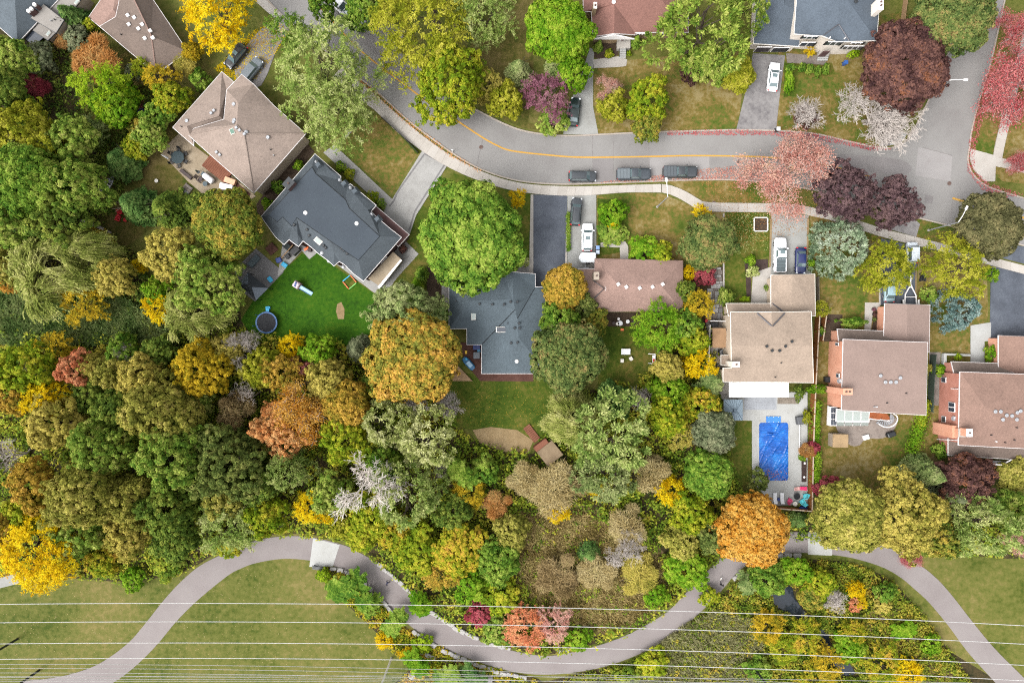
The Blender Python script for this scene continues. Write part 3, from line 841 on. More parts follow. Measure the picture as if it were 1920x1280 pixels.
h.ridge([(248, -8, 5.4), (284, 68, 5.4), (293, 139, 3.2)], S_BROWN)

# --- tan-brown many-hipped house
h = House('house', 'tan brown hip-roofed house with a stone patio, upper left', (450, 250))
E, K = 4.4, 7.0
h.roof([(416, 135, 3.9), (438, 154, 3.9), (425, 169, 3.9), (419, 224, 4.3), (364, 241, 4.3), (363, 273, 3.9), (324, 239, 3.9)],
       [((416, 135, 3.9), (411, 217, 5.3)), ((411, 217, 5.3), (350, 236, 5.1)), ((350, 236, 5.1), (324, 239, 3.9)), ((350, 236, 5.1), (363, 273, 3.9)), ((411, 217, 5.3), (419, 224, 4.3))], S_TAN, WL_BEIGE)
h.roof([(453, 140, E), (475, 158, E), (512, 197, E), (573, 251, E), (476, 362, E), (432, 323, E), (409, 303, E), (384, 281, E), (353, 253, E), (364, 241, E), (420, 224, 4.7), (425, 169, E)],
       [((444, 234, K), (458, 251, K)), ((444, 234, K), (447, 193, 6.3)), ((447, 193, 6.3), (475, 158, E)), ((447, 193, 6.3), (512, 197, E)), ((458, 251, K), (573, 251, E)),
        ((458, 251, K), (476, 362, E)), ((444, 234, K), (353, 253, E)), ((424, 272, 5.8), (384, 281, E)), ((424, 272, 5.8), (409, 303, E)), ((424, 272, 5.8), (432, 323, E)), ((444, 234, K), (424, 272, 5.8))], S_TAN, WL_BEIGE)
for r_ in ([(444, 234, K), (458, 251, K), (573, 251, E)], [(458, 251, K), (476, 362, E)], [(444, 234, K), (353, 253, E)], [(411, 217, 5.3), (350, 236, 5.1)]):
    h.ridge(r_, S_TAN)
for q, k in (((397, 213), 'box'), (((402), 208), 'box'), ((439, 196), 'turbine'), ((440, 226), 'turbine'), ((439, 230), 'box'), ((444, 240), 'box'), ((450, 245), 'box'), ((462, 248), 'dome'), ((459, 252), 'box'), ((503, 258), 'turbine'), ((407, 286), 'box'), ((413, 291), 'box'), ((351, 227), 'turbine')):
    h.vent(*q, d=0.36, kind=k)
h.skylight(436, 247, 0.7, 0.9, 0.4, flat('green_skylight', (120, 160, 140), 0.2))
h.vent(508, 281, kind='pipe', mat=M_BLACK); h.vent(341, 238, kind='pipe', mat=M_BLACK); h.vent(514, 292, kind='pipe')
h.wall_windows(3, 3, 1.5, 2.0, 3.4); h.wall_windows(4, 3, 1.4, 2.0, 3.4)

# --- slate house with flat deck on top
h = House('house', 'large dark slate house with flat roof deck and dormers beside the watered lawn', (620, 410))
E, K = 5.0, 6.1
OUT = [(590.5, 289, E), (604, 300.5, E), (639, 331, E), (638, 338, E), (651, 348.5, E), (657, 345, E), (705, 385, E), (695.5, 396.5, E), (707, 408, E), (733, 430, E), (752.5, 445, E),
       (681.5, 527, E), (662.5, 512.5, E), (646, 496, E), (636, 490, E), (626, 498.5, E), (616, 489, E), (598, 476, E), (583.5, 463, E), (568, 451.5, E), (559.5, 462, E), (542, 449, E), (532.5, 458.5, E), (517, 444.5, E), (490, 406, E)]
INN = [(585, 313, K), (592, 326, K), (648, 375, K), (655, 391, K), (712, 443, K), (672, 488, K), (618, 451, K), (556, 408, K), (547, 424, K), (530, 407, K), (520, 416, K), (503, 403, K)]
ie = [(INN[i], INN[(i + 1) % len(INN)]) for i in range(len(INN))]
hips = [(INN[0], OUT[0]), (INN[11], OUT[24]), (INN[5], OUT[11]), (INN[4], OUT[10]), (INN[1], (618, 318, 5.6)), ((618, 318, 5.6), OUT[2]), (INN[2], (662, 362, 5.7)), ((662, 362, 5.7), OUT[5]), (INN[3], (690, 394, 5.7)), ((690, 394, 5.7), OUT[7]),
        (INN[6], (626, 472, 5.8)), ((626, 472, 5.8), OUT[15]), (INN[7], (558, 440, 5.8)), ((558, 440, 5.8), OUT[20]), (INN[9], (530, 440, 5.7)), ((530, 440, 5.7), OUT[22]), ((626, 472, 5.8), OUT[14]), ((558, 440, 5.8), OUT[19]), ((663, 480, 5.8), OUT[12]), (INN[5], (663, 480, 5.8))]
h.roof(OUT, ie + hips, S_DSLATE, WL_DBRICK, 0.35)
for i_ in (13, 14):
    h.wall_windows(i_, 1, 1.6, 1.0, 2.4)
mb = MB(); ip = [tuple(W(a, b, K + 0.03)) for a, b, c in INN]
h.part('flat_roof', mb.prism([p[:2] for p in ip], K - 0.05, K + 0.03), M_MEMB)
h.part('deck_edge', MB().tube([Vector(p) for p in ip + ip[:1]], 0.05, 4), M_DARKMETAL)
h.roof([(705, 387, 3.4), (767, 440, 3.4), (747, 462, 3.4), (690, 410, 3.4)], (), pm('brown_lower_roof', (120, 92, 90), 0.5, 6.0), WL_DBRICK, 0.3)
for a, b in (((596, 304), (600, 316)), ((660, 352), (672, 366)), ((640, 338), (652, 352)), ((700, 402), (716, 420))):
    p, q = h.at(*a), h.at(*b)
    c = (p + q) / 2
    dm = h.part('dormer', MB().box((c.x, c.y, c.z + 0.1), (1.3, 1.2, 0.9), 0.72, 0.5), S_SLATE)
    h.part('dormer_finial', MB().lathe((p.x - .2, p.y, p.z + .05), [(0.28, 0), (0.3, .2), (0.1, .5)], 8), M_STEEL, dm)
h.chimney(541, 344, 1.6, 1.3, 7.3, WL_DBRICK, 0.85, cap=M_DARKMETAL, flues=1)
h.skylight(597, 452, 0.8, 1.3, 0.85); h.skylight(549, 349, 0.7, 0.8, 0.85)
for q in ((573, 399), (669, 419)):
    h.vent(*q, kind='dome', mat=M_WHITE)
for q in ((576, 431), (580, 442), (611, 465), (640, 466), (645, 470), (651, 476), (552, 422), (607, 461)):
    h.vent(*q, d=0.3, mat=M_BLACK)
for q in ((617, 489), (644, 500), (604, 474)):
    h.vent(*q, kind='dome', mat=M_STEEL)
h.part('step', MB().prism([tuple(W(*q, 2.6))[:2] for q in ((690, 522), (737, 472), (752, 486), (711, 536))], 0, 2.6), M_YARDSTONE)
h.part('step_cap', MB().prism([tuple(W(*q, 2.7))[:2] for q in ((708, 538), (751, 486), (754, 488), (712, 541))], 2.3, 2.75), M_WHITE)

# --- dark grey cross-hipped house right of the round green tree
h = House('house', 'dark grey cross-hipped house with white gutters below the big round green tree', (940, 600))
E, K = 3.0, 5.0
h.roof([(842, 505, E), (940, 505, E), (962, 510, 4.3), (1003.5, 513.5, E), (1003.5, 538, E), (1024, 538, E), (1024, 700, E), (903, 700, E), (903, 646, E), (875.5, 646, 2.4), (875.5, 616, E), (842, 616, E)],
       [((880, 564, K), (962, 561, K)), ((880, 564, K), (842, 505, E)), ((880, 564, K), (842, 616, E)), ((962, 510, 4.3), (962, 561, K)), ((962, 561, K), (966, 580, K)), ((966, 580, K), (970, 598, K)), ((970, 598, K), (972, 632, K)), ((972, 632, K), (903, 700, E)),
        ((972, 632, K), (1024, 700, E)), ((966, 580, K), (903, 646, E)), ((970, 598, K), (1003.5, 538, E)), ((970, 598, K), (1024, 556, 3.9))], S_DGREY, WL_BRICK2)
for q in ((899, 570), (923, 571), (945, 571), (957, 566), (970, 566), (973, 606), (974, 615), (965, 615), (958, 643), (970, 642)):
    h.vent(*q, d=0.3, mat=M_DARKMETAL)
h.skylight(888, 593, 0.75, 1.15); h.skylight(940, 618, 1.75, 0.9, 0, M_GLASS)
h.vent(969, 677, kind='dome', mat=M_WHITE); h.vent(855, 564, kind='pipe', mat=M_BLACK); h.vent(951, 606, kind='pipe', mat=M_BLACK)
h.line([(904, 645, 3.06), (965, 581, 5.0)], 0.06, M_BLACK); h.line([(970, 597, 5.0), (1003, 540, 3.06)], 0.06, M_BLACK)

# --- brown hip bungalow
h = House('house', 'brown hip-roofed bungalow with a row of five vents along its ridge', (1195, 535))
h.roof([(1085, 504, 2.7), (1120, 504, 2.7), (1136, 541, 4.0), (1120, 582, 2.7), (1085, 582, 2.7)], [((1085, 541, 4.0), (1136, 541, 4.0))], S_BROWN, WL_BRICK2)
h.roof([(1115.5, 485, 3.0), (1280, 489, 3.0), (1280, 583, 3.0), (1113, 584, 3.0)],
       [((1159, 534, 4.9), (1238, 533, 4.9)), ((1159, 534, 4.9), (1115.5, 485, 3.0)), ((1159, 534, 4.9), (1113, 584, 3.0)), ((1238, 533, 4.9), (1280, 489, 3.0)), ((1238, 533, 4.9), (1280, 583, 3.0))], S_BROWN, WL_BRICK2, gmat=flat('brown_gutter', (150, 120, 112)))
for q in ((1159, 533), (1174, 538), (1199, 540), (1223, 538), (1242, 533)):
    h.vent(*q, d=0.42, mat=M_WHITE)
h.chimney(1118.5, 517, 0.8, 1.2, 5.6, WL_STONE, cap=WL_STONE, flues=1)
h.line([(1113, 526, 3.85), (1133, 541, 4.1), (1114, 559, 3.85)], 0.09, M_VALLEY)

# --- big sand-coloured house with the pool
h = House('house', 'large sand-coloured gable-roofed house in front of the covered pool', (1450, 640))
h.roof([(1445.6, 515.6, 3.1), (1527.6, 514, 3.1), (1528.7, 592, 3.1), (1445.6, 592, 3.1)], [((1486, 515, 4.1), (1486, 592, 4.1))], S_SAND, WL_BEIGE, gmat=M_OFFWHITE)
h.roof([(1361.5, 569, 2.9), (1447, 569, 2.9), (1470, 590, 3.6), (1366, 592, 3.6)], (), S_SAND, WL_BEIGE, gmat=M_OFFWHITE)
h.roof([(1370, 585, 5.3), (1419, 585, 5.3), (1446, 585, 6.1), (1472, 585, 5.3), (1521, 584, 5.3), (1523, 648, 6.6), (1525, 717, 5.3), (1356, 715, 5.3), (1356, 690, 5.8), (1371.5, 690, 5.8), (1371, 648, 6.6)],
       [((1371, 648, 6.6), (1523, 648, 6.6)), ((1446, 585, 6.1), (1447.5, 612, 6.1)), ((1447.5, 612, 6.1), (1419, 585, 5.3)), ((1447.5, 612, 6.1), (1472, 585, 5.3))], S_SAND, WL_BEIGE, 0.35, gmat=M_OFFWHITE)
h.line([(1419.5, 587, 5.5), (1447, 611, 6.2)], 0.12, M_VALLEY); h.line([(1471.5, 587, 5.5), (1449, 611, 6.2)], 0.12, M_VALLEY); h.line([(1447.5, 568, 3.1), (1468, 584, 3.75)], 0.12, M_VALLEY)
for q in ((1437, 649), (1447, 657), (1461, 657), (1472, 649), (1484, 640)):
    h.vent(*q, d=0.34, mat=M_DARKMETAL)
h.vent(1464, 680, kind='pipe', mat=M_BLACK); h.vent(1453, 707, kind='pipe', mat=M_BLACK)
h.chimney(1380, 683, 1.1, 0.9, 7.6, WL_CREAM, cap=WL_CREAM, flues=1)
h.roof([(1336, 615, 2.7), (1361, 615, 2.7), (1363, 633, 2.7), (1361, 652, 2.7), (1336, 652, 2.7)], (), pm('awning_tan', (196, 158, 122), 0.5, 6.0), None, gutter=False, name='awning', thick=0.08)
for q in ((1338, 617), (1338, 650)):
    p = W(*q, 2.6); h.part('awning_post', MB().cyl((p.x, p.y, 0), 0.06, 2.6, 8), M_WHITE)
h.roof([(1352, 666, 4.0), (1372, 666, 4.0), (1372, 684, 4.0), (1352, 684, 4.0)], (), S_SAND, WL_BEIGE, 0.15, gmat=M_OFFWHITE, name='bay_roof')
aw = h.roof([(1367, 717, 3.2), (1479, 717, 3.2), (1479, 744, 2.9), (1367, 744, 2.9)], (), flat('white_metal_roof', (250, 248, 246), 0.4, alb=0.8), None, gutter=False, thick=0.1, name='patio_roof')
for q in (1369, 1405, 1441, 1477):
    p = W(q, 742, 2.8); h.part('patio_post', MB().box((p.x, p.y, 1.4), (0.12, 0.12, 2.8)), M_WHITE)

# --- rose-brown low-roofed house
h = House('house', 'house with flat-looking rose brown roof, glazed sunroom and spiral stair', (1655, 700))
h.roof([(1659, 569, 3.1), (1743.5, 572, 3.1), (1742, 660, 3.1), (1656, 660, 3.1)], [((1701, 570.5, 3.7), (1700, 660, 3.7))], S_ROSE, WL_BRICK)
h.roof([(1570, 617, 2.8), (1656, 620.5, 2.8), (1684, 640, 3.5), (1573, 642, 3.5)], (), S_COCOA, WL_BRICK, over=0.25)
h.roof([(1581, 636, 5.7), (1739, 642, 5.7), (1736, 778, 5.7), (1578, 768.5, 5.7)], [((1580, 702, 6.3), (1737, 710, 6.3))], S_ROSE, WL_BRICK, 0.3)
for q in ((1650, 704), (1659, 716), (1669, 716), (1679, 716), (1687, 708)):
    h.vent(*q, kind='turbine', mat=M_STEEL)
h.vent(1698, 737, kind='pipe', mat=M_BLACK); h.vent(1662, 755, kind='pipe', mat=M_BLACK); h.vent(1642, 762, kind='pipe', mat=M_WHITE); h.vent(1638, 762, kind='pipe')
h.chimney(1589, 734, 1.5, 1.0, 7.2, WL_BRICK, cap=WL_BRICK)
xw = W(1578, 700, 5.7).x + 0.15
h.window_x(xw, 642, 648, 3.9, 1.1); h.window_x(xw, 700, 708, 4.2, 1.0)
p = W(1573, 714, 4.6)
h.part('satellite_dish', MB().lathe((p.x, p.y, p.z), [(0.1, 0), (0.42, 0.16), (0.4, 0.2), (0.08, 0.06)], 14), M_STEEL)
h.part('dish_arm', MB().tube([(p.x, p.y, p.z + .05), (xw + .1, p.y, p.z - .1)], 0.04, 6), M_STEEL)
# sunroom: frame, panes of glass and curved eave
sr = h.part('sunroom', MB().prism([tuple(W(*q, 0.9))[:2] for q in ((1558, 764), (1631, 770), (1628, 798), (1556, 798))], 0, 0.9), M_WHITE)
h.part('sunroom_roof', MB().prism([tuple(W(*q, 2.9))[:2] for q in ((1568, 766), (1632, 772), (1630, 792), (1567, 790))], 2.75, 2.86), M_WHITE, sr)
for k in range(4):
    x0, x1 = 1570 + k * 15.2, 1583.6 + k * 15.2
    h.part('pane', MB().prism([tuple(W(*q, 2.95))[:2] for q in ((x0, 768 + k), (x1, 769 + k), (x1 - .5, 789), (x0 - .5, 789))], 2.86, 2.93), M_GLASSP, sr)
    a, b = W(x0 - .4, 790, 2.85), W(x1 - .4, 790, 2.85); c, d = W(x1 - 1, 797, 1.2), W(x0 - 1, 797, 1.2)
    h.part('pane', MB().add([a, b, c, d, a - Vector((0, .1, .04)), b - Vector((0, .1, .04)), c - Vector((0, .1, .04)), d - Vector((0, .1, .04))], [(3, 2, 1, 0), (4, 5, 6, 7), (0, 1, 5, 4), (2, 3, 7, 6), (1, 2, 6, 5), (3, 0, 4, 7)]), M_GLASSP, sr)
for k in range(3):
    y0 = 764 + k * 11.5
    for x0 in (1559, 1564.5):
        h.part('pane', MB().prism([tuple(W(*q, 2.3))[:2] for q in ((x0, y0), (x0 + 4.6, y0 + .3), (x0 + 4.4, y0 + 10), (x0 - .2, y0 + 10))], 2.1, 2.2), M_GLASS, sr)
h.part('sunroom_frame', MB().prism([tuple(W(*q, 2.1))[:2] for q in ((1557.5, 762), (1570, 763), (1569, 798), (1556, 798))], 0.9, 2.08), M_WHITE, sr)
dk = h.part('balcony', MB().prism([tuple(W(*q, 2.9))[:2] for q in ((1631, 772), (1664, 776), (1668, 783), (1668, 787), (1630, 785))], 2.65, 2.9), pm('balcony_board', (190, 112, 72), 0.6, 6.0))
h.part('balcony_rail', MB().tube([W(1630, 785, 3.8), W(1650, 787, 3.8), (W(1668, 789, 3.8))], 0.06, 5), M_WHITE, dk)
for q in ((1632, 784), (1650, 785.5), (1666, 787)):
    p = W(*q, 2.9); h.part('balcony_post', MB().cyl((p.x, p.y, 0), 0.06, 3.8, 6), M_WHITE, dk)
cst = W(1661, 787, 1.5)
ss = h.part('spiral_stair', MB().cyl((cst.x, cst.y, 0), 0.08, 3.6, 8), M_STEEL)
for k in range(12):
    a = -2.6 + k * 0.34; z = 0.2 + k * 0.22
    a2 = a + 0.33
    h.part('tread', MB().prism([(cst.x, cst.y), (cst.x + 1.15 * math.cos(a), cst.y + 1.15 * math.sin(a)), (cst.x + 1.15 * math.cos(a2), cst.y + 1.15 * math.sin(a2))], z, z + 0.05), M_STEEL, ss)
h.part('stair_rail', MB().tube([(cst.x + 1.2 * math.cos(-2.6 + k * .34), cst.y + 1.2 * math.sin(-2.6 + k * .34), 1.1 + k * .22) for k in range(13)], 0.09, 6), M_WHITE, ss)

# --- right-edge brick house
h = House('house', 'rose brick house with brown roofs at the right edge of the picture', (1870, 760))
h.roof([(1872, 629, 3.1), (1990, 633, 3.1), (1990, 720, 3.1), (1872, 712, 3.1)], [((1930, 631, 3.9), (1930, 716, 3.9))], S_ROSE2, WL_BRICK)
h.roof([(1783.5, 678, 2.9), (1872, 681, 2.9), (1905, 702, 3.6), (1790, 704, 3.6)], (), S_COCOA, WL_BRICK2, over=0.2)
h.roof([(1800, 697, 5.8), (1990, 704, 5.8), (1990, 844, 5.8), (1797, 834, 5.8)], [((1850, 766, 6.9), (1990, 774, 6.9)), ((1850, 766, 6.9), (1800, 697, 5.8)), ((1850, 766, 6.9), (1797, 834, 5.8))], S_ROSE2, WL_BRICK2, 0.3)
h.roof([(1778, 822, 3.0), (1796, 824, 3.6), (1990, 836, 3.6), (1990, 866, 3.0), (1778, 853, 3.0)], (), S_COCOA, WL_BRICK2, over=0.3)
for q in ((1865, 771), (1875, 771), (1886, 778), (1896, 779), (1879, 786), (1905, 786), (1906, 773), (1912, 770)):
    h.vent(*q, kind='turbine', d=0.3)
for q in ((1905, 801), (1857, 815), (1883, 829), (1900, 824)):
    h.vent(*q, kind='pipe', mat=M_BLACK)
h.vent(1866, 827, kind='pipe', mat=M_WHITE)
h.chimney(1817, 811, 0.95, 1.2, 7.6, WL_BRICK, cap=M_WHITE, flues=1)
h.chimney(1803, 811, 1.1, 1.3, 6.1, WL_BRICK, flues=0)
xw = W(1798, 760, 5.8).x + 0.3
h.part('chimney_breast', MB().box((xw - 0.5, W(0, 806, 3).y, 2.6), (1.0, 2.0, 5.2)), WL_BRICK)
h.window_x(xw, 707, 717, 1.5, 1.2); h.window_x(xw, 754, 772, 3.6, 1.6, 2); h.window_x(xw, 780, 791, 1.5, 1.1)
p = W(1787, 784, 4.3)
h.part('satellite_dish', MB().lathe((p.x, p.y, p.z), [(0.1, 0), (0.42, 0.16), (0.4, 0.2), (0.08, 0.06)], 14), M_STEEL)
h.part('dish_arm', MB().tube([(p.x, p.y, p.z + .05), (xw, p.y, p.z - .1)], 0.04, 6), M_STEEL)
for y_ in (727, 823):
    h.part('downpipe', MB().tube([W(1767 if y_ < 800 else 1757, y_, 0.2), W(1796, y_ + 2, 5.3)], 0.07, 6), M_WHITE)
mb = MB().prism([tuple(W(*q, 2.6))[:2] for q in ((1828, 860), (1900, 866), (1886, 874), (1872, 873), (1824, 869))], 2.4, 2.6)
bk = h.part('balcony', mb, M_PAVER_D)
h.part('balcony_rail', MB().tube([W(1825, 868.5, 3.5), W(1880, 871, 3.5), W(1897, 861, 3.5)], 0.09, 6), M_WHITE, bk)
h.part('balcony_rail', MB().tube([W(1826, 868, 2.65), W(1879, 870, 2.65), W(1896, 860, 2.65)], 0.07, 6), M_WHITE, bk)
for q in ((1771, 668), ):
    h.part('planter_wall', MB().prism([tuple(W(*c, .7))[:2] for c in ((1770, 662), (1820, 664), (1820, 668), (1775, 666), (1775, 684), (1769, 684))], 0, 0.7), M_CONC_W)

# --- red-brown gable house at the top
h = House('house', 'red brown house with white front gable at the top edge', (1165, 30))
E = 3.0
h.roof([(1109, 22, E), (1112, 69, E), (1151.5, 63, 4.7), (1190.5, 65.5, E), (1190.5, 61, E), (1290, 61, E), (1290, -60, E), (1092, -60, E), (1094, 22, E)],
       [((1151.5, 63, 4.7), (1151.5, 8, 4.7)), ((1152, 17.5, 4.7), (1190.5, 61, E)), ((1151.5, 8, 4.7), (1150, 0, 5.0)), ((1150, 0, 5.0), (1240, 0, 5.0)), ((1240, 0, 5.0), (1290, 61, E)), ((1240, 0, 5.0), (1290, -60, E)), ((1150, 0, 5.0), (1092, -60, E)), ((1151.5, 8, 4.7), (1094, 22, E))],
       S_RED, WL_TAN, 0.35)
yw = W(0, 66, E).y - 0.35
a, b, c = W(1113, 69, 2.9), W(1151.5, 66, 4.45), W(1190, 66, 2.9)
h.part('gable', MB().add([(a.x, yw - .3, 2.75), (c.x, yw - .3, 2.75), (b.x, yw - .3, 4.4), (a.x, yw - .1, 2.75), (c.x, yw - .1, 2.75), (b.x, yw - .1, 4.4)], [(0, 1, 2), (5, 4, 3), (0, 3, 4, 1), (1, 4, 5, 2), (2, 5, 3, 0)]), M_WHITE)
h.chimney(1116, 11, 0.55, 1.0, 5.6, WL_TAN, z0=2.6, cap=M_OFFWHITE, flues=1)
h.vent(1151, 4, kind='dome', mat=M_WHITE)
ywf = W(0, 62, E).y - 0.38
h.window_y(1193, 62, 1216, 64.5, ywf, 4); h.window_y(1235, 62, 1244, 66, ywf, 1)
h.window_y(1163, 71.5, 1171, 76, yw - 0.1, 1, glass=WL_DBRICK, name='door')
pr = h.part('porch', MB().prism([tuple(W(*q, 1.0))[:2] for q in ((1157, 72), (1182, 72), (1182, 90), (1157, 92))], 0, 1.0), M_CONC)
for k in range(5):
    h.part('step', MB().prism([tuple(W(*q, 0.5))[:2] for q in ((1162, 91 + k * 3.4), (1174, 91 + k * 3.4), (1174, 94.2 + k * 3.4), (1162, 94.2 + k * 3.4))], 0, 0.9 - k * 0.17), M_CONC_W, pr)
for x in (1162, 1174):
    h.part('porch_rail', MB().tube([W(x, 90, 1.9), W(x, 107, 1.0)], 0.04, 5), M_BLACK, pr)

# --- blue-grey two-storey house top right
h = House('house', 'cream two-storey house with blue grey hip roof and double garage, upper right', (1540, 20))
E, K = 6.0, 8.2
h.roof([(1416, 30, 3.0), (1413, 82, 3.0), (1499, 87.5, 3.0), (1499, -60, 3.0), (1420, -60, 3.0)], [((1470, 10, 4.2), (1413, 82, 3.0)), ((1470, 10, 4.2), (1470, -60, 4.2)), ((1470, 10, 4.2), (1499, 20, 4.2))], S_BLUEGREY, WL_CREAM, 0.4, gmat=M_OFFWHITE)
h.roof([(1498, -60, E), (1489, 64, E), (1543, 68, E), (1568, 78, 5.6), (1593, 78, E), (1643.5, 76.5, E), (1654, -60, E)],
       [((1572.5, 45, 6.9), (1543, 68, E)), ((1572.5, 45, 6.9), (1593, 78, E)), ((1572.5, 45, 6.9), (1568, 78, 5.6)), ((1572, -10, K), (1489, 64, E)), ((1582, -10, K), (1643.5, 76.5, E)), ((1572, -10, K), (1582, -10, K)), ((1572, -10, K), (1572.5, 45, 6.9)), ((1572, -10, K), (1498, -60, E)), ((1582, -10, K), (1654, -60, E))], S_BLUEGREY, WL_CREAM, 0.4, gmat=M_OFFWHITE)
h.line([(1543.5, 67, 6.15), (1572, 46, 7.0)], 0.08, M_VALLEY); h.line([(1592.5, 77, 6.15), (1573, 46, 7.0)], 0.08, M_VALLEY)
h.chimney(1651, 8, 0.8, 1.8, 8.6, WL_CREAM, cap=M_WHITE)
h.vent(1604, 4, kind='box', mat=M_DARKMETAL); h.vent(1555, 72, kind='pipe', mat=M_WHITE); h.vent(1583, 73, kind='pipe', mat=M_WHITE)
yw = W(0, 68, E).y - 0.36
ywr = W(0, 77, E).y - 0.36
h.window_y(1503, 67.5, 1532, 72, yw, 3); h.window_y(1500, 79, 1526, 86, yw, 2)
h.window_y(1547, 78, 1577, 84, ywr, 3); h.window_y(1596, 79.5, 1622, 82, ywr, 3); h.window_y(1580, 86, 1617, 92, ywr, 4)
for x0, x1, y0, y1, ww in ((1502, 1505, 67.5, 72, yw), (1530, 1533, 68, 73, yw), (1525, 1529, 80, 86.5, yw), (1546, 1550, 78, 84, ywr), (1574, 1578, 79, 85, ywr), (1577, 1580, 86, 91, ywr), (1614, 1618, 87, 93, ywr), (1617, 1622, 79, 82, ywr)):
    h.window_y(x0, y0, x1, y1, ww - 0.03, 1, frame=M_BLACK, glass=M_BLACK, name='shutter')
yg = W(0, 84, 3.0).y - 0.4
h.window_y(1416, 88, 1444, 97, yg, 1, glass=flat('garage_dark', (60, 50, 52)), name='garage_door'); h.window_y(1447, 89, 1478, 97, yg, 1, glass=M_BLACK, name='garage_door')
pr = h.part('porch', MB().prism([tuple(W(*q, .9))[:2] for q in ((1537, 92), (1556, 92), (1555, 104), (1535, 104))], 0, 0.9), M_CONC)
for k in range(3):
    h.part('step', MB().prism([tuple(W(*q, 0.5))[:2] for q in ((1534, 104 + k * 3), (1553, 104 + k * 3), (1553, 106.8 + k * 3), (1533, 106.8 + k * 3))], 0, 0.7 - k * 0.2), M_CONC_W, pr)
h.part('door', MB().box((W(1545, 0, 2).x, ywr - 0.06, 2.0), (1.1, 0.12, 2.1)), WL_DBRICK)
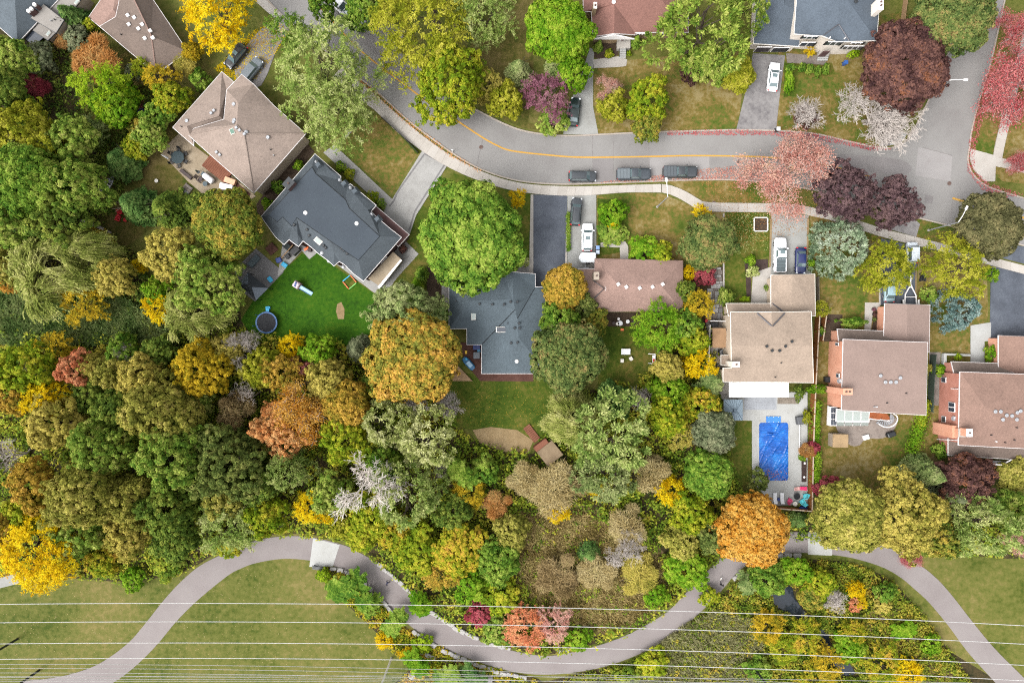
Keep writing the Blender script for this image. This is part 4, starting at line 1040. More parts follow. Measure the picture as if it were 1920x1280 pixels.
# ------------------------------------------------------------------ foliage
def leafcol(c):
    """leaf reflectance from the colour the eye sees; greens lean to yellow"""
    l = list(lin(c))
    if l[2] < .72 * l[1]:
        l[2] *= .8
        if l[1] >= l[0]: l[0] = min(l[1] * 1.02, l[0] * 1.07)
    return tuple(v * 1.08 / (1 + .95 * v) for v in l)
PAL = {
    'green': [(52, 89, 28), (84, 121, 40), (121, 153, 57), (151, 173, 78)],
    'mid': [(70, 105, 38), (108, 140, 53), (148, 169, 75), (188, 196, 106)],
    'bright': [(60, 104, 16), (88, 134, 26), (122, 158, 42), (150, 178, 60)],
    'lime': [(84, 124, 18), (118, 156, 26), (150, 180, 42), (104, 140, 28)],
    'dark': [(61, 77, 38), (88, 107, 53), (123, 136, 72), (151, 154, 89)],
    'deep': [(53, 74, 29), (78, 105, 41), (113, 134, 55), (141, 152, 68)],
    'olive': [(90, 97, 41), (133, 134, 58), (178, 167, 80), (206, 184, 102)],
    'khaki': [(121, 119, 50), (171, 155, 71), (210, 182, 91), (150, 146, 66)],
    'yolive': [(84, 98, 22), (124, 132, 32), (164, 160, 50), (190, 180, 74)],
    'ygreen': [(77, 107, 21), (117, 140, 30), (161, 166, 45), (205, 183, 59)],
    'yellow': [(184, 128, 6), (238, 182, 8), (255, 214, 36), (236, 190, 16)],
    'gold': [(108, 110, 30), (172, 138, 32), (220, 172, 42), (234, 184, 56)],
    'amber': [(112, 108, 40), (160, 128, 48), (202, 150, 62), (216, 162, 78)],
    'orange': [(172, 100, 34), (214, 138, 52), (234, 166, 84), (222, 160, 72)],
    'peach': [(190, 105, 60), (231, 141, 90), (244, 167, 111), (180, 141, 103)],
    'rust': [(150, 92, 49), (184, 120, 71), (201, 143, 94), (137, 120, 71)],
    'mixor': [(103, 111, 47), (160, 139, 56), (220, 152, 66), (229, 167, 88)],
    'coral': [(186, 92, 66), (222, 122, 92), (232, 146, 112), (200, 130, 84)],
    'pinkred': [(176, 104, 92), (202, 134, 118), (214, 158, 140), (196, 150, 124)],
    'crimson': [(150, 58, 62), (184, 86, 88), (202, 116, 112), (170, 84, 76)],
    'burgundy': [(110, 36, 46), (150, 56, 66), (172, 80, 86), (124, 54, 54)],
    'maroon': [(54, 36, 36), (80, 54, 50), (106, 74, 66), (130, 80, 62)],
    'purple': [(60, 44, 48), (84, 64, 66), (108, 84, 84), (92, 70, 66)],
    'plum': [(88, 50, 62), (124, 74, 88), (146, 98, 110), (100, 92, 66)],
    'silver': [(108, 132, 64), (164, 181, 101), (215, 224, 150), (237, 240, 176)],
    'sage': [(87, 119, 53), (130, 159, 81), (175, 195, 114), (208, 217, 141)],
    'feather': [(84, 112, 48), (122, 146, 72), (156, 172, 104), (180, 186, 132)],
    'willow': [(84, 99, 42), (123, 136, 66), (164, 168, 100), (190, 190, 125)],
    'spruce': [(84, 112, 90), (122, 148, 122), (160, 182, 156), (184, 200, 176)],
    'bspruce': [(70, 100, 96), (106, 136, 130), (142, 168, 160), (172, 190, 178)],
    'fir': [(40, 72, 36), (64, 100, 50), (96, 130, 70), (118, 144, 82)],
    'conif': [(80, 106, 61), (117, 140, 83), (153, 168, 110), (175, 186, 131)],
    'slatey': [(72, 84, 64), (98, 110, 86), (128, 136, 110), (116, 118, 96)],
    'bronze': [(56, 58, 40), (80, 80, 56), (106, 102, 74), (122, 112, 82)],
    'mixgo': [(69, 93, 36), (106, 121, 47), (158, 140, 59), (190, 151, 66)],
    'dmix': [(54, 74, 40), (82, 102, 56), (116, 124, 72), (148, 120, 82)],
    'tan': [(137, 116, 79), (173, 150, 107), (199, 175, 133), (160, 146, 92)],
    'drybrush': [(112, 98, 58), (158, 134, 88), (190, 164, 116), (140, 138, 70)],
    'brown': [(98, 81, 56), (137, 113, 83), (167, 141, 107), (126, 113, 75)],
    'greybark': [(116, 108, 100), (160, 152, 144), (188, 180, 172), (148, 140, 130)],
    'reed': [(66, 92, 50), (96, 120, 70), (132, 148, 98), (108, 126, 66)],
    'palereed': [(100, 104, 66), (132, 130, 92), (160, 154, 118), (110, 118, 62)],
    'under': [(69, 97, 32), (109, 134, 42), (157, 167, 56), (209, 181, 70)],
    'colour2': [(68, 94, 30), (108, 126, 40), (152, 146, 55), (196, 155, 64)],
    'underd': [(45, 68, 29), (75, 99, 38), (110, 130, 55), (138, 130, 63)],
    'colour': [(84, 112, 24), (136, 144, 34), (196, 164, 50), (204, 142, 66)],
}
LM = {}
def leaf_mat(pal):
    if pal in LM:
        return LM[pal]
    m, nt, b = nodes_of('leaf_' + pal)
    at = nt.nodes.new('ShaderNodeAttribute'); at.attribute_name = 'tint'
    sp = nt.nodes.new('ShaderNodeSeparateXYZ'); nt.links.new(at.outputs['Vector'], sp.inputs[0])
    oi = nt.nodes.new('ShaderNodeObjectInfo')
    tc = nt.nodes.new('ShaderNodeTexCoord')
    add = nt.nodes.new('ShaderNodeVectorMath'); add.operation = 'ADD'
    nt.links.new(tc.outputs['Object'], add.inputs[0])
    cmb = nt.nodes.new('ShaderNodeCombineXYZ')
    nt.links.new(mth(nt, 'MULTIPLY', oi.outputs['Random'], 50.0), cmb.inputs[0])
    nt.links.new(cmb.outputs[0], add.inputs[1])
    n = nt.nodes.new('ShaderNodeTexNoise'); n.inputs['Scale'].default_value = 0.32; n.inputs['Detail'].default_value = 2
    nt.links.new(add.outputs[0], n.inputs['Vector'])
    big = mth(nt, 'MULTIPLY', mth(nt, 'SUBTRACT', n.outputs[0], 0.5), 1.7)
    f = mth(nt, 'ADD', mth(nt, 'ADD', mth(nt, 'MULTIPLY', sp.outputs[0], 0.42), mth(nt, 'MULTIPLY', sp.outputs[1], 0.5)), big)
    f = mth(nt, 'ADD', f, mth(nt, 'MULTIPLY', mth(nt, 'SUBTRACT', oi.outputs['Random'], 0.5), 0.12), True)
    r = ramp(nt, [leafcol(c) for c in PAL[pal]], [0.05, 0.38, 0.7, 1.0])
    nt.links.new(f, r.inputs[0])
    nt.links.new(r.outputs[0], b.inputs['Base Color'])
    b.inputs['Roughness'].default_value = 0.75
    b.inputs['Specular IOR Level'].default_value = 0.06
    tr = nt.nodes.new('ShaderNodeBsdfTranslucent'); nt.links.new(r.outputs[0], tr.inputs[0])
    mx = nt.nodes.new('ShaderNodeMixShader'); mx.inputs[0].default_value = 0.4
    nt.links.new(b.outputs[0], mx.inputs[1]); nt.links.new(tr.outputs[0], mx.inputs[2])
    nt.links.new(mx.outputs[0], nt.nodes['Material Output'].inputs[0])
    LM[pal] = m
    return m

def unit(a):
    return a / np.maximum(np.linalg.norm(a, axis=1, keepdims=True), 1e-6)

def leaves(name, pos, nrm, size, tint, aspect=1.6, axis=None, rng=None, extra=None):
    """one mesh of N leaf faces; extra = (verts, quads, tint) of thin twigs joined in"""
    N = len(pos)
    rnd = rng.normal(size=(N, 3))
    ax = rnd if axis is None else axis
    u = unit(ax - nrm * np.sum(ax * nrm, axis=1, keepdims=True))
    v = np.cross(nrm, u)
    s = size[:, None]
    V = np.empty((N, 4, 3), np.float32)
    V[:, 0] = pos + u * s * aspect
    V[:, 1] = pos + v * s
    V[:, 2] = pos - u * s * aspect
    V[:, 3] = pos - v * s
    V = V.reshape(-1, 3); T = np.repeat(tint.astype(np.float32), 4, axis=0)
    return quads(name, V, T)

def quads(name, V, T):
    n = len(V) // 4
    me = bpy.data.meshes.new(name)
    me.vertices.add(len(V)); me.vertices.foreach_set('co', V.astype(np.float32).ravel())
    me.loops.add(n * 4); me.loops.foreach_set('vertex_index', np.arange(n * 4, dtype=np.int32))
    me.polygons.add(n)
    me.polygons.foreach_set('loop_start', np.arange(0, n * 4, 4, dtype=np.int32))
    me.update(calc_edges=True)
    a = me.attributes.new('tint', 'FLOAT_VECTOR', 'POINT')
    a.data.foreach_set('vector', T.astype(np.float32).ravel())
    me.materials.append(None)
    return me

def sphere_dirs(rng, n, zmin=-0.3):
    z = rng.uniform(zmin, 1, n); a = rng.uniform(0, 2 * math.pi, n); r = np.sqrt(1 - z * z)
    return np.stack([r * np.cos(a), r * np.sin(a), z], 1)

def lobes_of(rng, Rr, Hh, n, flat_=1.0, low=0.22):
    """crown = central dome and n lobes round it"""
    c = [(0, 0, Hh * 0.62)]; r = [(Rr * .66, Rr * .66, Hh * .36 * flat_)]
    if n > 13:                                               # one full dome with shallow bumps
        r = [(Rr * .84, Rr * .84, Hh * .36)]; a0 = rng.uniform(0, 6.28)
        for i in range(n):
            f = math.sqrt((i + .5) / n) * .72; a = a0 + i * 2.399; q = Rr * rng.uniform(.2, .3)
            d = f * Rr + rng.uniform(-.04, .04) * Rr
            c.append((d * math.cos(a), d * math.sin(a), Hh * .62 + Hh * .3 * math.sqrt(max(0, 1 - (d / (.86 * Rr)) ** 2)) - .05 * Hh)); r.append((q, q, Hh * .11))
        return np.array(c), np.array(r)
    a0 = rng.uniform(0, 6.28)
    for i in range(n):
        a = a0 + i * 2.399 + rng.uniform(-.3, .3)
        d = Rr * rng.uniform(.40, .80); q = Rr * rng.uniform(.22, .46)
        q = min(q, Rr * 1.06 - d + 0.1 * Rr)
        c.append((d * math.cos(a), d * math.sin(a), Hh * rng.uniform(.36, .74))); r.append((q, q * rng.uniform(.75, 1.3), Hh * rng.uniform(.14, .26) * flat_))
    return np.array(c), np.array(r)

def clump_points(rng, c, r, cr, dens, zmin=-0.35, jit=0.1):
    P, Nn = [], []
    for i in range(len(c)):
        area = 2 * math.pi * r[i][0] * (r[i][0] + r[i][2])
        n = max(6, int(area / (cr * cr * 3.1) * dens))
        d = sphere_dirs(rng, n, zmin)
        p = c[i] + d * r[i] * (1 + rng.normal(0, jit, (n, 1)))
        keep = np.ones(n, bool)
        for j in range(len(c)):
            if j != i:
                keep &= np.sum(((p - c[j]) / (r[j] * (0.86 if len(c) < 14 else .6))) ** 2, axis=1) > 1
        P.append(p[keep]); Nn.append(unit(d / r[i])[keep])
    return np.concatenate(P), np.concatenate(Nn)

def crown_clumpy(name, Rr, Hh, seed, cr, per, leaf, nl=8, dens=1.0, flat_=1.0, aspect=1.5):
    rng = np.random.default_rng(seed)
    c, r = lobes_of(rng, Rr, Hh, nl, flat_)
    P, Nn = clump_points(rng, c, r, cr, dens, -0.35, 0.07 if nl > 13 else 0.15)
    th = np.arctan2(P[:, 1], P[:, 0]); kf = np.ones(len(P))
    for k in (2, 3, 4, 5, 7):
        kf += rng.uniform(.015, .055) * np.cos(k * th + rng.uniform(0, 6.28))
    P[:, :2] *= kf[:, None]
    K = len(P)
    cs = cr * rng.uniform(.6, 1.4, K)
    idx = np.repeat(np.arange(K), per)
    n = len(idx)
    off = unit(rng.normal(size=(n, 3)) + Nn[idx] * 0.9)
    rad = cs[idx] * rng.uniform(.45, 1.0, n) ** 0.5
    pos = P[idx] + off * rad[:, None] * np.array([1, 1, .8])
    nr = unit(off * 0.8 + Nn[idx] * 0.35 + rng.normal(0, .42, (n, 3)) + np.array([0, 0, .25]))
    ct = rng.uniform(0, 1, K); hz = pos[:, 2] / Hh
    tint = np.stack([ct[idx], rng.uniform(0, 1, n), hz], 1)
    return leaves(name, pos, nr, leaf * rng.uniform(.7, 1.25, n), tint, aspect, None, rng)

def crown_feather(name, Rr, Hh, seed, cr, per, leaf, nl=8, dens=0.8):
    """sprays of fine leaflets that arch outwards: airy, with gaps"""
    rng = np.random.default_rng(seed)
    c, r = lobes_of(rng, Rr, Hh, nl)
    P, Nn = clump_points(rng, c, r, cr, dens, -0.2, 0.16)
    K = len(P)
    out = unit(Nn * np.array([1, 1, .25]) + rng.normal(0, .55, (K, 3)) * np.array([1, 1, .4]))
    idx = np.repeat(np.arange(K), per); n = len(idx)
    t = rng.uniform(-1, 1, n); L = cr * rng.uniform(1.0, 1.9, K)[idx]
    side = np.cross(out, np.array([0, 0, 1.0]))[idx]
    s = rng.normal(0, .24, n) * cr
    pos = P[idx] + out[idx] * (t * L)[:, None] + side * s[:, None]
    pos[:, 2] -= 0.22 * t * np.abs(t) * L - rng.normal(0, .12, n) * cr
    nr = unit(np.array([0, 0, 1.0]) + rng.normal(0, .5, (n, 3)) + Nn[idx] * .3)
    axis = out[idx] * .6 + side * np.sign(s)[:, None] + rng.normal(0, .3, (n, 3))
    tint = np.stack([rng.uniform(0, 1, K)[idx], rng.uniform(0, 1, n), pos[:, 2] / Hh], 1)
    return leaves(name, pos, nr, leaf * rng.uniform(.6, 1.2, n), tint, 2.6, axis, rng)

def crown_willow(name, Rr, Hh, seed, per=9, strands=1500, leaf=0.1):
    rng = np.random.default_rng(seed)
    c, r = lobes_of(rng, Rr, Hh, 7)
    P, Nn = clump_points(rng, c, r, 0.9, 0.55, 0.0, 0.1)
    K = len(P)
    flow = unit(Nn * np.array([1, 1, 0]) + np.array([.5, -.3, 0]) + rng.normal(0, .25, (K, 3)) * np.array([1, 1, 0]))
    g = max(2, strands // K)
    ix = np.repeat(np.arange(K), g); S = len(ix)
    ct = rng.uniform(0, 1, K)
    d0 = unit(flow[ix] + rng.normal(0, .32, (S, 3)) * np.array([1, 1, .1]))
    st = P[ix] + rng.normal(0, .3, (S, 3)); L = rng.uniform(1.4, 3.0, S)
    t = np.linspace(0, 1, per)
    pos = (st[:, None] + d0[:, None] * (L[:, None] * t)[..., None])
    pos[..., 2] -= (L[:, None] * .75 * t ** 2)
    pos = pos.reshape(-1, 3); n = len(pos)
    ii = np.repeat(np.arange(S), per)
    axis = d0[ii] + np.array([0, 0, -1.0]) * np.tile(t, S)[:, None] * 1.2 + rng.normal(0, .15, (n, 3))
    nr = unit(np.array([0, 0, 1.0]) + d0[ii] * .5 + rng.normal(0, .35, (n, 3)))
    tint = np.stack([np.clip(ct[ix][ii] * .5 + np.tile(t, S) * .4, 0, 1), rng.uniform(0, 1, n), pos[:, 2] / Hh], 1)
    return leaves(name, pos, nr, leaf * rng.uniform(.8, 1.3, n), tint, 2.6, axis, rng)

def crown_tufts(name, Rr, Hh, seed, cr, per, leaf, cone=False, dens=1.0, nl=9, jit=.12):
    """bunches of narrow leaves or needles that point outwards"""
    rng = np.random.default_rng(seed)
    if cone:
        n = int(dens * math.pi * Rr * math.hypot(Rr, Hh) / (cr * cr * 1.7))
        f = 1 - np.sqrt(rng.uniform(0, 1, n)); a = rng.uniform(0, 6.28, n)
        rad = Rr * (1 - f) ** .9 * (1 + .1 * np.sin(a * 5 + f * 9)) * rng.uniform(.8, 1.06, n)
        P = np.stack([rad * np.cos(a), rad * np.sin(a), Hh * (.05 + .93 * f)], 1)
        Nn = unit(np.stack([np.cos(a), np.sin(a), np.full(n, .35)], 1))
    else:
        c, r = lobes_of(rng, Rr, Hh, nl)
        P, Nn = clump_points(rng, c, r, cr, dens, -0.2, jit)
    K = len(P); idx = np.repeat(np.arange(K), per); n = len(idx)
    cs = cr * rng.uniform(.6, 1.35, K)
    d = unit(Nn[idx] * 1.0 + rng.normal(0, .55, (n, 3)) + np.array([0, 0, .15]))
    t = rng.uniform(.25, 1, n)
    pos = P[idx] + d * (cs[idx] * t)[:, None] * 1.1
    nr = unit(np.cross(d, rng.normal(size=(n, 3))) + np.array([0, 0, .55]))
    tint = np.stack([np.clip(rng.uniform(0, 1, K)[idx] * .5 + t * .5, 0, 1), rng.uniform(0, 1, n), pos[:, 2] / Hh], 1)
    return leaves(name, pos, nr, leaf * rng.uniform(.7, 1.3, n), tint, 2.7, d, rng)

def crown_conifer(name, Rr, Hh, seed, nb=360, leaf=0.13, droop=0.15, per=34, tuft=0.3):
    rng = np.random.default_rng(seed)
    f = rng.uniform(0, 1, nb) ** 1.35                       # 0 = low branch, 1 = tip
    z0 = Hh * (0.08 + 0.9 * f)
    a = np.arange(nb) * 2.399 + rng.uniform(-.3, .3, nb)
    Lb = Rr * (1 - f) ** 0.85 * rng.uniform(.82, 1.08, nb) + 0.12
    d = np.stack([np.cos(a), np.sin(a), np.full(nb, -droop)], 1)
    side = np.stack([-np.sin(a), np.cos(a), np.zeros(nb)], 1)
    k = np.maximum(6, (per * (0.25 + Lb / Rr)).astype(int))
    idx = np.repeat(np.arange(nb), k); n = len(idx)
    t = rng.uniform(0.12, 1, n) ** 0.7
    wd = Lb[idx] * 0.26 * (1.15 - t) + tuft * .5
    s = rng.uniform(-1, 1, n) * wd
    pos = np.stack([np.zeros(n), np.zeros(n), z0[idx]], 1) + d[idx] * (t * Lb[idx])[:, None] + side[idx] * s[:, None]
    pos[:, 2] += rng.normal(0, .08, n) - 0.25 * np.abs(s) + 0.18 * Lb[idx] * t ** 2
    axis = d[idx] + side[idx] * (s / np.maximum(wd, .01))[:, None] * .9 + rng.normal(0, .2, (n, 3))
    nr = unit(np.array([0, 0, 1.0]) + d[idx] * .45 + rng.normal(0, .4, (n, 3)))
    tint = np.stack([np.clip(rng.uniform(0, 1, nb)[idx] * .55 + t * .45, 0, 1), rng.uniform(0, 1, n), pos[:, 2] / Hh], 1)
    return leaves(name, pos, nr, leaf * rng.uniform(.7, 1.3, n), tint, 2.1, axis, rng)

def crown_twiggy(name, Rr, Hh, seed, n=6000, L=0.5, wd=0.022, nl=6):
    """bush of fine bare stems and dry leaves"""
    rng = np.random.default_rng(seed)
    c, r = lobes_of(rng, Rr, Hh, nl)
    i = rng.integers(0, len(c), n)
    d = sphere_dirs(rng, n, -0.1)
    pos = c[i] + d * r[i] * (rng.uniform(.35, 1.05, n)[:, None])
    axis = d + rng.normal(0, .5, (n, 3)) + np.array([0, 0, .25])
    nr = unit(rng.normal(0, .6, (n, 3)) + np.array([0, 0, 1.0]))
    tint = np.stack([rng.uniform(0, 1, n), rng.uniform(0, 1, n), pos[:, 2] / Hh], 1)
    return leaves(name, pos, nr, wd * rng.uniform(.7, 1.6, n), tint, L / wd / 2, axis, rng)

def skeleton(rng, Rr, Hh, levels=5, trunk=0.3, first=0.28, spread=0.95, kids=(3, 4), up=0.25):
    """branch segments (p0, p1, r0, r1, level)"""
    segs = []
    def grow(p, d, L, r, lv):
        n = 3 if lv < 3 else 2
        q = p.copy(); dd = d.copy()
        pts = [q.copy()]
        for k in range(n):
            dd = dd + rng.normal(0, .12, 3) + np.array([0, 0, up * .12]); dd /= np.linalg.norm(dd)
            q2 = q + dd * L / n
            segs.append((q.copy(), q2.copy(), r * (1 - .35 * k / n), r * (1 - .35 * (k + 1) / n), lv))
            q = q2; pts.append(q.copy())
        if lv >= levels: return
        m = rng.integers(kids[0], kids[1] + 1) + (1 if lv == 0 else 0)
        for k in range(m):
            a = rng.uniform(0, 6.28); t = rng.uniform(.45, 1.0) if lv else rng.uniform(.7, 1.0)
            st = pts[0] + (pts[-1] - pts[0]) * t
            w_ = np.cross(dd, rng.normal(size=3)); w_ /= np.linalg.norm(w_)
            nd = dd * rng.uniform(.5, .9) + w_ * spread * rng.uniform(.6, 1.1); nd[2] += up
            nd /= np.linalg.norm(nd)
            grow(st, nd, L * rng.uniform(.55, .8), r * .58, lv + 1)
    grow(np.zeros(3), np.array([0, 0, 1.0]), Hh * first, trunk, 0)
    P = np.array([s[1] for s in segs])
    k = Rr / max(1e-3, np.percentile(np.hypot(P[:, 0], P[:, 1]), 97)); kz = Hh / P[:, 2].max()
    sc = np.array([k, k, kz])
    return [(a * sc, b * sc, r0, r1, lv) for a, b, r0, r1, lv in segs]

def seg_mesh(name, segs, minr=0.02, sides=4):
    """tapered sticks joined into one branching mesh"""
    V, F = [], []
    for a, b, r0, r1, lv in segs:
        d = b - a; L = np.linalg.norm(d)
        if L < 1e-4: continue
        d = d / L; u = np.cross(d, [0, 0, 1.0])
        if np.linalg.norm(u) < .05: u = np.cross(d, [0, 1.0, 0])
        u /= np.linalg.norm(u); v = np.cross(d, u); n0 = len(V)
        sd = sides + 2 if lv == 0 else (sides if lv < 3 else 3)
        for p, r_ in ((a, max(r0, minr)), (b, max(r1, minr))):
            for k in range(sd):
                t = 2 * math.pi * k / sd
                V.append(p + (u * math.cos(t) + v * math.sin(t)) * r_)
        for k in range(sd):
            F.append((n0 + k, n0 + (k + 1) % sd, n0 + sd + (k + 1) % sd, n0 + sd + k))
    me = bpy.data.meshes.new(name)
    me.from_pydata([tuple(p) for p in V], [], F); me.update()
    me.materials.append(None)
    return me

def sparse_leaves(name, segs, Rr, Hh, seed, per, leaf, levels, spread=0.35):
    rng = np.random.default_rng(seed)
    tips = np.array([s[1] for s in segs if s[4] >= levels - 1])
    idx = np.repeat(np.arange(len(tips)), per); n = len(idx)
    pos = tips[idx] + rng.normal(0, spread, (n, 3))
    nr = unit(np.array([0, 0, .9]) + rng.normal(0, .6, (n, 3)))
    tint = np.stack([rng.uniform(0, 1, len(tips))[idx], rng.uniform(0, 1, n), pos[:, 2] / Hh], 1)
    axis = pos * np.array([1, 1, .2]) + rng.normal(0, 2.0, (n, 3))
    return leaves(name, pos, nr, leaf * rng.uniform(.6, 1.3, n), tint, 1.9, axis, rng)

def crown_fronds(name, Rr, Hh, seed, nf=16, per=26):
    """rosettes of long compound leaves, seen as stars from above"""
    rng = np.random.default_rng(seed)
    cen = [(0, 0, Hh)] + [(Rr * .5 * math.cos(a), Rr * .5 * math.sin(a), Hh * rng.uniform(.6, .9)) for a in rng.uniform(0, 6.28, 3)]
    P, X, Nn, T = [], [], [], []
    for ci, c in enumerate(cen):
        for k in range(nf):
            a = k * 2 * math.pi / nf + rng.uniform(-.2, .2); L = Rr * rng.uniform(.45, .8)
            d = np.array([math.cos(a), math.sin(a), 0]); sd = np.array([-d[1], d[0], 0]); ct = rng.uniform()
            for j in range(per):
                t = (j + 1) / per; s = 1 if j % 2 else -1
                p = np.array(c) + d * L * t + np.array([0, 0, .35 * L * (t - 1.5 * t * t)])
                P.append(p + sd * s * .12 * L * (1.1 - t)); X.append(sd * s + d * .5); Nn.append(np.array([0, 0, 1.0]) + rng.normal(0, .3, 3)); T.append((ct, rng.uniform(), 1))
    P, X, Nn, T = map(np.array, (P, X, Nn, T))
    return leaves(name, P, unit(Nn), np.full(len(P), .055 * Rr), T, 2.4, X, rng)

# prototypes: key -> list of (crown mesh, trunk mesh, R, H)
PROTO = {}
def trunk_mesh(seed, Rr, Hh, tr):
    rng = np.random.default_rng(seed)
    return seg_mesh('trunk', skeleton(rng, Rr * .72, Hh * .78, 2, tr, 0.34, 0.9, (3, 4), 0.3), 0.03, 6)
def proto(key, n, fn, Rr, Hh, tr):
    PROTO[key] = [(fn(i), trunk_mesh(i + 5, Rr, Hh, tr), Rr, Hh) for i in range(n)]
proto('ML', 4, lambda i: crown_clumpy('crown', 8, 14, 10 + i, 0.66, 42, 0.155, 11, 1.35), 8, 14, .38)
proto('DL', 3, lambda i: crown_clumpy('crown', 8, 13, 110 + i, 0.6, 40, 0.15, 26, 1.4), 8, 13, .38)
proto('DM', 2, lambda i: crown_clumpy('crown', 4.5, 8, 114 + i, 0.42, 36, 0.125, 18, 1.3), 4.5, 8, .24)
proto('MM', 4, lambda i: crown_clumpy('crown', 4.5, 9, 20 + i, 0.46, 38, 0.13, 9, 1.3), 4.5, 9, .24)
proto('MS', 3, lambda i: crown_clumpy('crown', 2.2, 4, 30 + i, 0.32, 30, 0.105, 6, 1.0), 2.2, 4, .12)
proto('FL', 3, lambda i: crown_feather('crown', 8, 14, 40 + i, 0.95, 46, 0.1, 11, 1.0), 8, 14, .36)
proto('FM', 2, lambda i: crown_feather('crown', 4.5, 8, 45 + i, 0.7, 40, 0.085, 8, 1.0), 4.5, 8, .2)
proto('WL', 2, lambda i: crown_willow('crown', 6, 11, 50 + i, 9, 3000, .085), 6, 11, .34)
proto('CM', 3, lambda i: crown_conifer('crown', 3.4, 10, 60 + i, 430, .12, .15, 46), 3.4, 10, .2)
proto('CS', 2, lambda i: crown_conifer('crown', 1.8, 5.5, 65 + i, 240, .09, .1, 34), 1.8, 5.5, .12)
proto('CB', 2, lambda i: crown_conifer('crown', 5.2, 10, 68 + i, 520, .15, .22, 60, .45), 5.2, 10, .25)   # broad pale pine
proto('TL', 3, lambda i: crown_tufts('crown', 5.5, 11, 120 + i, .8, 44, .1, False, 1.15), 5.5, 11, .25)
proto('TC', 2, lambda i: crown_tufts('crown', 5, 10, 125 + i, .6, 40, .095, True, 1.2), 5, 10, .25)
proto('N', 3, lambda i: crown_twiggy('crown', 3.2, 4.5, 70 + i, 6500, .6, .03), 3.2, 4.5, .08)
proto('P', 2, lambda i: crown_fronds('crown', 1.6, 2.0, 75 + i), 1.6, 2.0, .07)
PROTO['S'] = []; PROTO['B'] = []; PROTO['BS'] = []
for i in range(2):
    rng = np.random.default_rng(80 + i)
    sk = skeleton(rng, 7.2, 10, 5, .26, .2, 1.0, (3, 4), .16)
    PROTO['S'].append((sparse_leaves('crown', sk, 7.2, 10, 82 + i, 11, .075, 5, .5), seg_mesh('trunk', sk, .03), 7.2, 10))
for i in range(3):
    rng = np.random.default_rng(90 + i)
    sk = skeleton(rng, 6, 9, 5 + (i == 1), .24, .22, (.85, 1, 1)[i], ((4, 4), (3, 4), (3, 3))[i], .2)
    PROTO['B'].append((seg_mesh('branches', [s for s in sk if s[4] > 1], .022), seg_mesh('trunk', [s for s in sk if s[4] <= 1], .03), 6, 9))
for i in range(2):
    rng = np.random.default_rng(95 + i)
    sk = skeleton(rng, 2.6, 4, 4, .1, .15, .9, (5, 6), .3)
    PROTO['BS'].append((seg_mesh('branches', [s for s in sk if s[4] > 1], .02), seg_mesh('trunk', [s for s in sk if s[4] <= 1], .03), 2.6, 4))

USE = {}
def plant(px, py, rpx, hh, key, pal, label, name=None, cat=None, ry=None, group=None, lean=0.0, rz=None, trunk_mat=None):
    """a tree or shrub whose crown shows at (px, py) with radius rpx"""
    L = PROTO[key]; k = USE.get(key, 0); USE[key] = k + 1
    cm, tm, Rr, Hh = L[k % len(L)]
    zm = hh * (0.6 if key[0] != 'C' else 0.3)
    p = W(px, py, zm); p.z = 0
    if key[0] in 'DMT': rpx *= .95
    sx = rpx * MPP(zm) / Rr; sy = (ry or rpx) * MPP(zm) / Rr
    small = hh < 4.2 or key in ('MS', 'N', 'P', 'CS', 'BS')
    nm = name or ('shrub' if small else 'tree')
    o = empty(nm, p, 0, label, cat or ('shrub' if small else 'tree'), group or ('shrubs and bushes' if small else 'trees'))
    rot = random.uniform(0, 6.28) if (rz is None and not ry) else (rz or 0)
    o.scale = (sx, sy, hh / Hh)
    if not ry:
        o.rotation_euler = (0, lean, rot)
    else:
        o.rotation_euler = (0, 0, rot)
    bare = key[0] == 'B'
    for me, nn, mm in ((tm, 'trunk', trunk_mat or (M_GREYWOOD if bare or key == 'S' else M_BARK)), (cm, 'branches' if bare else ('foliage' if small else 'crown'), (trunk_mat or M_GREYWOOD) if bare else leaf_mat(pal))):
        c = bpy.data.objects.new(nn, me); COL.objects.link(c); c.parent = o
        c.material_slots[0].link = 'OBJECT'; c.material_slots[0].material = mm
    return o
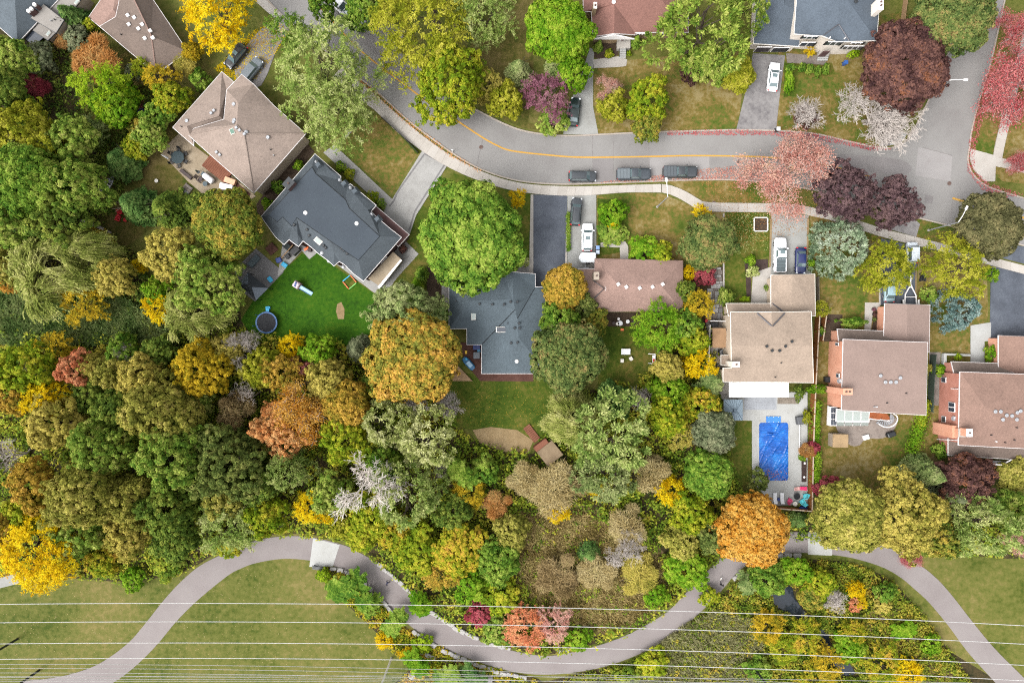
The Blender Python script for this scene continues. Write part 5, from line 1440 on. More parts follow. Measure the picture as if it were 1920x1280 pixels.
# ------------------------------------------------------------------ trees and shrubs, one row each
T = [
 # upper left gardens
 (408, 28, 68, 12, 'FL', 'yellow', 'huge golden yellow tree beside the black car at the top left'),
 (362, 98, 20, 5, 'MM', 'gold', 'small yellow tree tucked under the huge golden tree'),
 (300, 150, 30, 6, 'FM', 'gold', 'yellow and orange tree below the brown hip roof corner'),
 (268, 128, 20, 5, 'FM', 'ygreen', 'thin yellow tree against the lower left eave of the brown hip roof'),
 (345, 118, 26, 4.5, 'N', 'khaki', 'greyish twiggy bush between the brown and the tan roofed houses'),
 (320, 185, 32, 6, 'MM', 'ygreen', 'yellow green tree left of the tan house wing'),
 (375, 150, 20, 3.6, 'MS', 'green', 'green bush hugging the upper left wall of the tan house'),
 (300, 215, 30, 5, 'MM', 'green', 'green tree left of the tan house, above the patio'),
 (285, 255, 32, 6, 'MM', 'mid', 'mid green tree above the patio parasol'),
 (262, 240, 22, 4, 'MS', 'mixgo', 'brownish green bush above the patio lawn'),
 (255, 275, 28, 4.5, 'MM', 'ygreen', 'yellow green tree left of the patio dining set'),
 (195, 165, 46, 9, 'FM', 'lime', 'bright lime green tree in front of the russet tree'),
 (218, 195, 42, 7, 'MM', 'bright', 'grass green lower tree touching the lime green tree'),
 (181, 117, 52, 6, 'N', 'rust', 'round russet tree with a flat dome beside the brown hip roof'),
 (66, 163, 27, 4, 'N', 'burgundy', 'round dark red bush at the left, below the grey green bush'),
 (78, 108, 28, 5, 'MM', 'slatey', 'grey green tree in the left garden above the dark red bush'),
 (140, 35, 28, 6, 'CM', 'fir', 'dark green conifer between the two houses in the top left'),
 (150, 75, 28, 4, 'MS', 'slatey', 'dull grey green bush left of the russet tree'),
 (172, 45, 14, 3, 'MS', 'ygreen', 'small yellow flowered bush at the left corner of the brown hip roof'),
 (125, 75, 24, 3, 'N', 'rust', 'low reddish hedge running below the flat roofed wings'),
 (28, 112, 40, 8, 'MM', 'mid', 'green tree at the left edge below the slate hip roof'),
 (12, 168, 42, 9, 'MM', 'deep', 'dark green tree at the left edge beside the dark red bush'),
 (42, 200, 28, 5, 'MM', 'green', 'fresh green tree below the dark red bush'),
 (232, 305, 36, 6, 'CM', 'fir', 'blue green fir left of the patio lawn'),
 (250, 135, 16, 3.5, 'MS', 'slatey', 'grey bush at the eave of the brown hip roof, right of the russet tree'),
 (52, 262, 66, 12, 'ML', 'yolive', 'large yellow green tree at the left edge, topmost of the big left trees'),
 (138, 270, 48, 10, 'MM', 'mid', 'green tree right of the large yellow green tree at the left'),
 (168, 245, 26, 6, 'FM', 'conif', 'pale loose tree above the rowing boat'),
 (60, 345, 78, 14, 'DL', 'green', 'largest full green tree at the left edge'),
 (150, 352, 56, 13, 'ML', 'mid', 'tufted green tree right of the largest left tree, beside the rowing boat'),
 (118, 418, 52, 12, 'MM', 'deep', 'darker green tree above the drooping willows'),
 (30, 425, 52, 12, 'MM', 'mid', 'green tree at the left edge above the willows'),
 (262, 386, 38, 8, 'CM', 'fir', 'blue green spruce on the lawn below the patio, next to the red chairs'),
 (318, 392, 38, 7, 'CM', 'deep', 'green conifer between the spruce and the orange tinged maple'),
 (368, 384, 24, 3.5, 'MM', 'deep', 'dark green bush along the lower edge of the stone patio'),
 (432, 422, 68, 12, 'DL', 'mixgo', 'orange tinged green maple touching the slate house'),
 (320, 474, 48, 10, 'MM', 'khaki', 'yellowing tree left of the orange tinged maple'),
 (392, 528, 60, 12, 'ML', 'mid', 'green maple left of the black gazebo'),
 (366, 588, 50, 9, 'WL', 'willow', 'weeping willow left of the watered lawn'),
 (298, 578, 27, 6, 'FM', 'yellow', 'bright yellow tree at the foot of the right willow'),
 (298, 545, 28, 6, 'MM', 'bright', 'bright green tree just above the bright yellow one beside the right willow'),
 (264, 497, 15, 4, 'FM', 'yellow', 'small bright yellow tree left of the yellowing tree'),
 (183, 447, 26, 4, 'MS', 'gold', 'golden bush beside the fallen grey log'),
 (95, 505, 72, 11, 'WL', 'willow', 'large weeping willow at the left'),
 (165, 480, 48, 10, 'WL', 'willow', 'darker weeping willow adjoining the large left one on its right'),
 (218, 518, 40, 9, 'MM', 'khaki', 'tan green tree right of the large weeping willow'),
 (158, 568, 38, 7, 'FM', 'gold', 'gold and green tree at the foot of the large willow'),
 (12, 500, 36, 8, 'MM', 'olive', 'olive tree at the left edge beside the large willow'),
 (12, 530, 18, 5, 'FM', 'orange', 'small orange tree at the left edge beside the willow'),
 # left wood
 (100, 652, 32, 7, 'FM', 'gold', 'golden tree at the upper left edge of the wood below the reeds'),
 (52, 692, 52, 10, 'MM', 'ygreen', 'yellow green tree at the left of the wood below the reeds'),
 (148, 690, 34, 9, 'MM', 'coral', 'coral pink tree in the left wood'),
 (178, 685, 26, 8, 'MM', 'khaki', 'tan tree touching the coral pink tree'),
 (205, 700, 34, 8, 'MM', 'olive', 'olive tree right of the coral pink tree'),
 (172, 735, 34, 7, 'MM', 'deep', 'dark green tree below the coral pink tree'),
 (268, 705, 42, 10, 'MM', 'khaki', 'khaki tree right of the upright grey dead trunk'),
 (380, 697, 54, 11, 'ML', 'gold', 'broad golden orange tree in the left wood'),
 (300, 660, 34, 7, 'MM', 'deep', 'deep green tree below the reeds left of the golden orange tree'),
 (232, 655, 28, 7, 'MM', 'green', 'green tree behind the upright grey dead trunk'),
 (28, 738, 38, 9, 'MM', 'amber', 'amber tree at the left edge of the wood'),
 (90, 748, 36, 10, 'FM', 'yellow', 'brilliant yellow tree in the left wood below the coral pink one'),
 (105, 792, 52, 11, 'MM', 'khaki', 'khaki brown tree below the brilliant yellow one'),
 (222, 765, 44, 10, 'MM', 'deep', 'deep green tree in the middle of the left wood'),
 (306, 772, 66, 15, 'ML', 'olive', 'tall olive oak in the middle of the left wood'),
 (330, 850, 70, 16, 'ML', 'mid', 'largest tall oak of the left wood, below the olive oak'),
 (430, 868, 66, 14, 'ML', 'dark', 'dark oak right of the largest oak'),
 (195, 842, 58, 13, 'ML', 'mid', 'green oak left of the largest oak'),
 (365, 745, 34, 8, 'MM', 'mid', 'small green tree under the broad golden orange tree'),
 (440, 770, 38, 8, 'N', 'brown', 'brown leafless-looking bush left of the rusty orange tree'),
 (72, 905, 46, 11, 'MM', 'amber', 'amber tree at the left below the grey bare tree'),
 (60, 955, 40, 9, 'MM', 'ygreen', 'yellow green tree above the golden tree in the bottom left wood'),
 (20, 985, 36, 9, 'MM', 'amber', 'amber tree at the left edge beside the bottom left golden tree'),
 (165, 930, 66, 15, 'ML', 'olive', 'wide olive tree above the bottom left golden tree'),
 (250, 935, 52, 12, 'ML', 'olive', 'olive tree below the largest oak'),
 (320, 950, 54, 12, 'MM', 'deep', 'dark green tree at the wood edge left of the path bend'),
 (75, 1030, 72, 11, 'FL', 'yellow', 'large golden yellow tree at the bottom left wood edge'),
 (158, 1000, 44, 9, 'MM', 'mid', 'green tree right of the large bottom left golden tree'),
 (243, 1000, 44, 9, 'MM', 'khaki', 'tan yellow tree at the bottom edge of the left wood'),
 (332, 1008, 48, 9, 'MM', 'deep', 'deep green tree overhanging the grass by the path'),
 (430, 985, 52, 9, 'FM', 'feather', 'pale yellow green tree overhanging the path bend'),
 (430, 1022, 26, 4, 'MS', 'ygreen', 'yellow green bush at the edge of the path bend'),
 (420, 930, 42, 9, 'MM', 'olive', 'olive tree above the pale tree at the path bend'),
 (250, 1082, 24, 3, 'MS', 'bright', 'bright green bush jutting onto the park grass at the left'),
 (190, 1050, 32, 3.5, 'MS', 'colour', 'yellowish bush at the wood edge right of the golden tree'),
 (310, 1058, 30, 3, 'MS', 'under', 'low mixed bush along the grass below the left wood'),
 (485, 905, 44, 9, 'MM', 'deep', 'dark green tree left of the pale grey green tree'),
 (500, 965, 40, 8, 'MM', 'ygreen', 'yellow green tree above the path left of the bright yellow one'),
 # middle wood
 (432, 655, 34, 7, 'MM', 'khaki', 'pale yellow tree left of the trampoline lawn bottom edge'),
 (490, 690, 40, 8, 'MM', 'yolive', 'yellow green tree below the trampoline'),
 (545, 650, 24, 5, 'FM', 'yellow', 'small bright yellow tree at the bottom edge of the watered lawn'),
 (530, 700, 38, 8, 'MM', 'amber', 'amber green tree between the lawn and the rusty orange tree'),
 (600, 660, 34, 6, 'MM', 'bright', 'fresh green tree at the bottom right of the watered lawn'),
 (570, 688, 24, 6, 'S', 'crimson', 'pinkish red little tree below the watered lawn'),
 (675, 655, 28, 6, 'CM', 'slatey', 'grey green conifer left of the orange maple'),
 (550, 788, 64, 12, 'S', 'orange', 'rusty orange thinning tree in the middle of the wood'),
 (535, 800, 52, 11, 'ML', 'peach', 'peach coloured crown adjoining the rusty orange thinning tree'),
 (618, 712, 44, 10, 'MM', 'khaki', 'khaki tree upper of the pair left of the big orange maple'),
 (655, 757, 50, 11, 'DM', 'amber', 'tan amber tree lower of the pair left of the big orange maple'),
 (775, 668, 96, 14, 'DL', 'mixor', 'big orange and green maple left of the dark grey house'),
 (760, 585, 66, 12, 'ML', 'conif', 'olive green upper tree behind the big orange maple'),
 (715, 720, 36, 8, 'MM', 'mid', 'green tree under the lower left of the big orange maple'),
 (724, 792, 48, 13, 'TL', 'silver', 'pale silvery tree, left one of the silver pair'),
 (797, 818, 60, 13, 'TL', 'silver', 'pale silvery tree, right one of the silver pair'),
 (648, 818, 50, 10, 'MM', 'ygreen', 'yellow green tree behind the white dead tree'),
 (540, 878, 42, 10, 'TL', 'sage', 'pale grey green tree below the rusty orange tree'),
 (766, 930, 62, 13, 'TL', 'sage', 'sage green feathery tree below the silver pair'),
 (588, 950, 34, 7, 'FM', 'yellow', 'bright yellow tree above the path left of the concrete slab'),
 (620, 925, 40, 8, 'MM', 'mid', 'green tree left of the white dead tree trunk'),
 (720, 870, 40, 8, 'MM', 'green', 'green tree between the white dead tree and the silver pair'),
 (700, 960, 44, 7, 'MM', 'ygreen', 'yellow green tree below the white dead tree'),
 (870, 885, 30, 6, 'P', 'green', 'fern-like green tree beside the bare grey snag'),
 (880, 920, 30, 5, 'FM', 'gold', 'golden tree with bare stems below the fern-like tree'),
 (850, 960, 34, 6, 'MM', 'deep', 'dark green tree right of the sage green feathery tree'),
 (910, 880, 30, 5, 'MS', 'green', 'green bush below the bare earth of the slope'),
 (930, 945, 30, 4, 'N', 'rust', 'reddish brown bush left of the brown thicket'),
 (780, 1030, 46, 5, 'MM', 'ygreen', 'yellow green thicket above the path, left of its three'),
 (862, 1030, 56, 6, 'MM', 'colour', 'yellow and orange thicket above the path, middle of its three'),
 (932, 1050, 44, 6, 'MM', 'green', 'green thicket above the path, right of its three'),
 (830, 1075, 34, 4, 'FM', 'amber', 'amber bush next to the white edging stones of the path'),
 (880, 1095, 36, 4, 'MS', 'bright', 'fresh green and yellow bush above the path stones'),
 (940, 1120, 36, 4, 'MS', 'ygreen', 'yellow green bush above the path stones left of the red bush'),
 (985, 1175, 40, 4, 'FM', 'coral', 'orange red bush beside the path, left of the pair'),
 (1040, 1170, 32, 4, 'FM', 'pinkred', 'red orange bush beside the path, right of the pair'),
 (930, 1180, 30, 3, 'MS', 'mid', 'green bush at the path edge left of the orange red bush'),
 (1085, 1195, 26, 3, 'MS', 'bright', 'bright green bush at the path edge right of the red orange bush'),
 (900, 1150, 26, 3, 'MS', 'burgundy', 'small purple red bush near the path stones'),
 (735, 990, 36, 5, 'MM', 'colour', 'yellow bushes above the path right of the concrete slab'),
 (680, 1000, 34, 4, 'MM', 'ygreen', 'low yellow green bush beside the path near the concrete slab'),
 (640, 985, 26, 3.5, 'MS', 'yolive', 'low olive bush right above the concrete slab'),
 # centre
 (886, 444, 108, 13, 'DL', 'green', 'big round dense green tree in the centre'),
 (1058, 540, 46, 8, 'DM', 'amber', 'golden brown tree between the dark grey house and the brown bungalow'),
 (1092, 572, 27, 6, 'MM', 'dark', 'dark green tree against the bungalow garage'),
 (1064, 668, 74, 12, 'DL', 'dmix', 'large dark green tree right of the dark grey house'),
 (1050, 605, 38, 9, 'MM', 'green', 'green tree just above the large dark green tree'),
 (1115, 605, 26, 5, 'MM', 'mixgo', 'golden green bush below the bungalow left corner'),
 (1237, 612, 46, 7, 'FM', 'bright', 'light green spreading tree over the bungalow lower right corner'),
 (1140, 808, 78, 12, 'TL', 'sage', 'large silvery green willow-like tree above the brown thicket'),
 (1135, 888, 56, 10, 'TL', 'conif', 'lower silvery green tree adjoining the large silvery one'),
 (1072, 790, 44, 9, 'WL', 'willow', 'drooping olive tree left of the large silvery green tree'),
 (1150, 750, 36, 6, 'MM', 'fir', 'dark green fern-leaved tree below the back lawn'),
 (1252, 690, 32, 7, 'MM', 'khaki', 'tan yellow tree right of the back lawn bench'),
 (1310, 684, 28, 7, 'FM', 'yellow', 'bright yellow tree left of the sand-coloured house'),
 (1285, 545, 20, 5, 'MM', 'deep', 'deep green tree at the right end of the bungalow'),
 (1310, 570, 28, 6, 'FM', 'gold', 'yellow leaved tree between bungalow and flagstone walk'),
 (1285, 610, 30, 6, 'MM', 'green', 'green tree below the yellow leaved tree by the flagstone walk'),
 (1300, 640, 30, 6, 'MM', 'ygreen', 'yellow green tree above the bright yellow tree by the pool house'),
 (1250, 780, 42, 9, 'MM', 'ygreen', 'yellow green tree left of the grey green round tree'),
 (1255, 735, 34, 7, 'MM', 'bright', 'bright green tree with yellow tips above the yellow green one near the gazebo'),
 (1305, 755, 36, 7, 'MM', 'colour', 'yellow and green tree left of the metal gazebo'),
 (1325, 715, 30, 5, 'P', 'conif', 'star-leaved sumac beside the white patio roof'),
 (1280, 815, 26, 6, 'FM', 'khaki', 'pale yellow tree between the two trees left of the pool lawn'),
 (1336, 808, 46, 8, 'DM', 'slatey', 'round grey green tree left of the pool lawn'),
 (1326, 886, 50, 9, 'DM', 'green', 'round green tree below the grey green one, left of the pool'),
 (1406, 990, 72, 11, 'DL', 'orange', 'brilliant orange tree below the pool'),
 (1420, 900, 22, 4, 'MS', 'dark', 'dark bush at the lower left corner of the pool terrace'),
 (1045, 915, 60, 5, 'N', 'tan', 'broad tan brown thicket below the shed'),
 (985, 895, 36, 4, 'N', 'tan', 'pale tan thicket left of the broad brown thicket'),
 (1220, 888, 40, 5, 'N', 'tan', 'tan twiggy bush right of the lower silvery tree'),
 (1175, 985, 44, 4.5, 'N', 'tan', 'tan bush around the leaning dead branch'),
 (1046, 957, 22, 4, 'FM', 'yellow', 'small bright yellow tree in the brown thicket'),
 (1125, 925, 15, 3.5, 'FM', 'yellow', 'tiny yellow tree under the lower silvery tree'),
 (1258, 920, 27, 6, 'FM', 'yellow', 'bright yellow tree left of the brilliant orange tree'),
 (1296, 960, 40, 8, 'MM', 'ygreen', 'yellow green tree between the bright yellow and brilliant orange trees'),
 (1340, 1000, 40, 7, 'MM', 'dark', 'dark olive tree under the left of the brilliant orange tree'),
 (1280, 1010, 36, 6, 'MM', 'olive', 'olive tree above the bright green bush by the path'),
 (1288, 1064, 40, 4, 'MM', 'bright', 'bright green bush at the path left of the walker'),
 (1105, 1036, 22, 3.5, 'CS', 'fir', 'blue green little spruce in the brown brush'),
 (1230, 1115, 24, 3, 'MS', 'bright', 'low bright green bush at the path above the reeds'),
 (960, 995, 34, 6, 'MM', 'olive', 'olive tree at the left end of the brown brush'),
 (1120, 1075, 40, 3.5, 'N', 'tan', 'pale tan bush below the little spruce'),
 (1045, 1080, 46, 3.5, 'N', 'brown', 'brown brush bush left of the pale tan one'),
 (1200, 1080, 44, 3.5, 'N', 'khaki', 'olive tan brush bush above the path'),
 # top middle and right
 (602, 128, 88, 14, 'FL', 'feather', 'very large feathery pale green tree beside the road bend'),
 (632, 205, 70, 12, 'FL', 'feather', 'lower feathery pale green tree above the dry lawn'),
 (545, 62, 34, 11, 'FM', 'green', 'feathery tree at the upper left of the very large feathery one'),
 (605, 14, 26, 7, 'MM', 'green', 'green tree overhanging the road at the top edge'),
 (690, 18, 40, 8, 'MM', 'green', 'green tree shading the silver parked cars at the top edge'),
 (660, 42, 14, 5, 'MM', 'green', 'little green tree in front of the silver parked cars'),
 (800, 55, 88, 13, 'FL', 'yolive', 'very large yellow green feathery tree at the top'),
 (905, 30, 56, 11, 'FL', 'feather', 'paler feathery tree right of the very large yellow green one'),
 (845, 155, 68, 12, 'ML', 'ygreen', 'round yellow green tree overhanging the road below the feathery one'),
 (910, 160, 30, 7, 'FM', 'khaki', 'straw yellow tree beside the kerb above the road'),
 (948, 190, 34, 7, 'MM', 'yolive', 'yellow olive tree right of the straw yellow tree'),
 (1046, 62, 66, 10, 'DL', 'bright', 'full bright green tree left of the red brown house'),
 (1075, 140, 34, 7, 'MM', 'bright', 'lower bright green tree over the driveway of the black sedan'),
 (972, 135, 26, 6, 'CM', 'conif', 'pale conifer left of the plum coloured tree'),
 (1045, 122, 24, 6, 'CM', 'conif', 'pale conifer touching the bright green tree from below'),
 (1022, 180, 44, 7, 'FM', 'plum', 'plum coloured tree above the kerb'),
 (1040, 225, 30, 3, 'MS', 'mid', 'low green shrub under the plum coloured tree'),
 (1312, 58, 84, 14, 'TL', 'mid', 'large grey green tree between the two houses at the top'),
 (1400, 25, 40, 9, 'TL', 'mid', 'grey green tree overlapping the blue grey garage roof'),
 (1330, 115, 40, 8, 'MM', 'mid', 'lower green tree below the large grey green tree'),
 (1381, 140, 36, 6, 'DM', 'yolive', 'round yellow green tree left of the white sedan driveway'),
 (1293, 142, 18, 4, 'MS', 'maroon', 'tall dark maroon shrub on the lawn below the grey green tree'),
 (1140, 168, 27, 4.5, 'S', 'pinkred', 'thin reddish tree beside the driveway of the black sedan'),
 (1212, 190, 42, 7, 'MM', 'ygreen', 'yellow green tree with brown tips leaning over the kerb'),
 (1150, 200, 30, 5, 'MM', 'yolive', 'small yellow green tree beside the driveway, left of the leaning one'),
 (1212, 240, 30, 6, 'MM', 'mixgo', 'lowest yellow green tree overhanging the road'),
 (1692, 128, 88, 10, 'DL', 'maroon', 'large dark maroon tree at the street corner'),
 (1782, 32, 80, 11, 'DL', 'dmix', 'green tree with golden tips at the top right corner'),
 (1895, 150, 86, 10, 'S', 'crimson', 'thinning crimson tree at the right edge'),
 (1915, 60, 50, 8, 'S', 'crimson', 'smaller crimson tree in the top right corner'),
 (1916, 310, 26, 6, 'S', 'crimson', 'red tree cut by the right edge above the road'),
 (1472, 328, 84, 9, 'S', 'pinkred', 'thinning pink red tree over the road and verge'),
 (1586, 360, 56, 9, 'ML', 'purple', 'dark purple tree, left of the pair by the road'),
 (1672, 382, 46, 8, 'ML', 'purple', 'dark purple tree, right of the pair by the road'),
 (1594, 458, 60, 10, 'TC', 'spruce', 'large pale blue spruce'),
 (1812, 580, 42, 8, 'TC', 'bspruce', 'smaller blue spruce beside the black driveway'),
 (1850, 424, 64, 10, 'DL', 'bronze', 'dense dark bronze green tree at the right'),
 (1662, 498, 48, 8, 'FM', 'yolive', 'yellow green tree over the silver car'),
 (1792, 502, 60, 10, 'FL', 'yolive', 'yellow green birch with white limbs'),
 (1858, 515, 14, 3, 'MS', 'bright', 'round green bush at the edge of the black driveway'),
 (1326, 455, 56, 8, 'DL', 'dmix', 'round dark green front tree beside the flagstone walk'),
 (1146, 402, 28, 4, 'MS', 'bright', 'round bright green bush on the bungalow front lawn'),
 (1150, 418, 11, 3.4, 'MS', 'yellow', 'small yellow bush in front of the round bright green bush'),
 (1146, 435, 28, 1.6, 'MS', 'mid', 'low green groundcover shrub below the small yellow bush'),
 (1212, 470, 34, 3.2, 'MS', 'bright', 'wide green shrub against the bungalow front'),
 (1242, 478, 26, 3.6, 'MS', 'ygreen', 'yellow green shrub right of the wide one at the bungalow front'),
 (1314, 401, 18, 4, 'FM', 'yellow', 'bright yellow bush beside the sidewalk'),
 (1290, 512, 14, 3, 'FM', 'yellow', 'little yellow bush at the upper right corner of the bungalow'),
 (1320, 515, 22, 3, 'MS', 'burgundy', 'reddish bush at the upper end of the flagstone walk'),
 (972, 372, 16, 4, 'FM', 'yellow', 'small yellow tree right of the big round green tree'),
 (985, 490, 9, 1.6, 'MS', 'silver', 'small white flowering bush beside the black driveway'),
 # right gardens
 (1728, 885, 34, 9, 'CM', 'conif', 'tall green cone-shaped conifer in the right back garden'),
 (1812, 902, 52, 8, 'MM', 'maroon', 'maroon tree below the rose brick house'),
 (1552, 914, 26, 4, 'MS', 'burgundy', 'crimson bush at the corner of the cedar fence'),
 (1588, 965, 72, 11, 'DL', 'olive', 'wide olive green tree right of the pool fence'),
 (1690, 965, 72, 12, 'ML', 'khaki', 'wide golden olive tree right of the olive green one'),
 (1572, 990, 36, 8, 'TL', 'conif', 'pale feathery tree overhanging the right path slab'),
 (1838, 985, 60, 12, 'TL', 'sage', 'pale green feathery tree at the right end of the wood'),
 (1770, 925, 32, 8, 'CM', 'slatey', 'grey green conifer left of the maroon tree foot'),
 (1800, 950, 34, 8, 'TL', 'sage', 'light green small tree right of the grey green conifer'),
 (1890, 955, 36, 8, 'MM', 'mid', 'green tree at the right edge of the wood'),
 (1760, 1005, 40, 8, 'MM', 'mixgo', 'golden green tree at the wood edge above the path curve'),
 (1702, 1042, 24, 4, 'S', 'crimson', 'small reddish tree overhanging the path curve'),
 (1905, 1010, 30, 5, 'S', 'pinkred', 'reddish thin bush at the right edge of the wood'),
 (1900, 890, 36, 5, 'MM', 'olive', 'olive bush at the right edge below the rose brick house'),
 (1497, 974, 17, 4, 'CS', 'fir', 'blue green conifer at the lower fence of the pool'),
 (1515, 845, 16, 3, 'N', 'rust', 'russet bush by the pool fence'),
 (1526, 838, 12, 3, 'MS', 'burgundy', 'small red bush leaning through the pool fence'),
 (1504, 857, 8, 1.4, 'MS', 'bright', 'little green bush at the end of the white pool rail'),
 (1513, 784, 8, 2, 'MS', 'yolive', 'yellow green bush behind the grey grill at the pool fence', 14),
 (1499, 735, 9, 2.2, 'MS', 'deep', 'dark green bush in the gravel bed beside the white patio roof', 16),
 (1530, 730, 20, 2.4, 'MS', 'bright', 'clipped bright green bush straddling the fence by the pool', 9),
 (1540, 620, 8, 2, 'MS', 'green', 'green bush in the bed right of the sand-coloured house'),
 (1540, 580, 15, 3, 'FM', 'yolive', 'small yellow green tree at the garage corner of the sand-coloured house'),
 (1600, 604, 24, 2.2, 'MS', 'green', 'wide green shrub in front of the rose brown house', 11),
 (1743, 553, 17, 2.0, 'MS', 'mid', 'round green bush below the birch'),
 (1760, 694, 13, 1.6, 'MS', 'bright', 'bright yellow green bush between the rose brown and rose brick houses'),
 (1859, 662, 12, 2.0, 'MS', 'bright', 'green and white flowering shrub beside the rose brick garage', 17),
 (1797, 669, 7, 1.2, 'MS', 'lime', 'small lime bush in the walled planter'),
 (1765, 845, 16, 2.0, 'MS', 'green', 'green bush at the rear corner of the rose brick house'),
 (1730, 690, 14, 2.5, 'MS', 'khaki', 'brownish bush right of the rose brown garage', 20),
 (1522, 493, 8, 1.2, 'MS', 'bright', 'little round green bush beside the blue car driveway'),
 (1409, 488, 11, 2.0, 'MS', 'bright', 'round green bush in the bed beside the white pickup'),
 (1412, 508, 12, 1.6, 'MS', 'silver', 'cream green bush below the round green one beside the white pickup'),
 (1396, 561, 10, 2.0, 'MS', 'lime', 'low lime hedge in front of the sand-coloured house', 5),
 (1357, 558, 11, 2.2, 'MS', 'mid', 'green bush at the left corner of the sand-coloured house', 18),
 (1368, 556, 12, 2.4, 'MS', 'deep', 'round dark green clipped bush in front of the sand-coloured house'),
 (1438, 540, 6, 1.0, 'MS', 'mid', 'small plant in the half-round bed by the garage'),
 # upper right front gardens
 (1480, 157, 9, 1.6, 'MS', 'bright', 'clipped bright green hedge block beside the white sedan', 24),
 (1483, 127, 11, 1.5, 'MS', 'green', 'first clipped shrub of the row of five from the driveway', 8),
 (1503, 128, 8, 1.5, 'MS', 'green', 'second clipped shrub of the row of five from the driveway', 9),
 (1519, 131, 8, 1.5, 'MS', 'green', 'middle clipped shrub of the row of five', 11),
 (1534, 133, 7, 1.5, 'MS', 'green', 'fourth clipped shrub of the row of five from the driveway', 11),
 (1548, 131, 7, 1.5, 'MS', 'green', 'last clipped shrub of the row of five, nearest the dark maroon tree', 11),
 (1519, 96, 9, 2.2, 'FM', 'yellow', 'yellow bush against the cream house front'),
 (1600, 101, 11, 1.8, 'MS', 'lime', 'lime bush at the right of the cream house front'),
 (1122, 88, 9, 3.4, 'CS', 'green', 'green cone shrub left of the red brown house steps'),
 (1192, 80, 10, 3.6, 'CS', 'green', 'green cone shrub right of the red brown house steps'),
 (1179, 100, 5, 1.2, 'MS', 'lime', 'small lime bush beside the red brown house steps'),
 (1142, 102, 9, 0.9, 'MS', 'ygreen', 'low yellow flowers in the bed of the red brown house'),
 # slate house beds
 (640, 312, 11, 1.5, 'MS', 'bright', 'white flowering shrub in the first bed of the slate house front'),
 (655, 326, 11, 1.5, 'MS', 'ygreen', 'yellow green shrub in the first bed of the slate house front'),
 (700, 370, 12, 1.5, 'MS', 'ygreen', 'yellow green shrub in the second bed of the slate house front'),
 (716, 382, 10, 1.5, 'MS', 'green', 'green shrub at the end of the second bed of the slate house front'),
 (560, 310, 10, 2.0, 'MS', 'bright', 'green bush between the tan and slate houses, upper'),
 (520, 350, 13, 2.2, 'MS', 'green', 'green bush between the tan and slate houses, middle'),
 (500, 382, 12, 2.0, 'MS', 'bright', 'green bush between the tan and slate houses, lower'),
 (790, 515, 12, 3.6, 'CS', 'green', 'narrow green cedar left of the big round tree, upper', 16),
 (782, 535, 12, 3.6, 'CS', 'bright', 'narrow green cedar left of the big round tree, lower', 16),
 (835, 590, 16, 3, 'MS', 'green', 'green bush at the left eave of the dark grey house'),
 # ravine bottom right
 (1440, 1085, 34, 4, 'MM', 'green', 'green tree left of the pond'),
 (1490, 1068, 30, 3.5, 'MM', 'bright', 'fresh green bush above the pond'),
 (1536, 1095, 32, 3.5, 'MM', 'ygreen', 'yellow green bush right above the pond'),
 (1520, 1120, 26, 3.5, 'MM', 'mixgo', 'olive bush right of the pond edge'),
 (1606, 1104, 16, 3, 'FM', 'yellow', 'yellow bush right of the pond, upper'),
 (1614, 1128, 12, 2.6, 'FM', 'yellow', 'yellow bush right of the pond, lower'),
 (1566, 1126, 24, 2.6, 'BS', 'greybark', 'silvery bare bush between the pond and the yellow bushes'),
 (1604, 1135, 14, 2.2, 'MS', 'coral', 'small orange bush below the yellow bushes right of the pond'),
 (1660, 1108, 22, 3, 'MS', 'green', 'green bush beside the right path curve'),
 (1655, 1132, 18, 2.4, 'MS', 'khaki', 'tan bush beside the right path curve'),
 (1692, 1180, 22, 2.4, 'P', 'bright', 'star-leaved green sumac beside the right path'),
 (1394, 1094, 22, 2.8, 'P', 'conif', 'star-leaved sumac beside the walker'),
 (1440, 1175, 30, 4, 'FM', 'gold', 'golden bush left of the dark water'),
 (1505, 1190, 34, 4, 'FM', 'colour', 'gold and green bush below the pond'),
 (1470, 1215, 28, 3.5, 'FM', 'ygreen', 'yellow green bush below the golden one left of the water'),
 (1552, 1240, 30, 4, 'FM', 'gold', 'bright yellow bush beside the lower water'),
 (1600, 1185, 24, 3.5, 'FM', 'colour', 'golden bush right of the upper water end'),
 (1592, 1215, 30, 3.5, 'MM', 'bright', 'bright green bush right of the lower water'),
 (1655, 1245, 36, 4, 'FM', 'colour', 'yellow green bush at the bottom between water and path'),
 (1700, 1262, 30, 3.5, 'FM', 'yellow', 'yellow bush at the bottom edge beside the right path'),
 (1745, 1210, 20, 2.5, 'MS', 'bright', 'bright green bush left of the right path'),
 (1525, 1275, 28, 3, 'FM', 'colour', 'golden bush at the bottom edge below the water'),
 (1420, 1255, 26, 3, 'MS', 'green', 'green bush at the foot of the leaning dark pole'),
 (1225, 1245, 30, 2.6, 'MS', 'ygreen', 'low green bush at the bottom beside the path'),
 (1180, 1270, 26, 2.2, 'MS', 'under', 'low mixed bush at the bottom edge right of the path'),
 (1330, 1120, 20, 2.2, 'MS', 'ygreen', 'low yellow green bush at the path below the walker'),
 # verge shrubs by the path
 (652, 1095, 36, 3.5, 'P', 'green', 'big green sumac clump beside the concrete slab'),
 (690, 1120, 24, 3, 'P', 'green', 'green sumac clump lower right of the big one'),
 (607, 1078, 14, 2, 'MS', 'lime', 'lime bush at the bench end of the concrete slab'),
 (692, 1140, 18, 2.2, 'MS', 'green', 'green bush on the grass side of the path'),
 (742, 1165, 26, 3, 'P', 'green', 'green sumac on the grass side near the path middle'),
 (783, 1134, 24, 3.5, 'P', 'bright', 'green sumac overhanging the middle of the path'),
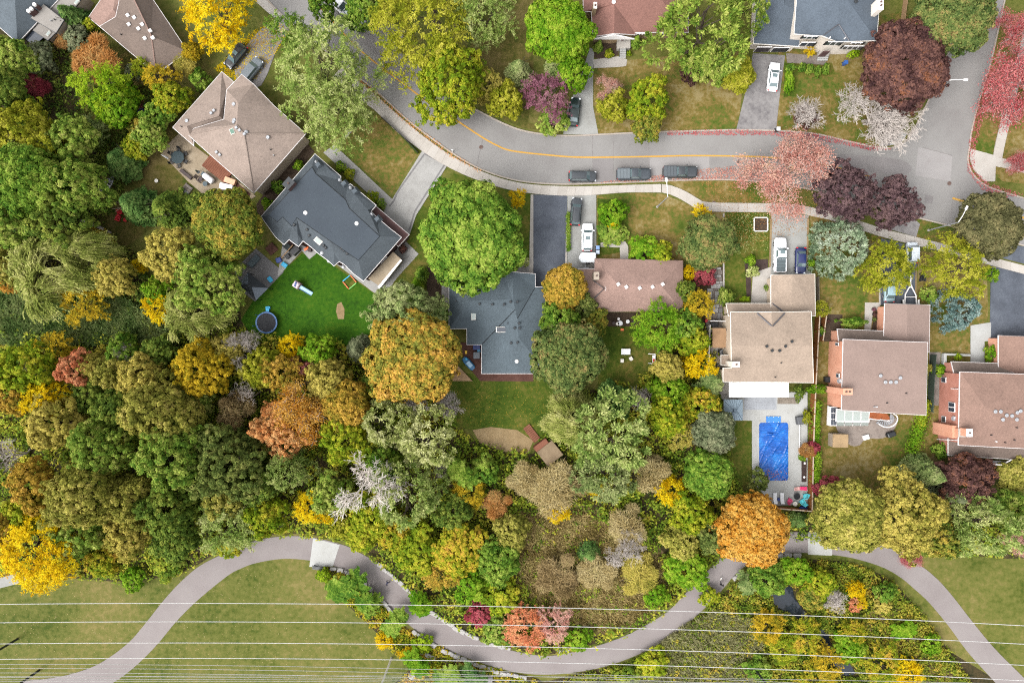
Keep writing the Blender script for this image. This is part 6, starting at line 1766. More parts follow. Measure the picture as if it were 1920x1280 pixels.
 (720, 1200, 16, 2, 'FM', 'yellow', 'yellow bush on the grass side of the path, upper'),
 (762, 1224, 14, 2, 'FM', 'yellow', 'yellow bush on the grass side of the path, lower'),
 (792, 1205, 20, 2, 'MS', 'lime', 'light green bush over the lower path stones'),
 (780, 1240, 26, 3, 'P', 'bright', 'green sumac above the bottom edge left of the path'),
 (845, 1260, 34, 3, 'P', 'green', 'green sumac at the bottom edge below the path stones'),
 (885, 1268, 28, 2.6, 'P', 'fir', 'dark green sumac at the bottom edge, right of the others'),
 (790, 1265, 9, 1, 'MS', 'yellow', 'tiny yellow green bush beside the white boulder'),
]
for row in T:
    px, py, r_, hh, key, pal, lab = row[:7]
    plant(px, py, r_, hh, key, pal, lab, ry=row[7] if len(row) > 7 else None)
# bare and dead trees
plant(682, 888, 80, 17, 'B', '', 'white dead tree with bare spreading branches in the middle wood', trunk_mat=M_WHITEWOOD)
plant(1642, 212, 84, 7, 'B', '', 'wide bare silver tree on the corner lawn', group='trees')
plant(1640, 220, 60, 6, 'BS', '', 'dense bare silver brush inside the wide bare corner tree')
plant(1512, 214, 34, 4, 'BS', '', 'bare grey bush with dark dead leaves beside the driveway')
plant(1512, 220, 24, 3, 'N', 'maroon', 'dark brown withered shrub in front of the bare grey bush')
plant(22, 838, 54, 11, 'B', '', 'grey bare tree at the left edge of the wood')
plant(440, 650, 44, 9, 'B', '', 'grey bare tree left of the watered lawn bottom edge')
plant(828, 762, 34, 6, 'BS', '', 'bare grey branches at the upper left of the deck lawn')
plant(780, 752, 28, 5, 'BS', '', 'bare grey brush between the orange maple and the silver pair')
plant(835, 880, 20, 5, 'BS', '', 'small bare grey snag right of the silver pair')
plant(1200, 745, 24, 4, 'BS', '', 'bare grey brush below the back lawn')
plant(1168, 1030, 40, 6, 'B', '', 'leaning dead branch tree in the brown brush')
plant(540, 700, 16, 5, 'BS', '', 'small bare snag below the watered lawn')
plant(470, 735, 40, 9, 'B', '', 'bare brown grey tree left of the rusty orange tree')
plant(235, 668, 26, 8, 'B', '', 'upright grey dead trunk in the left wood')

# hedges: long clipped rows, each one thing
def hedge(pts, wd, hh, pal, label):
    rng = np.random.default_rng(len(label))
    P = []; 
    L = resample(pts, 2.2)
    for (x, y) in L:
        for _ in range(46):
            P.append(tuple(W(x + rng.normal(0, 1.2), y + rng.normal(0, 1.2), hh)) )
    P = np.array(P); n = len(P)
    dr = sphere_dirs(rng, n, 0.0)
    P[:, :2] += dr[:, :2] * wd / 2 * rng.uniform(.3, 1.05, n)[:, None]; P[:, 2] = hh * (0.15 + .85 * dr[:, 2] ** .4 * rng.uniform(.8, 1.05, n))
    nr = unit(dr + rng.normal(0, .5, (n, 3)) + np.array([0, 0, .4]))
    o0 = P.mean(axis=0); o0[2] = 0
    me = leaves('foliage', P - o0, nr, .085 * rng.uniform(.7, 1.3, n), np.stack([rng.uniform(0, 1, n), rng.uniform(0, 1, n), P[:, 2]], 1), 1.5, None, rng)
    o = empty('hedge', tuple(o0), 0, label, 'hedge', 'hedges')
    c = link('foliage', me, None, o); c.material_slots[0].link = 'OBJECT'; c.material_slots[0].material = leaf_mat(pal)
    st = MB()
    for (x, y) in L[::4]:
        p = W(x, y, 0); st.cyl((p.x - o0[0], p.y - o0[1], 0), .04, hh * .7, 5)
    st.build('stem', M_BARK, o)
hedge([(1536, 755), (1533, 800), (1534, 860), (1533, 905)], 2.0, 1.8, 'bright', 'long clipped green hedge right of the cedar pool fence')
hedge([(1736, 780), (1722, 830), (1712, 850)], 3.5, 1.6, 'bright', 'broad green hedge below the right end of the rose brown house')
hedge([(1742, 755), (1730, 800)], 2.0, 1.6, 'ygreen', 'short yellow green hedge beside the rose brown house')
hedge([(1066, 400), (1066, 470)], 0.7, 0.8, 'green', 'thin low hedge between the black and the concrete driveways')
# ------------------------------------------------------------------ uncountable growth and litter
def scatter_in(poly, n, rng):
    P = np.array(poly, float); x0, y0 = P.min(0); x1, y1 = P.max(0)
    out = []
    while len(out) < n:
        q = rng.uniform((x0, y0), (x1, y1), (4000, 2))
        c = np.zeros(len(q), bool); j = len(P) - 1
        for i in range(len(P)):
            xi, yi = P[i]; xj, yj = P[j]
            cond = ((yi > q[:, 1]) != (yj > q[:, 1])) & (q[:, 0] < (xj - xi) * (q[:, 1] - yi) / (yj - yi + 1e-9) + xi)
            c ^= cond; j = i
        out += list(q[c])
    return np.array(out[:n])

def to_world(q, z=0.0):
    k = (CAMH - z) / FPX
    return np.stack([(q[:, 0] - 960) * k, (640 - q[:, 1]) * k, np.zeros(len(q))], 1)

PONDS = [[(1440, 1106), (1466, 1096), (1488, 1094), (1496, 1120), (1516, 1146), (1518, 1170), (1490, 1158), (1452, 1138)], [(1534, 1176), (1556, 1184), (1566, 1215), (1596, 1240), (1606, 1268), (1576, 1268), (1552, 1240), (1538, 1210)]]
BRUSH = [(945, 975), (1050, 950), (1180, 990), (1250, 1060), (1235, 1125), (1160, 1175), (1070, 1180), (1000, 1120), (950, 1050)]
def growth(name, poly, n, per, spread, hmax, leaf, pal, label, cat, seed, aspect=1.6, upright=False):
    """low plants spread over an area, too many to count"""
    rng = np.random.default_rng(seed)
    q = scatter_in(poly, n, rng)
    q = np.array([t for t in q if not any(in_poly(t[0], t[1], w_) for w_ in (PONDS + [BRUSH] if poly is WOODS_A else PONDS))]); n = len(q); c = to_world(q)
    h = hmax * rng.uniform(.3, 1, n); ct = rng.uniform(0, 1, n)
    idx = np.repeat(np.arange(n), per); N = len(idx)
    d = sphere_dirs(rng, N, 0.0)
    pos = c[idx] + d * np.stack([np.full(N, spread), np.full(N, spread), h[idx]], 1) * rng.uniform(.5, 1, N)[:, None]
    pos[:, 2] += .03
    if upright:
        bend = rng.normal(0, .45, (N, 3)); bend[:, 2] = 0
        axis = np.array([0, 0, 1.0]) + bend + np.array([.35, -.2, 0])
        nr = unit(rng.normal(0, 1, (N, 3)) + np.array([0, 0, .35])); pos[:, 2] = h[idx] * .5
    else:
        axis = None; nr = unit(d * .7 + rng.normal(0, .45, (N, 3)) + np.array([0, 0, .5]))
    me = leaves(name, pos, nr, leaf * rng.uniform(.6, 1.3, N), np.stack([ct[idx], rng.uniform(0, 1, N), h[idx]], 1), aspect, axis, rng)
    o = link(name, me); o.material_slots[0].link = 'OBJECT'; o.material_slots[0].material = leaf_mat(pal)
    setp(o, label, cat, None, 'stuff')

growth('undergrowth', WOODS_A, 9500, 13, .85, 2.6, .155, 'under', 'mixed green and yellow undergrowth covering the floor of the wood', 'undergrowth', 201)
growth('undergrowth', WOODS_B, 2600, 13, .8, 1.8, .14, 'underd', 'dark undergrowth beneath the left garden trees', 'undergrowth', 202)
growth('undergrowth', WOODS_C, 5200, 13, .65, 1.6, .12, 'colour2', 'undergrowth around the pond in the ravine', 'undergrowth', 203)
growth('undergrowth', WOODS_D, 1000, 14, .5, .8, .11, 'colour', 'mixed low plants in the bed along the path', 'undergrowth', 204)
growth('reeds', [(-40, 556), (60, 548), (140, 575), (240, 560), (300, 600), (340, 640), (300, 650), (200, 642), (100, 648), (-40, 640)], 5200, 5, .25, 2.4, .09, 'reed', 'dense bed of dark green reeds at the left', 'reeds', 205, 9, True)
growth('reeds', [(1210, 1220), (1290, 1165), (1340, 1140), (1420, 1160), (1430, 1220), (1420, 1290), (1230, 1300), (1190, 1260)], 4200, 5, .25, 1.8, .06, 'palereed', 'pale dry reed bed at the bottom right of the path', 'reeds', 206, 9, True)
growth('dry_brush', [(935, 965), (1050, 945), (1180, 985), (1255, 1060), (1240, 1130), (1160, 1180), (1070, 1185), (990, 1120), (945, 1050)], 5200, 8, .45, 1.0, .06, 'drybrush', 'dry brown brush and grasses on the slope above the path', 'brush', 207, 7, True)
growth('undergrowth', BRUSH, 220, 14, .8, 1.3, .13, 'under', 'green scrub patches among the dry brush above the path', 'undergrowth', 211)
growth('dry_brush', [(1600, 1150), (1680, 1130), (1750, 1200), (1800, 1270), (1690, 1290), (1640, 1200)], 900, 8, .4, .7, .05, 'brown', 'brown dry grasses beside the right path', 'brush', 208, 7, True)

def litter(name, poly, n, pal, label, seed, leaf=.08, z=0.16, falloff=None):
    rng = np.random.default_rng(seed)
    q = scatter_in(poly, n, rng); p = to_world(q); p[:, 2] = z + rng.uniform(0, .02, n)
    nr = unit(np.array([0, 0, 1.0]) + rng.normal(0, .25, (n, 3)))
    me = leaves(name, p, nr, leaf * rng.uniform(.5, 1.3, n), np.stack([rng.uniform(0, 1, n), rng.uniform(0, 1, n), p[:, 2]], 1), 1.5, None, rng)
    o = link(name, me); o.material_slots[0].link = 'OBJECT'; o.material_slots[0].material = leaf_mat(pal)
    setp(o, label, 'leaves', None, 'stuff')
litter('fallen_leaves', [(1250, 246), (1380, 243), (1520, 249), (1600, 266), (1670, 280), (1640, 284), (1560, 268), (1440, 254), (1250, 254)], 1500, 'crimson', 'pink red fallen leaves along the upper kerb', 301)
litter('fallen_leaves', [(1110, 344), (1230, 330), (1330, 316), (1400, 310), (1400, 338), (1310, 338), (1200, 342)], 1500, 'pinkred', 'pink red fallen leaves in the gutter around the parked pickups', 302)
litter('fallen_leaves', [(1310, 340), (1560, 345), (1560, 400), (1500, 440), (1340, 470), (1350, 400)], 3600, 'rust', 'reddish fallen leaves beneath the thinning pink red tree', 303, .045)
litter('fallen_leaves', [(1815, 270), (1835, 180), (1850, 130), (1862, 130), (1850, 190), (1828, 280), (1826, 318), (1850, 342), (1890, 356), (1940, 372), (1940, 362), (1880, 372), (1840, 356), (1812, 320)], 1300, 'crimson', 'red fallen leaves along the kerb of the right corner', 304)
litter('fallen_leaves', [(400, 130), (440, 95), (470, 60), (520, 40), (545, 60), (510, 110), (480, 150), (440, 150)], 2600, 'yellow', 'yellow fallen leaves on the driveway under the huge golden tree', 305, .08, .06)
litter('fallen_leaves', [(640, 120), (700, 166), (760, 220), (850, 288), (905, 320), (900, 326), (840, 292), (750, 224), (690, 170)], 900, 'peach', 'orange fallen leaves in the gutter along the road bend', 306, .06)
litter('fallen_leaves', [(1350, 400), (1440, 400), (1440, 470), (1360, 480)], 900, 'silver', 'pale fallen leaves on the green side lawn', 307, .05, .03)
litter('fallen_leaves', [(700, 700), (850, 730), (1000, 716), (1050, 740), (1040, 800), (860, 800), (760, 760)], 700, 'amber', 'scattered fallen leaves on the lawn below the dark grey house', 308, .05, .03)
litter('fallen_leaves', [(0, 1090), (180, 1080), (500, 1060), (600, 1080), (700, 1200), (720, 1280), (0, 1280)], 1500, 'tan', 'scattered dry leaves on the park grass', 309, .05, .03)
# ------------------------------------------------------------------ vehicles
def paint(name, c, alb=None, coat=0.25):
    return flat('paint_' + name, c, 0.32, 0.0, alb, 0.5, coat)
PT_BLACK = paint('black', (30, 34, 38)); PT_GREY = paint('dark_grey', (70, 78, 86)); PT_CHAR = paint('charcoal', (60, 66, 72), None, .5); PT_WHITE = paint('white', (248, 248, 250), 0.8)
PT_BLUE = paint('navy', (40, 52, 112)); PT_SILVER = paint('silver', (196, 204, 212), 0.75); PT_TEAL = paint('pale_teal', (150, 176, 184), 0.6)
PT_GREEN = paint('dark_green', (40, 58, 56))
M_CARGLASS, nt_, b_ = nodes_of('car_glass')
b_.inputs['Base Color'].default_value = (0.07, 0.10, 0.105, 1); b_.inputs['Roughness'].default_value = 0.04; b_.inputs['Specular IOR Level'].default_value = 1.0  # sky reflection in the glass is put into the teal base colour
M_TYRE = flat('tyre', (40, 40, 42), 0.9); M_RIM = flat('alloy_rim', (180, 182, 186), 0.35, 0.7, 0.8)
M_LAMP = flat('headlamp', (230, 234, 240), 0.15, alb=0.8); M_TAIL = flat('tail_lamp', (200, 30, 36), 0.25, alb=0.7)

CARM = {}
def car_meshes(kind):
    """local x forward; body sections lofted, cabin as separate panels"""
    if kind in CARM: return CARM[kind]
    L, Wd, zr, hood, belt = {'sedan': (4.85, 1.84, 1.44, .95, .98), 'suv': (4.7, 1.88, 1.7, 1.05, 1.1), 'pickup': (5.85, 2.0, 1.9, 1.2, 1.24), 'van': (4.6, 1.9, 2.0, 1.1, 1.15)}[kind]
    hw = Wd / 2
    st = []
    xs = [-.5, -.485, -.44, -.36, -.2, 0, .2, .33, .42, .475, .496, .5]
    for x in xs:
        a = abs(x)
        wf = 1.0 if a < .36 else max(0.0, 1 - ((a - .36) / .14) ** 2.2 * (.30 if x > 0 else .2))
        if kind == 'pickup': top = hood if x > .16 else belt
        elif kind == 'sedan': top = hood * (1 - max(0, x - .25) * .5) if x > .2 else (belt if x > -.3 else belt * .98)
        else: top = hood * (1 - max(0, x - .3) * .4) if x > .22 else belt
        if a > .48: top = .78 if x > 0 else top * .86
        if a > .498: top = .62
        w0 = hw * wf
        st.append([(x * L, s * w0 * k, z) for s, k, z in
                   ((-1, .86, .26), (-1, .98, .42), (-1, 1.0, .62), (-1, .97, top * .86), (-1, .84, top - .02), (-1, .45, top + .03), (1, .45, top + .03), (1, .84, top - .02), (1, .97, top * .86), (1, 1.0, .62), (1, .98, .42), (1, .86, .26))])
    body = MB().loft(st)
    if kind == 'sedan': xb = (.24, .10, -.24, -.37)
    elif kind == 'suv': xb = (.26, .13, -.40, -.47)
    elif kind == 'van': xb = (.34, .22, -.42, -.47)
    else: xb = (.2, .10, -.085, -.115)
    x0, x1, x2, x3 = (v * L for v in xb)
    b0, b1 = hw * .88, hw * .70
    low, up = belt - .04, zr
    A = [(x0, -b0 * .94, low), (x0, b0 * .94, low), (x3, b0 * .94, low), (x3, -b0 * .94, low)]
    B = [(x1, -b1, up - .06), (x1, b1, up - .06), (x2, b1, up - .06), (x2, -b1, up - .06)]
    body.add(A + B, [(0, 1, 5, 4), (1, 2, 6, 5), (2, 3, 7, 6), (3, 0, 4, 7)])
    n = 5
    rf = MB(); g = []
    for i in range(n + 1):
        for j in range(n + 1):
            u, v = i / n, j / n
            x = x1 + (x2 - x1) * u; y = -b1 + 2 * b1 * v
            g.append((x, y, up - .06 + .07 * (1 - (2 * u - 1) ** 4) * (1 - (2 * v - 1) ** 4)))
    rf.add(g, [(i * (n + 1) + j, i * (n + 1) + j + 1, (i + 1) * (n + 1) + j + 1, (i + 1) * (n + 1) + j) for i in range(n) for j in range(n)])
    def pane(q, t=.9, lift=.015):
        c = [sum(p[k] for p in q) / 4 for k in range(3)]
        v1 = Vector(q[1]) - Vector(q[0]); v2 = Vector(q[3]) - Vector(q[0]); nn = v1.cross(v2).normalized()
        if nn.z < 0: nn = -nn
        o = [Vector([c[k] + (p[k] - c[k]) * t for k in range(3)]) + nn * lift for p in q]
        return MB().add(o + [p - nn * .02 for p in o], [(0, 1, 2, 3), (7, 6, 5, 4), (0, 4, 5, 1), (1, 5, 6, 2), (2, 6, 7, 3), (3, 7, 4, 0)])
    r = {'L': L, 'hw': hw, 'body': body.mesh('body', smooth=False), 'roof': rf.mesh('roof', smooth=True),
         'windshield': pane([A[0], A[1], B[1], B[0]], .93), 'rear_window': pane([A[2], A[3], B[3], B[2]], .9), 'sideL': pane([A[1], A[2], B[2], B[1]], .86), 'sideR': pane([A[3], A[0], B[0], B[3]], .86), 'dims': (x0, x1, x2, x3, up, belt, hood)}
    for k in ('windshield', 'rear_window', 'sideL', 'sideR'):
        r[k] = fixn(r[k].mesh(k))
    fixn(r['body']); bevel_mesh(r['body'], .05, 2); fixn(r['roof'])
    for p in r['body'].polygons: p.use_smooth = True
    for p in r['roof'].polygons:
        if p.normal.z < 0:
            r['roof'].flip_normals(); break
    for k in ('windshield', 'rear_window', 'sideL', 'sideR'): r[k].materials.append(M_CARGLASS)
    tw = MB(); R_ = .35 if kind != 'pickup' else .4
    ring = lambda rr, y: [(rr * math.cos(2 * math.pi * i / 16), y, rr * math.sin(2 * math.pi * i / 16)) for i in range(16)]
    r['tyre'] = fixn(MB().loft([ring(R_ * .9, -.12), ring(R_, -.08), ring(R_, .08), ring(R_ * .9, .12)]).mesh('tyre')); r['tyre'].materials.append(M_TYRE)
    r['rim'] = fixn(MB().loft([ring(R_ * .62, -.135), ring(R_ * .6, .135)]).mesh('rim')); r['rim'].materials.append(M_RIM)
    r['R'] = R_
    r['mirror'] = bevel_mesh(MB().box((0, 0, 0), (.16, .26, .18)).mesh('mirror'), .04)
    r['lamp'] = MB().box((0, 0, 0), (.34, .34, .16), 0, .8).mesh('headlight'); r['lamp'].materials.append(M_LAMP)
    r['tail'] = MB().box((0, 0, 0), (.16, .32, .2), 0, .8).mesh('taillight'); r['tail'].materials.append(M_TAIL)
    CARM[kind] = r
    return r

def car(kind, px, py, front, pt, label, cat='car', sunroof=False, bed=None, rails=False, length=None, roofmat=None, name='parked_car', group='parked cars'):
    """front: pixel direction (dx, dy) the bonnet points to"""
    r = car_meshes(kind)
    o = empty(name, W(px, py, 0.07), math.atan2(-front[1], front[0]), label, cat, group)
    o.location = W(px, py, .7); o.location.z = 0.06
    if length:
        k = length / r['L']; o.scale = (k, 1, 1)
    L, hw = r['L'], r['hw']; x0, x1, x2, x3, up, belt, hood = r['dims']
    def p(nm, me, loc=(0, 0, 0), mat=None, par=None):
        c = bpy.data.objects.new(nm, me); COL.objects.link(c); c.parent = par or o; c.location = loc
        if mat is not None:
            if len(me.materials) == 0: me.materials.append(None)
            c.material_slots[0].link = 'OBJECT'; c.material_slots[0].material = mat
        return c
    b = p('body', r['body'], mat=pt); p('roof', r['roof'], mat=roofmat or pt)
    p('windshield', r['windshield']); p('rear_window', r['rear_window']); p('side_window', r['sideL']); p('side_window', r['sideR'])
    for sx in (.31, -.3):
        for sy in (-1, 1):
            w_ = p('wheel', r['tyre'], (sx * L, sy * (hw - .1), r['R'])); p('rim', r['rim'], (0, 0, 0), par=w_)
    for sy in (-1, 1):
        p('mirror', r['mirror'], (x0 - .12, sy * (hw + .08), belt + .05), pt)
        p('headlight', r['lamp'], (L * .455, sy * hw * .68, hood * .82)); p('taillight', r['tail'], (-L * .482, sy * hw * .74, belt * .86))
    if sunroof:
        sh = MB().box(((x1 + x2) / 2 + .35, 0, up + .02), (.62, .84, .02)).build('sunroof', M_CARGLASS, o)
    if rails:
        for sy in (-1, 1):
            MB().tube([(x1 - .15, sy * hw * .62, up + .05), (x2 + .15, sy * hw * .62, up + .05)], .03, 5).build('roof_rail', M_DARKMETAL, o)
    if kind == 'pickup':
        zb = belt + .03
        for sy in (-1, 1):
            MB().box((L * -.305, sy * hw * .87, zb + .02), (L * .37, .14, .1)).build('bed_rail', pt, o)
        MB().box((L * -.305, 0, zb + .035), (L * .365, hw * 1.62, .06)).build('bed_cover', bed or M_BLACK, o)
        for k in range(3):
            MB().box((L * (-.215 - k * .09), 0, zb + .07), (.03, hw * 1.6, .012)).build('cover_seam', M_DARKMETAL, o)
        MB().box((L * -.497, 0, belt * .8), (.06, hw * 1.6, .5)).build('tailgate', pt, o)
    MB().box((L * .49, 0, .46), (.1, hw * 1.25, .16)).build('front_bumper', M_BLACK, o)
    MB().box((L * .485, 0, .68), (.08, hw * .9, .16)).build('grille', M_DARKMETAL, o)
    MB().box((-L * .495, 0, .46), (.1, hw * 1.4, .16)).build('rear_bumper', M_BLACK, o)
    return o
car('suv', 443, 106, (-33, 40), PT_BLACK, 'black SUV on the leaf-strewn driveway under the huge golden tree', sunroof=True)
car('suv', 472, 132, (30, -38), paint('mid_silver', (140, 150, 158)), 'silver SUV half under the tan house roof, right of the black SUV')
car('van', 634, 8, (24, 20), PT_WHITE, 'white van at the top edge half hidden by a green tree')
car('sedan', 662, 30, (24, 22), PT_SILVER, 'silver sedan half hidden by trees at the top edge')
car('sedan', 1077, 210, (5, -44), PT_GREEN, 'black sedan parked on the driveway above the road, rear to the kerb')
car('sedan', 1450, 145, (5, -44), PT_WHITE, 'white sedan with glass roof on the driveway of the cream house', sunroof=True)
car('suv', 1092, 331, (1, 0.01), PT_CHAR, 'black SUV parked at the kerb behind the two pickups', rails=True)
car('pickup', 1188, 327, (1, -0.01), PT_GREY, 'dark grey pickup with smooth bed cover, middle of three vehicles at the kerb', 'pickup', bed=flat('bed_grey', (122, 132, 138)))
car('pickup', 1275, 323, (1, -0.005), PT_CHAR, 'charcoal pickup with ribbed bed cover, foremost at the kerb', 'pickup', bed=flat('bed_dark', (96, 104, 110)))
car('suv', 1080, 397, (4, -44), PT_CHAR, 'dark grey SUV on the concrete driveway above the white SUV', rails=True)
car('suv', 1101, 445, (1, -44), PT_WHITE, 'white SUV with black roof glass beside the blue bins', sunroof=True)
car('pickup', 1462, 478, (1, -44), PT_WHITE, 'white pickup with dark bed cover on the driveway of the sand-coloured house', 'pickup', bed=flat('bed_slate', (104, 118, 122)), sunroof=True)
car('sedan', 1501, 489, (-1, 44), PT_BLUE, 'navy blue car beside the white pickup', length=4.5)
car('sedan', 1668, 542, (2, -44), PT_TEAL, 'pale silver blue car nose under the yellow green tree', length=4.4)
car('van', 1709, 474, (0, -1), PT_SILVER, 'silver white van at the sidewalk end of the black driveway', 'van', length=3.6)

# white box trailer and boat trailer
o = empty('box_trailer', W(1099, 485, 0), 0, 'small white enclosed trailer parked below the white SUV', 'trailer')
mb = MB().prism([(-1.45, 0), (-.95, .85), (1.45, .8), (1.45, -.8), (-.95, -.85)], .45, 1.7)
me = bevel_mesh(mb.mesh('box_body'), .08); link('box_body', me, flat('trailer_white', (222, 226, 228), .4, alb=.72), o)
for sy in (-.9, .9):
    w_ = MB().lathe((0, 0, 0), [(.1, -.1), (.3, -.1), (.3, .1), (.1, .1)], 14).build('wheel', M_TYRE, o); w_.location = (.3, sy, .3); w_.rotation_euler = (R(90), 0, 0)
MB().tube([(-.2, -.85, .45), (-.1, -2.0, .45)], .06, 6).build('tongue', M_STEEL, o)
MB().box((-.1, -1.7, .5), (.9, .35, .12)).build('step', M_STEEL, o); MB().box((-.1, -2.1, .5), (.5, .2, .12)).build('jack', M_STEEL, o)
o = empty('boat_trailer', W(1703, 548, 0), 0, 'empty white V-framed boat trailer on the black driveway', 'trailer')
sc_ = MPP()
def bt(q, z=.55): return ((q[0] - 1703) * sc_, (548 - q[1]) * sc_, z)
for nm, pts, rr in (('tongue', [(1704, 515), (1704, 534)], .1), ('frame_rail', [(1704, 534), (1694, 552), (1693, 578)], .1), ('frame_rail', [(1704, 534), (1714, 554), (1715, 578)], .1), ('cross_bar', [(1694, 557), (1714, 557)], .08), ('cross_bar', [(1693, 574), (1715, 574)], .08), ('winch_post', [(1704, 522), (1707, 522)], .12)):
    MB().tube([bt(q) for q in pts], rr, 6).build(nm, M_WHITE, o)
for x in (1690, 1718):
    w_ = MB().lathe((0, 0, 0), [(.1, -.1), (.3, -.1), (.3, .1), (.1, .1)], 14).build('wheel', M_TYRE, o); w_.location = bt((x, 567), .3); w_.rotation_euler = (0, R(90), 0)
    MB().box(bt((x, 567), .66), (.3, .9, .06)).build('mudguard', M_WHITE, o)
MB().box(bt((1704, 537), .6), (.5, .5, .08), 0, .4).build('coupler_plate', M_WHITE, o)
MB().cyl(bt((1697, 537), 0), .05, .5, 8).build('jack', M_STEEL, o)
# garden tractor beside the boat trailer
o = empty('riding_mower', W(1728, 520, 0), R(90), 'small black machine on the lawn right of the boat trailer', 'mower')
MB().box((.35, 0, .5), (.8, .5, .4), 0, .85).build('bonnet', M_DARKMETAL, o); MB().box((-.25, 0, .35), (.8, .9, .25), 0, .9).build('deck', M_BLACK, o); MB().box((-.35, 0, .62), (.4, .45, .3), 0, .8).build('seat', M_BLACK, o)
for x, y_, r_ in ((.55, .35, .18), (.55, -.35, .18), (-.45, .42, .26), (-.45, -.42, .26)):
    w_ = MB().lathe((0, 0, 0), [(.08, -.07), (r_, -.07), (r_, .07), (.08, .07)], 12).build('wheel', M_TYRE, o); w_.location = (x, y_, r_); w_.rotation_euler = (R(90), 0, 0)
# aluminium boat
o = empty('rowing_boat', W(202, 350, .3), R(52), 'pale aluminium boat half under the trees, upper left', 'boat')
mb = MB().loft([[(x * 1.9, w_ * -.75, .55), (x * 1.9, w_ * -.5, .1), (x * 1.9, w_ * .5, .1), (x * 1.9, w_ * .75, .55), (x * 1.9, w_ * .62, .5), (x * 1.9, w_ * .4, .2), (x * 1.9, w_ * -.4, .2), (x * 1.9, w_ * -.62, .5)] for x, w_ in ((-.8, .85), (-.4, 1), (.1, 1), (.55, .8), (.85, .4), (1, .1))])
mb.build('hull', M_STEEL, o)
for x in (-.8, .3):
    MB().box((x, 0, .42), (.28, 1.1, .05)).build('seat', M_OFFWHITE, o)
MB().box((-.2, 0, .3), (1.6, .5, .05)).build('floor', M_DARKMETAL, o)

# ------------------------------------------------------------------ street furniture
def lamp_post(base, bend_dir, h_, arm, label):
    o = empty('street_lamp', W(*base, 0), math.atan2(-bend_dir[1], bend_dir[0]), label, 'street lamp', 'street lamps')
    MB().tube([(0, 0, 0), (0, 0, h_ * .5), (0, 0, h_)], [.11, .09, .07], 8).build('pole', M_STEEL, o)
    MB().tube([(0, 0, h_ - .1), (arm * .5, 0, h_ + .25), (arm, 0, h_ + .3)], [.06, .05, .045], 6).build('arm', M_WHITE, o)
    MB().box((arm + .3, 0, h_ + .28), (.7, .32, .14), 0, .8).build('lamp_head', M_WHITE, o)
    MB().cyl((0, 0, 0), .2, .25, 10).build('base', M_CONC, o)
lamp_post((1232, 388), (-3, -30), 8.0, 2.4, 'street lamp on the bungalow front lawn reaching over the road')
lamp_post((1740, 432), (14, -29), 8.0, 2.2, 'street lamp on the verge right of the purple pair of trees')
lamp_post((1722, 184), (1, 0.02), 8.0, 2.3, 'street lamp reaching out over the side street from the dark maroon tree')
o = empty('marker_post', W(849, 285, 0), 0, 'short white marker post beside the kerb at the road bend', 'post')
MB().cyl((0, 0, 0), .07, 1.1, 8).build('post', M_WHITE, o); MB().box((0, 0, 1.15), (.3, .1, .2)).build('cap', M_WHITE, o)
def bin_(px, py, c, lid, label, rz=0.0):
    o = empty('wheeled_bin', W(px, py, .05), rz, label, 'bin', 'bins')
    me = MB().box((0, 0, .5), (.5, .55, .95), 0, 1.1).mesh('bin_body'); link('bin_body', bevel_mesh(me, .04), c, o)
    MB().box((0, 0, 1.03), (.62, .66, .09), 0, .9).build('lid', lid, o)
    for y_ in (-.25, .25):
        MB().cyl((-.28, y_, .02), .1, .1, 8).build('wheel', M_TYRE, o)
M_BINBLUE = flat('bin_blue', (50, 92, 160), .5, alb=.6)
bin_(1119.5, 465.5, M_BINBLUE, flat('lid_blue', (120, 150, 196), .5, alb=.6), 'blue wheeled bin beside the white SUV, upper of two')
bin_(1119.5, 474, M_BINBLUE, flat('lid_pale', (176, 188, 204), .5, alb=.6), 'blue wheeled bin with pale lid beside the white SUV, lower of two')
bin_(1455.5, 245, M_BLACK, flat('lid_white', (216, 218, 220), .5, alb=.7), 'black bin with white lid at the kerb below the white sedan')
bin_(1581.5, 121, M_BINBLUE, M_BINBLUE, 'bright blue bin on the lawn in front of the cream house')
bin_(1533, 627, M_BINBLUE, M_BLACK, 'blue bin in the side yard right of the sand-coloured house')

# power lines: level cables that sag between pylons outside the frame
def cable(py, x0, k, zc, r_, label):
    """py: row at its lowest point x0, k: how the row grows away from it; the cable hangs in one vertical plane"""
    pts = []
    Y = (640 - py) * (CAMH - zc) / FPX
    for i in range(41):
        px = -260 + i * 60
        row = py + k * (px - x0) ** 2
        z = CAMH - Y * FPX / (640 - row)
        q = (CAMH - z) / FPX
        pts.append(((px - 960) * q, Y, z))
    o = MB().tube(pts, r_, 5).build('power_line', flat('cable', (226, 224, 222), .5, alb=.4) if r_ > .03 else flat('thin_cable', (220, 218, 214), .5, alb=.26))
    setp(o, label, 'power line', 'power lines')
NTH = ['topmost', 'second', 'third', 'fourth']
for i, py in enumerate((1130.3, 1164.8, 1204.4, 1233.3)):
    cable(py, 330, 1.66e-5, 42, .034, '%s pale power line from the wood, crossing the full width' % NTH[i])
for i, (py, x0, k) in enumerate(((1244.5, 40, 1.65e-5), (1252, 20, 1.6e-5), (1260.5, 0, 1.5e-5), (1267.5, 60, .9e-5), (1273, 300, .5e-5), (1276, 340, .9e-5))):
    cable(py, x0, k, 34, .027, '%s power line of the lower bundle at the bottom left' % ('uppermost thin', 'second thin', 'third thin', 'fourth thin', 'fifth thin', 'lowest thin')[i])
cable(1266.0, 600, .9e-5, 30, .03, 'low power line ending the bundle beside the pale pole at the bottom')
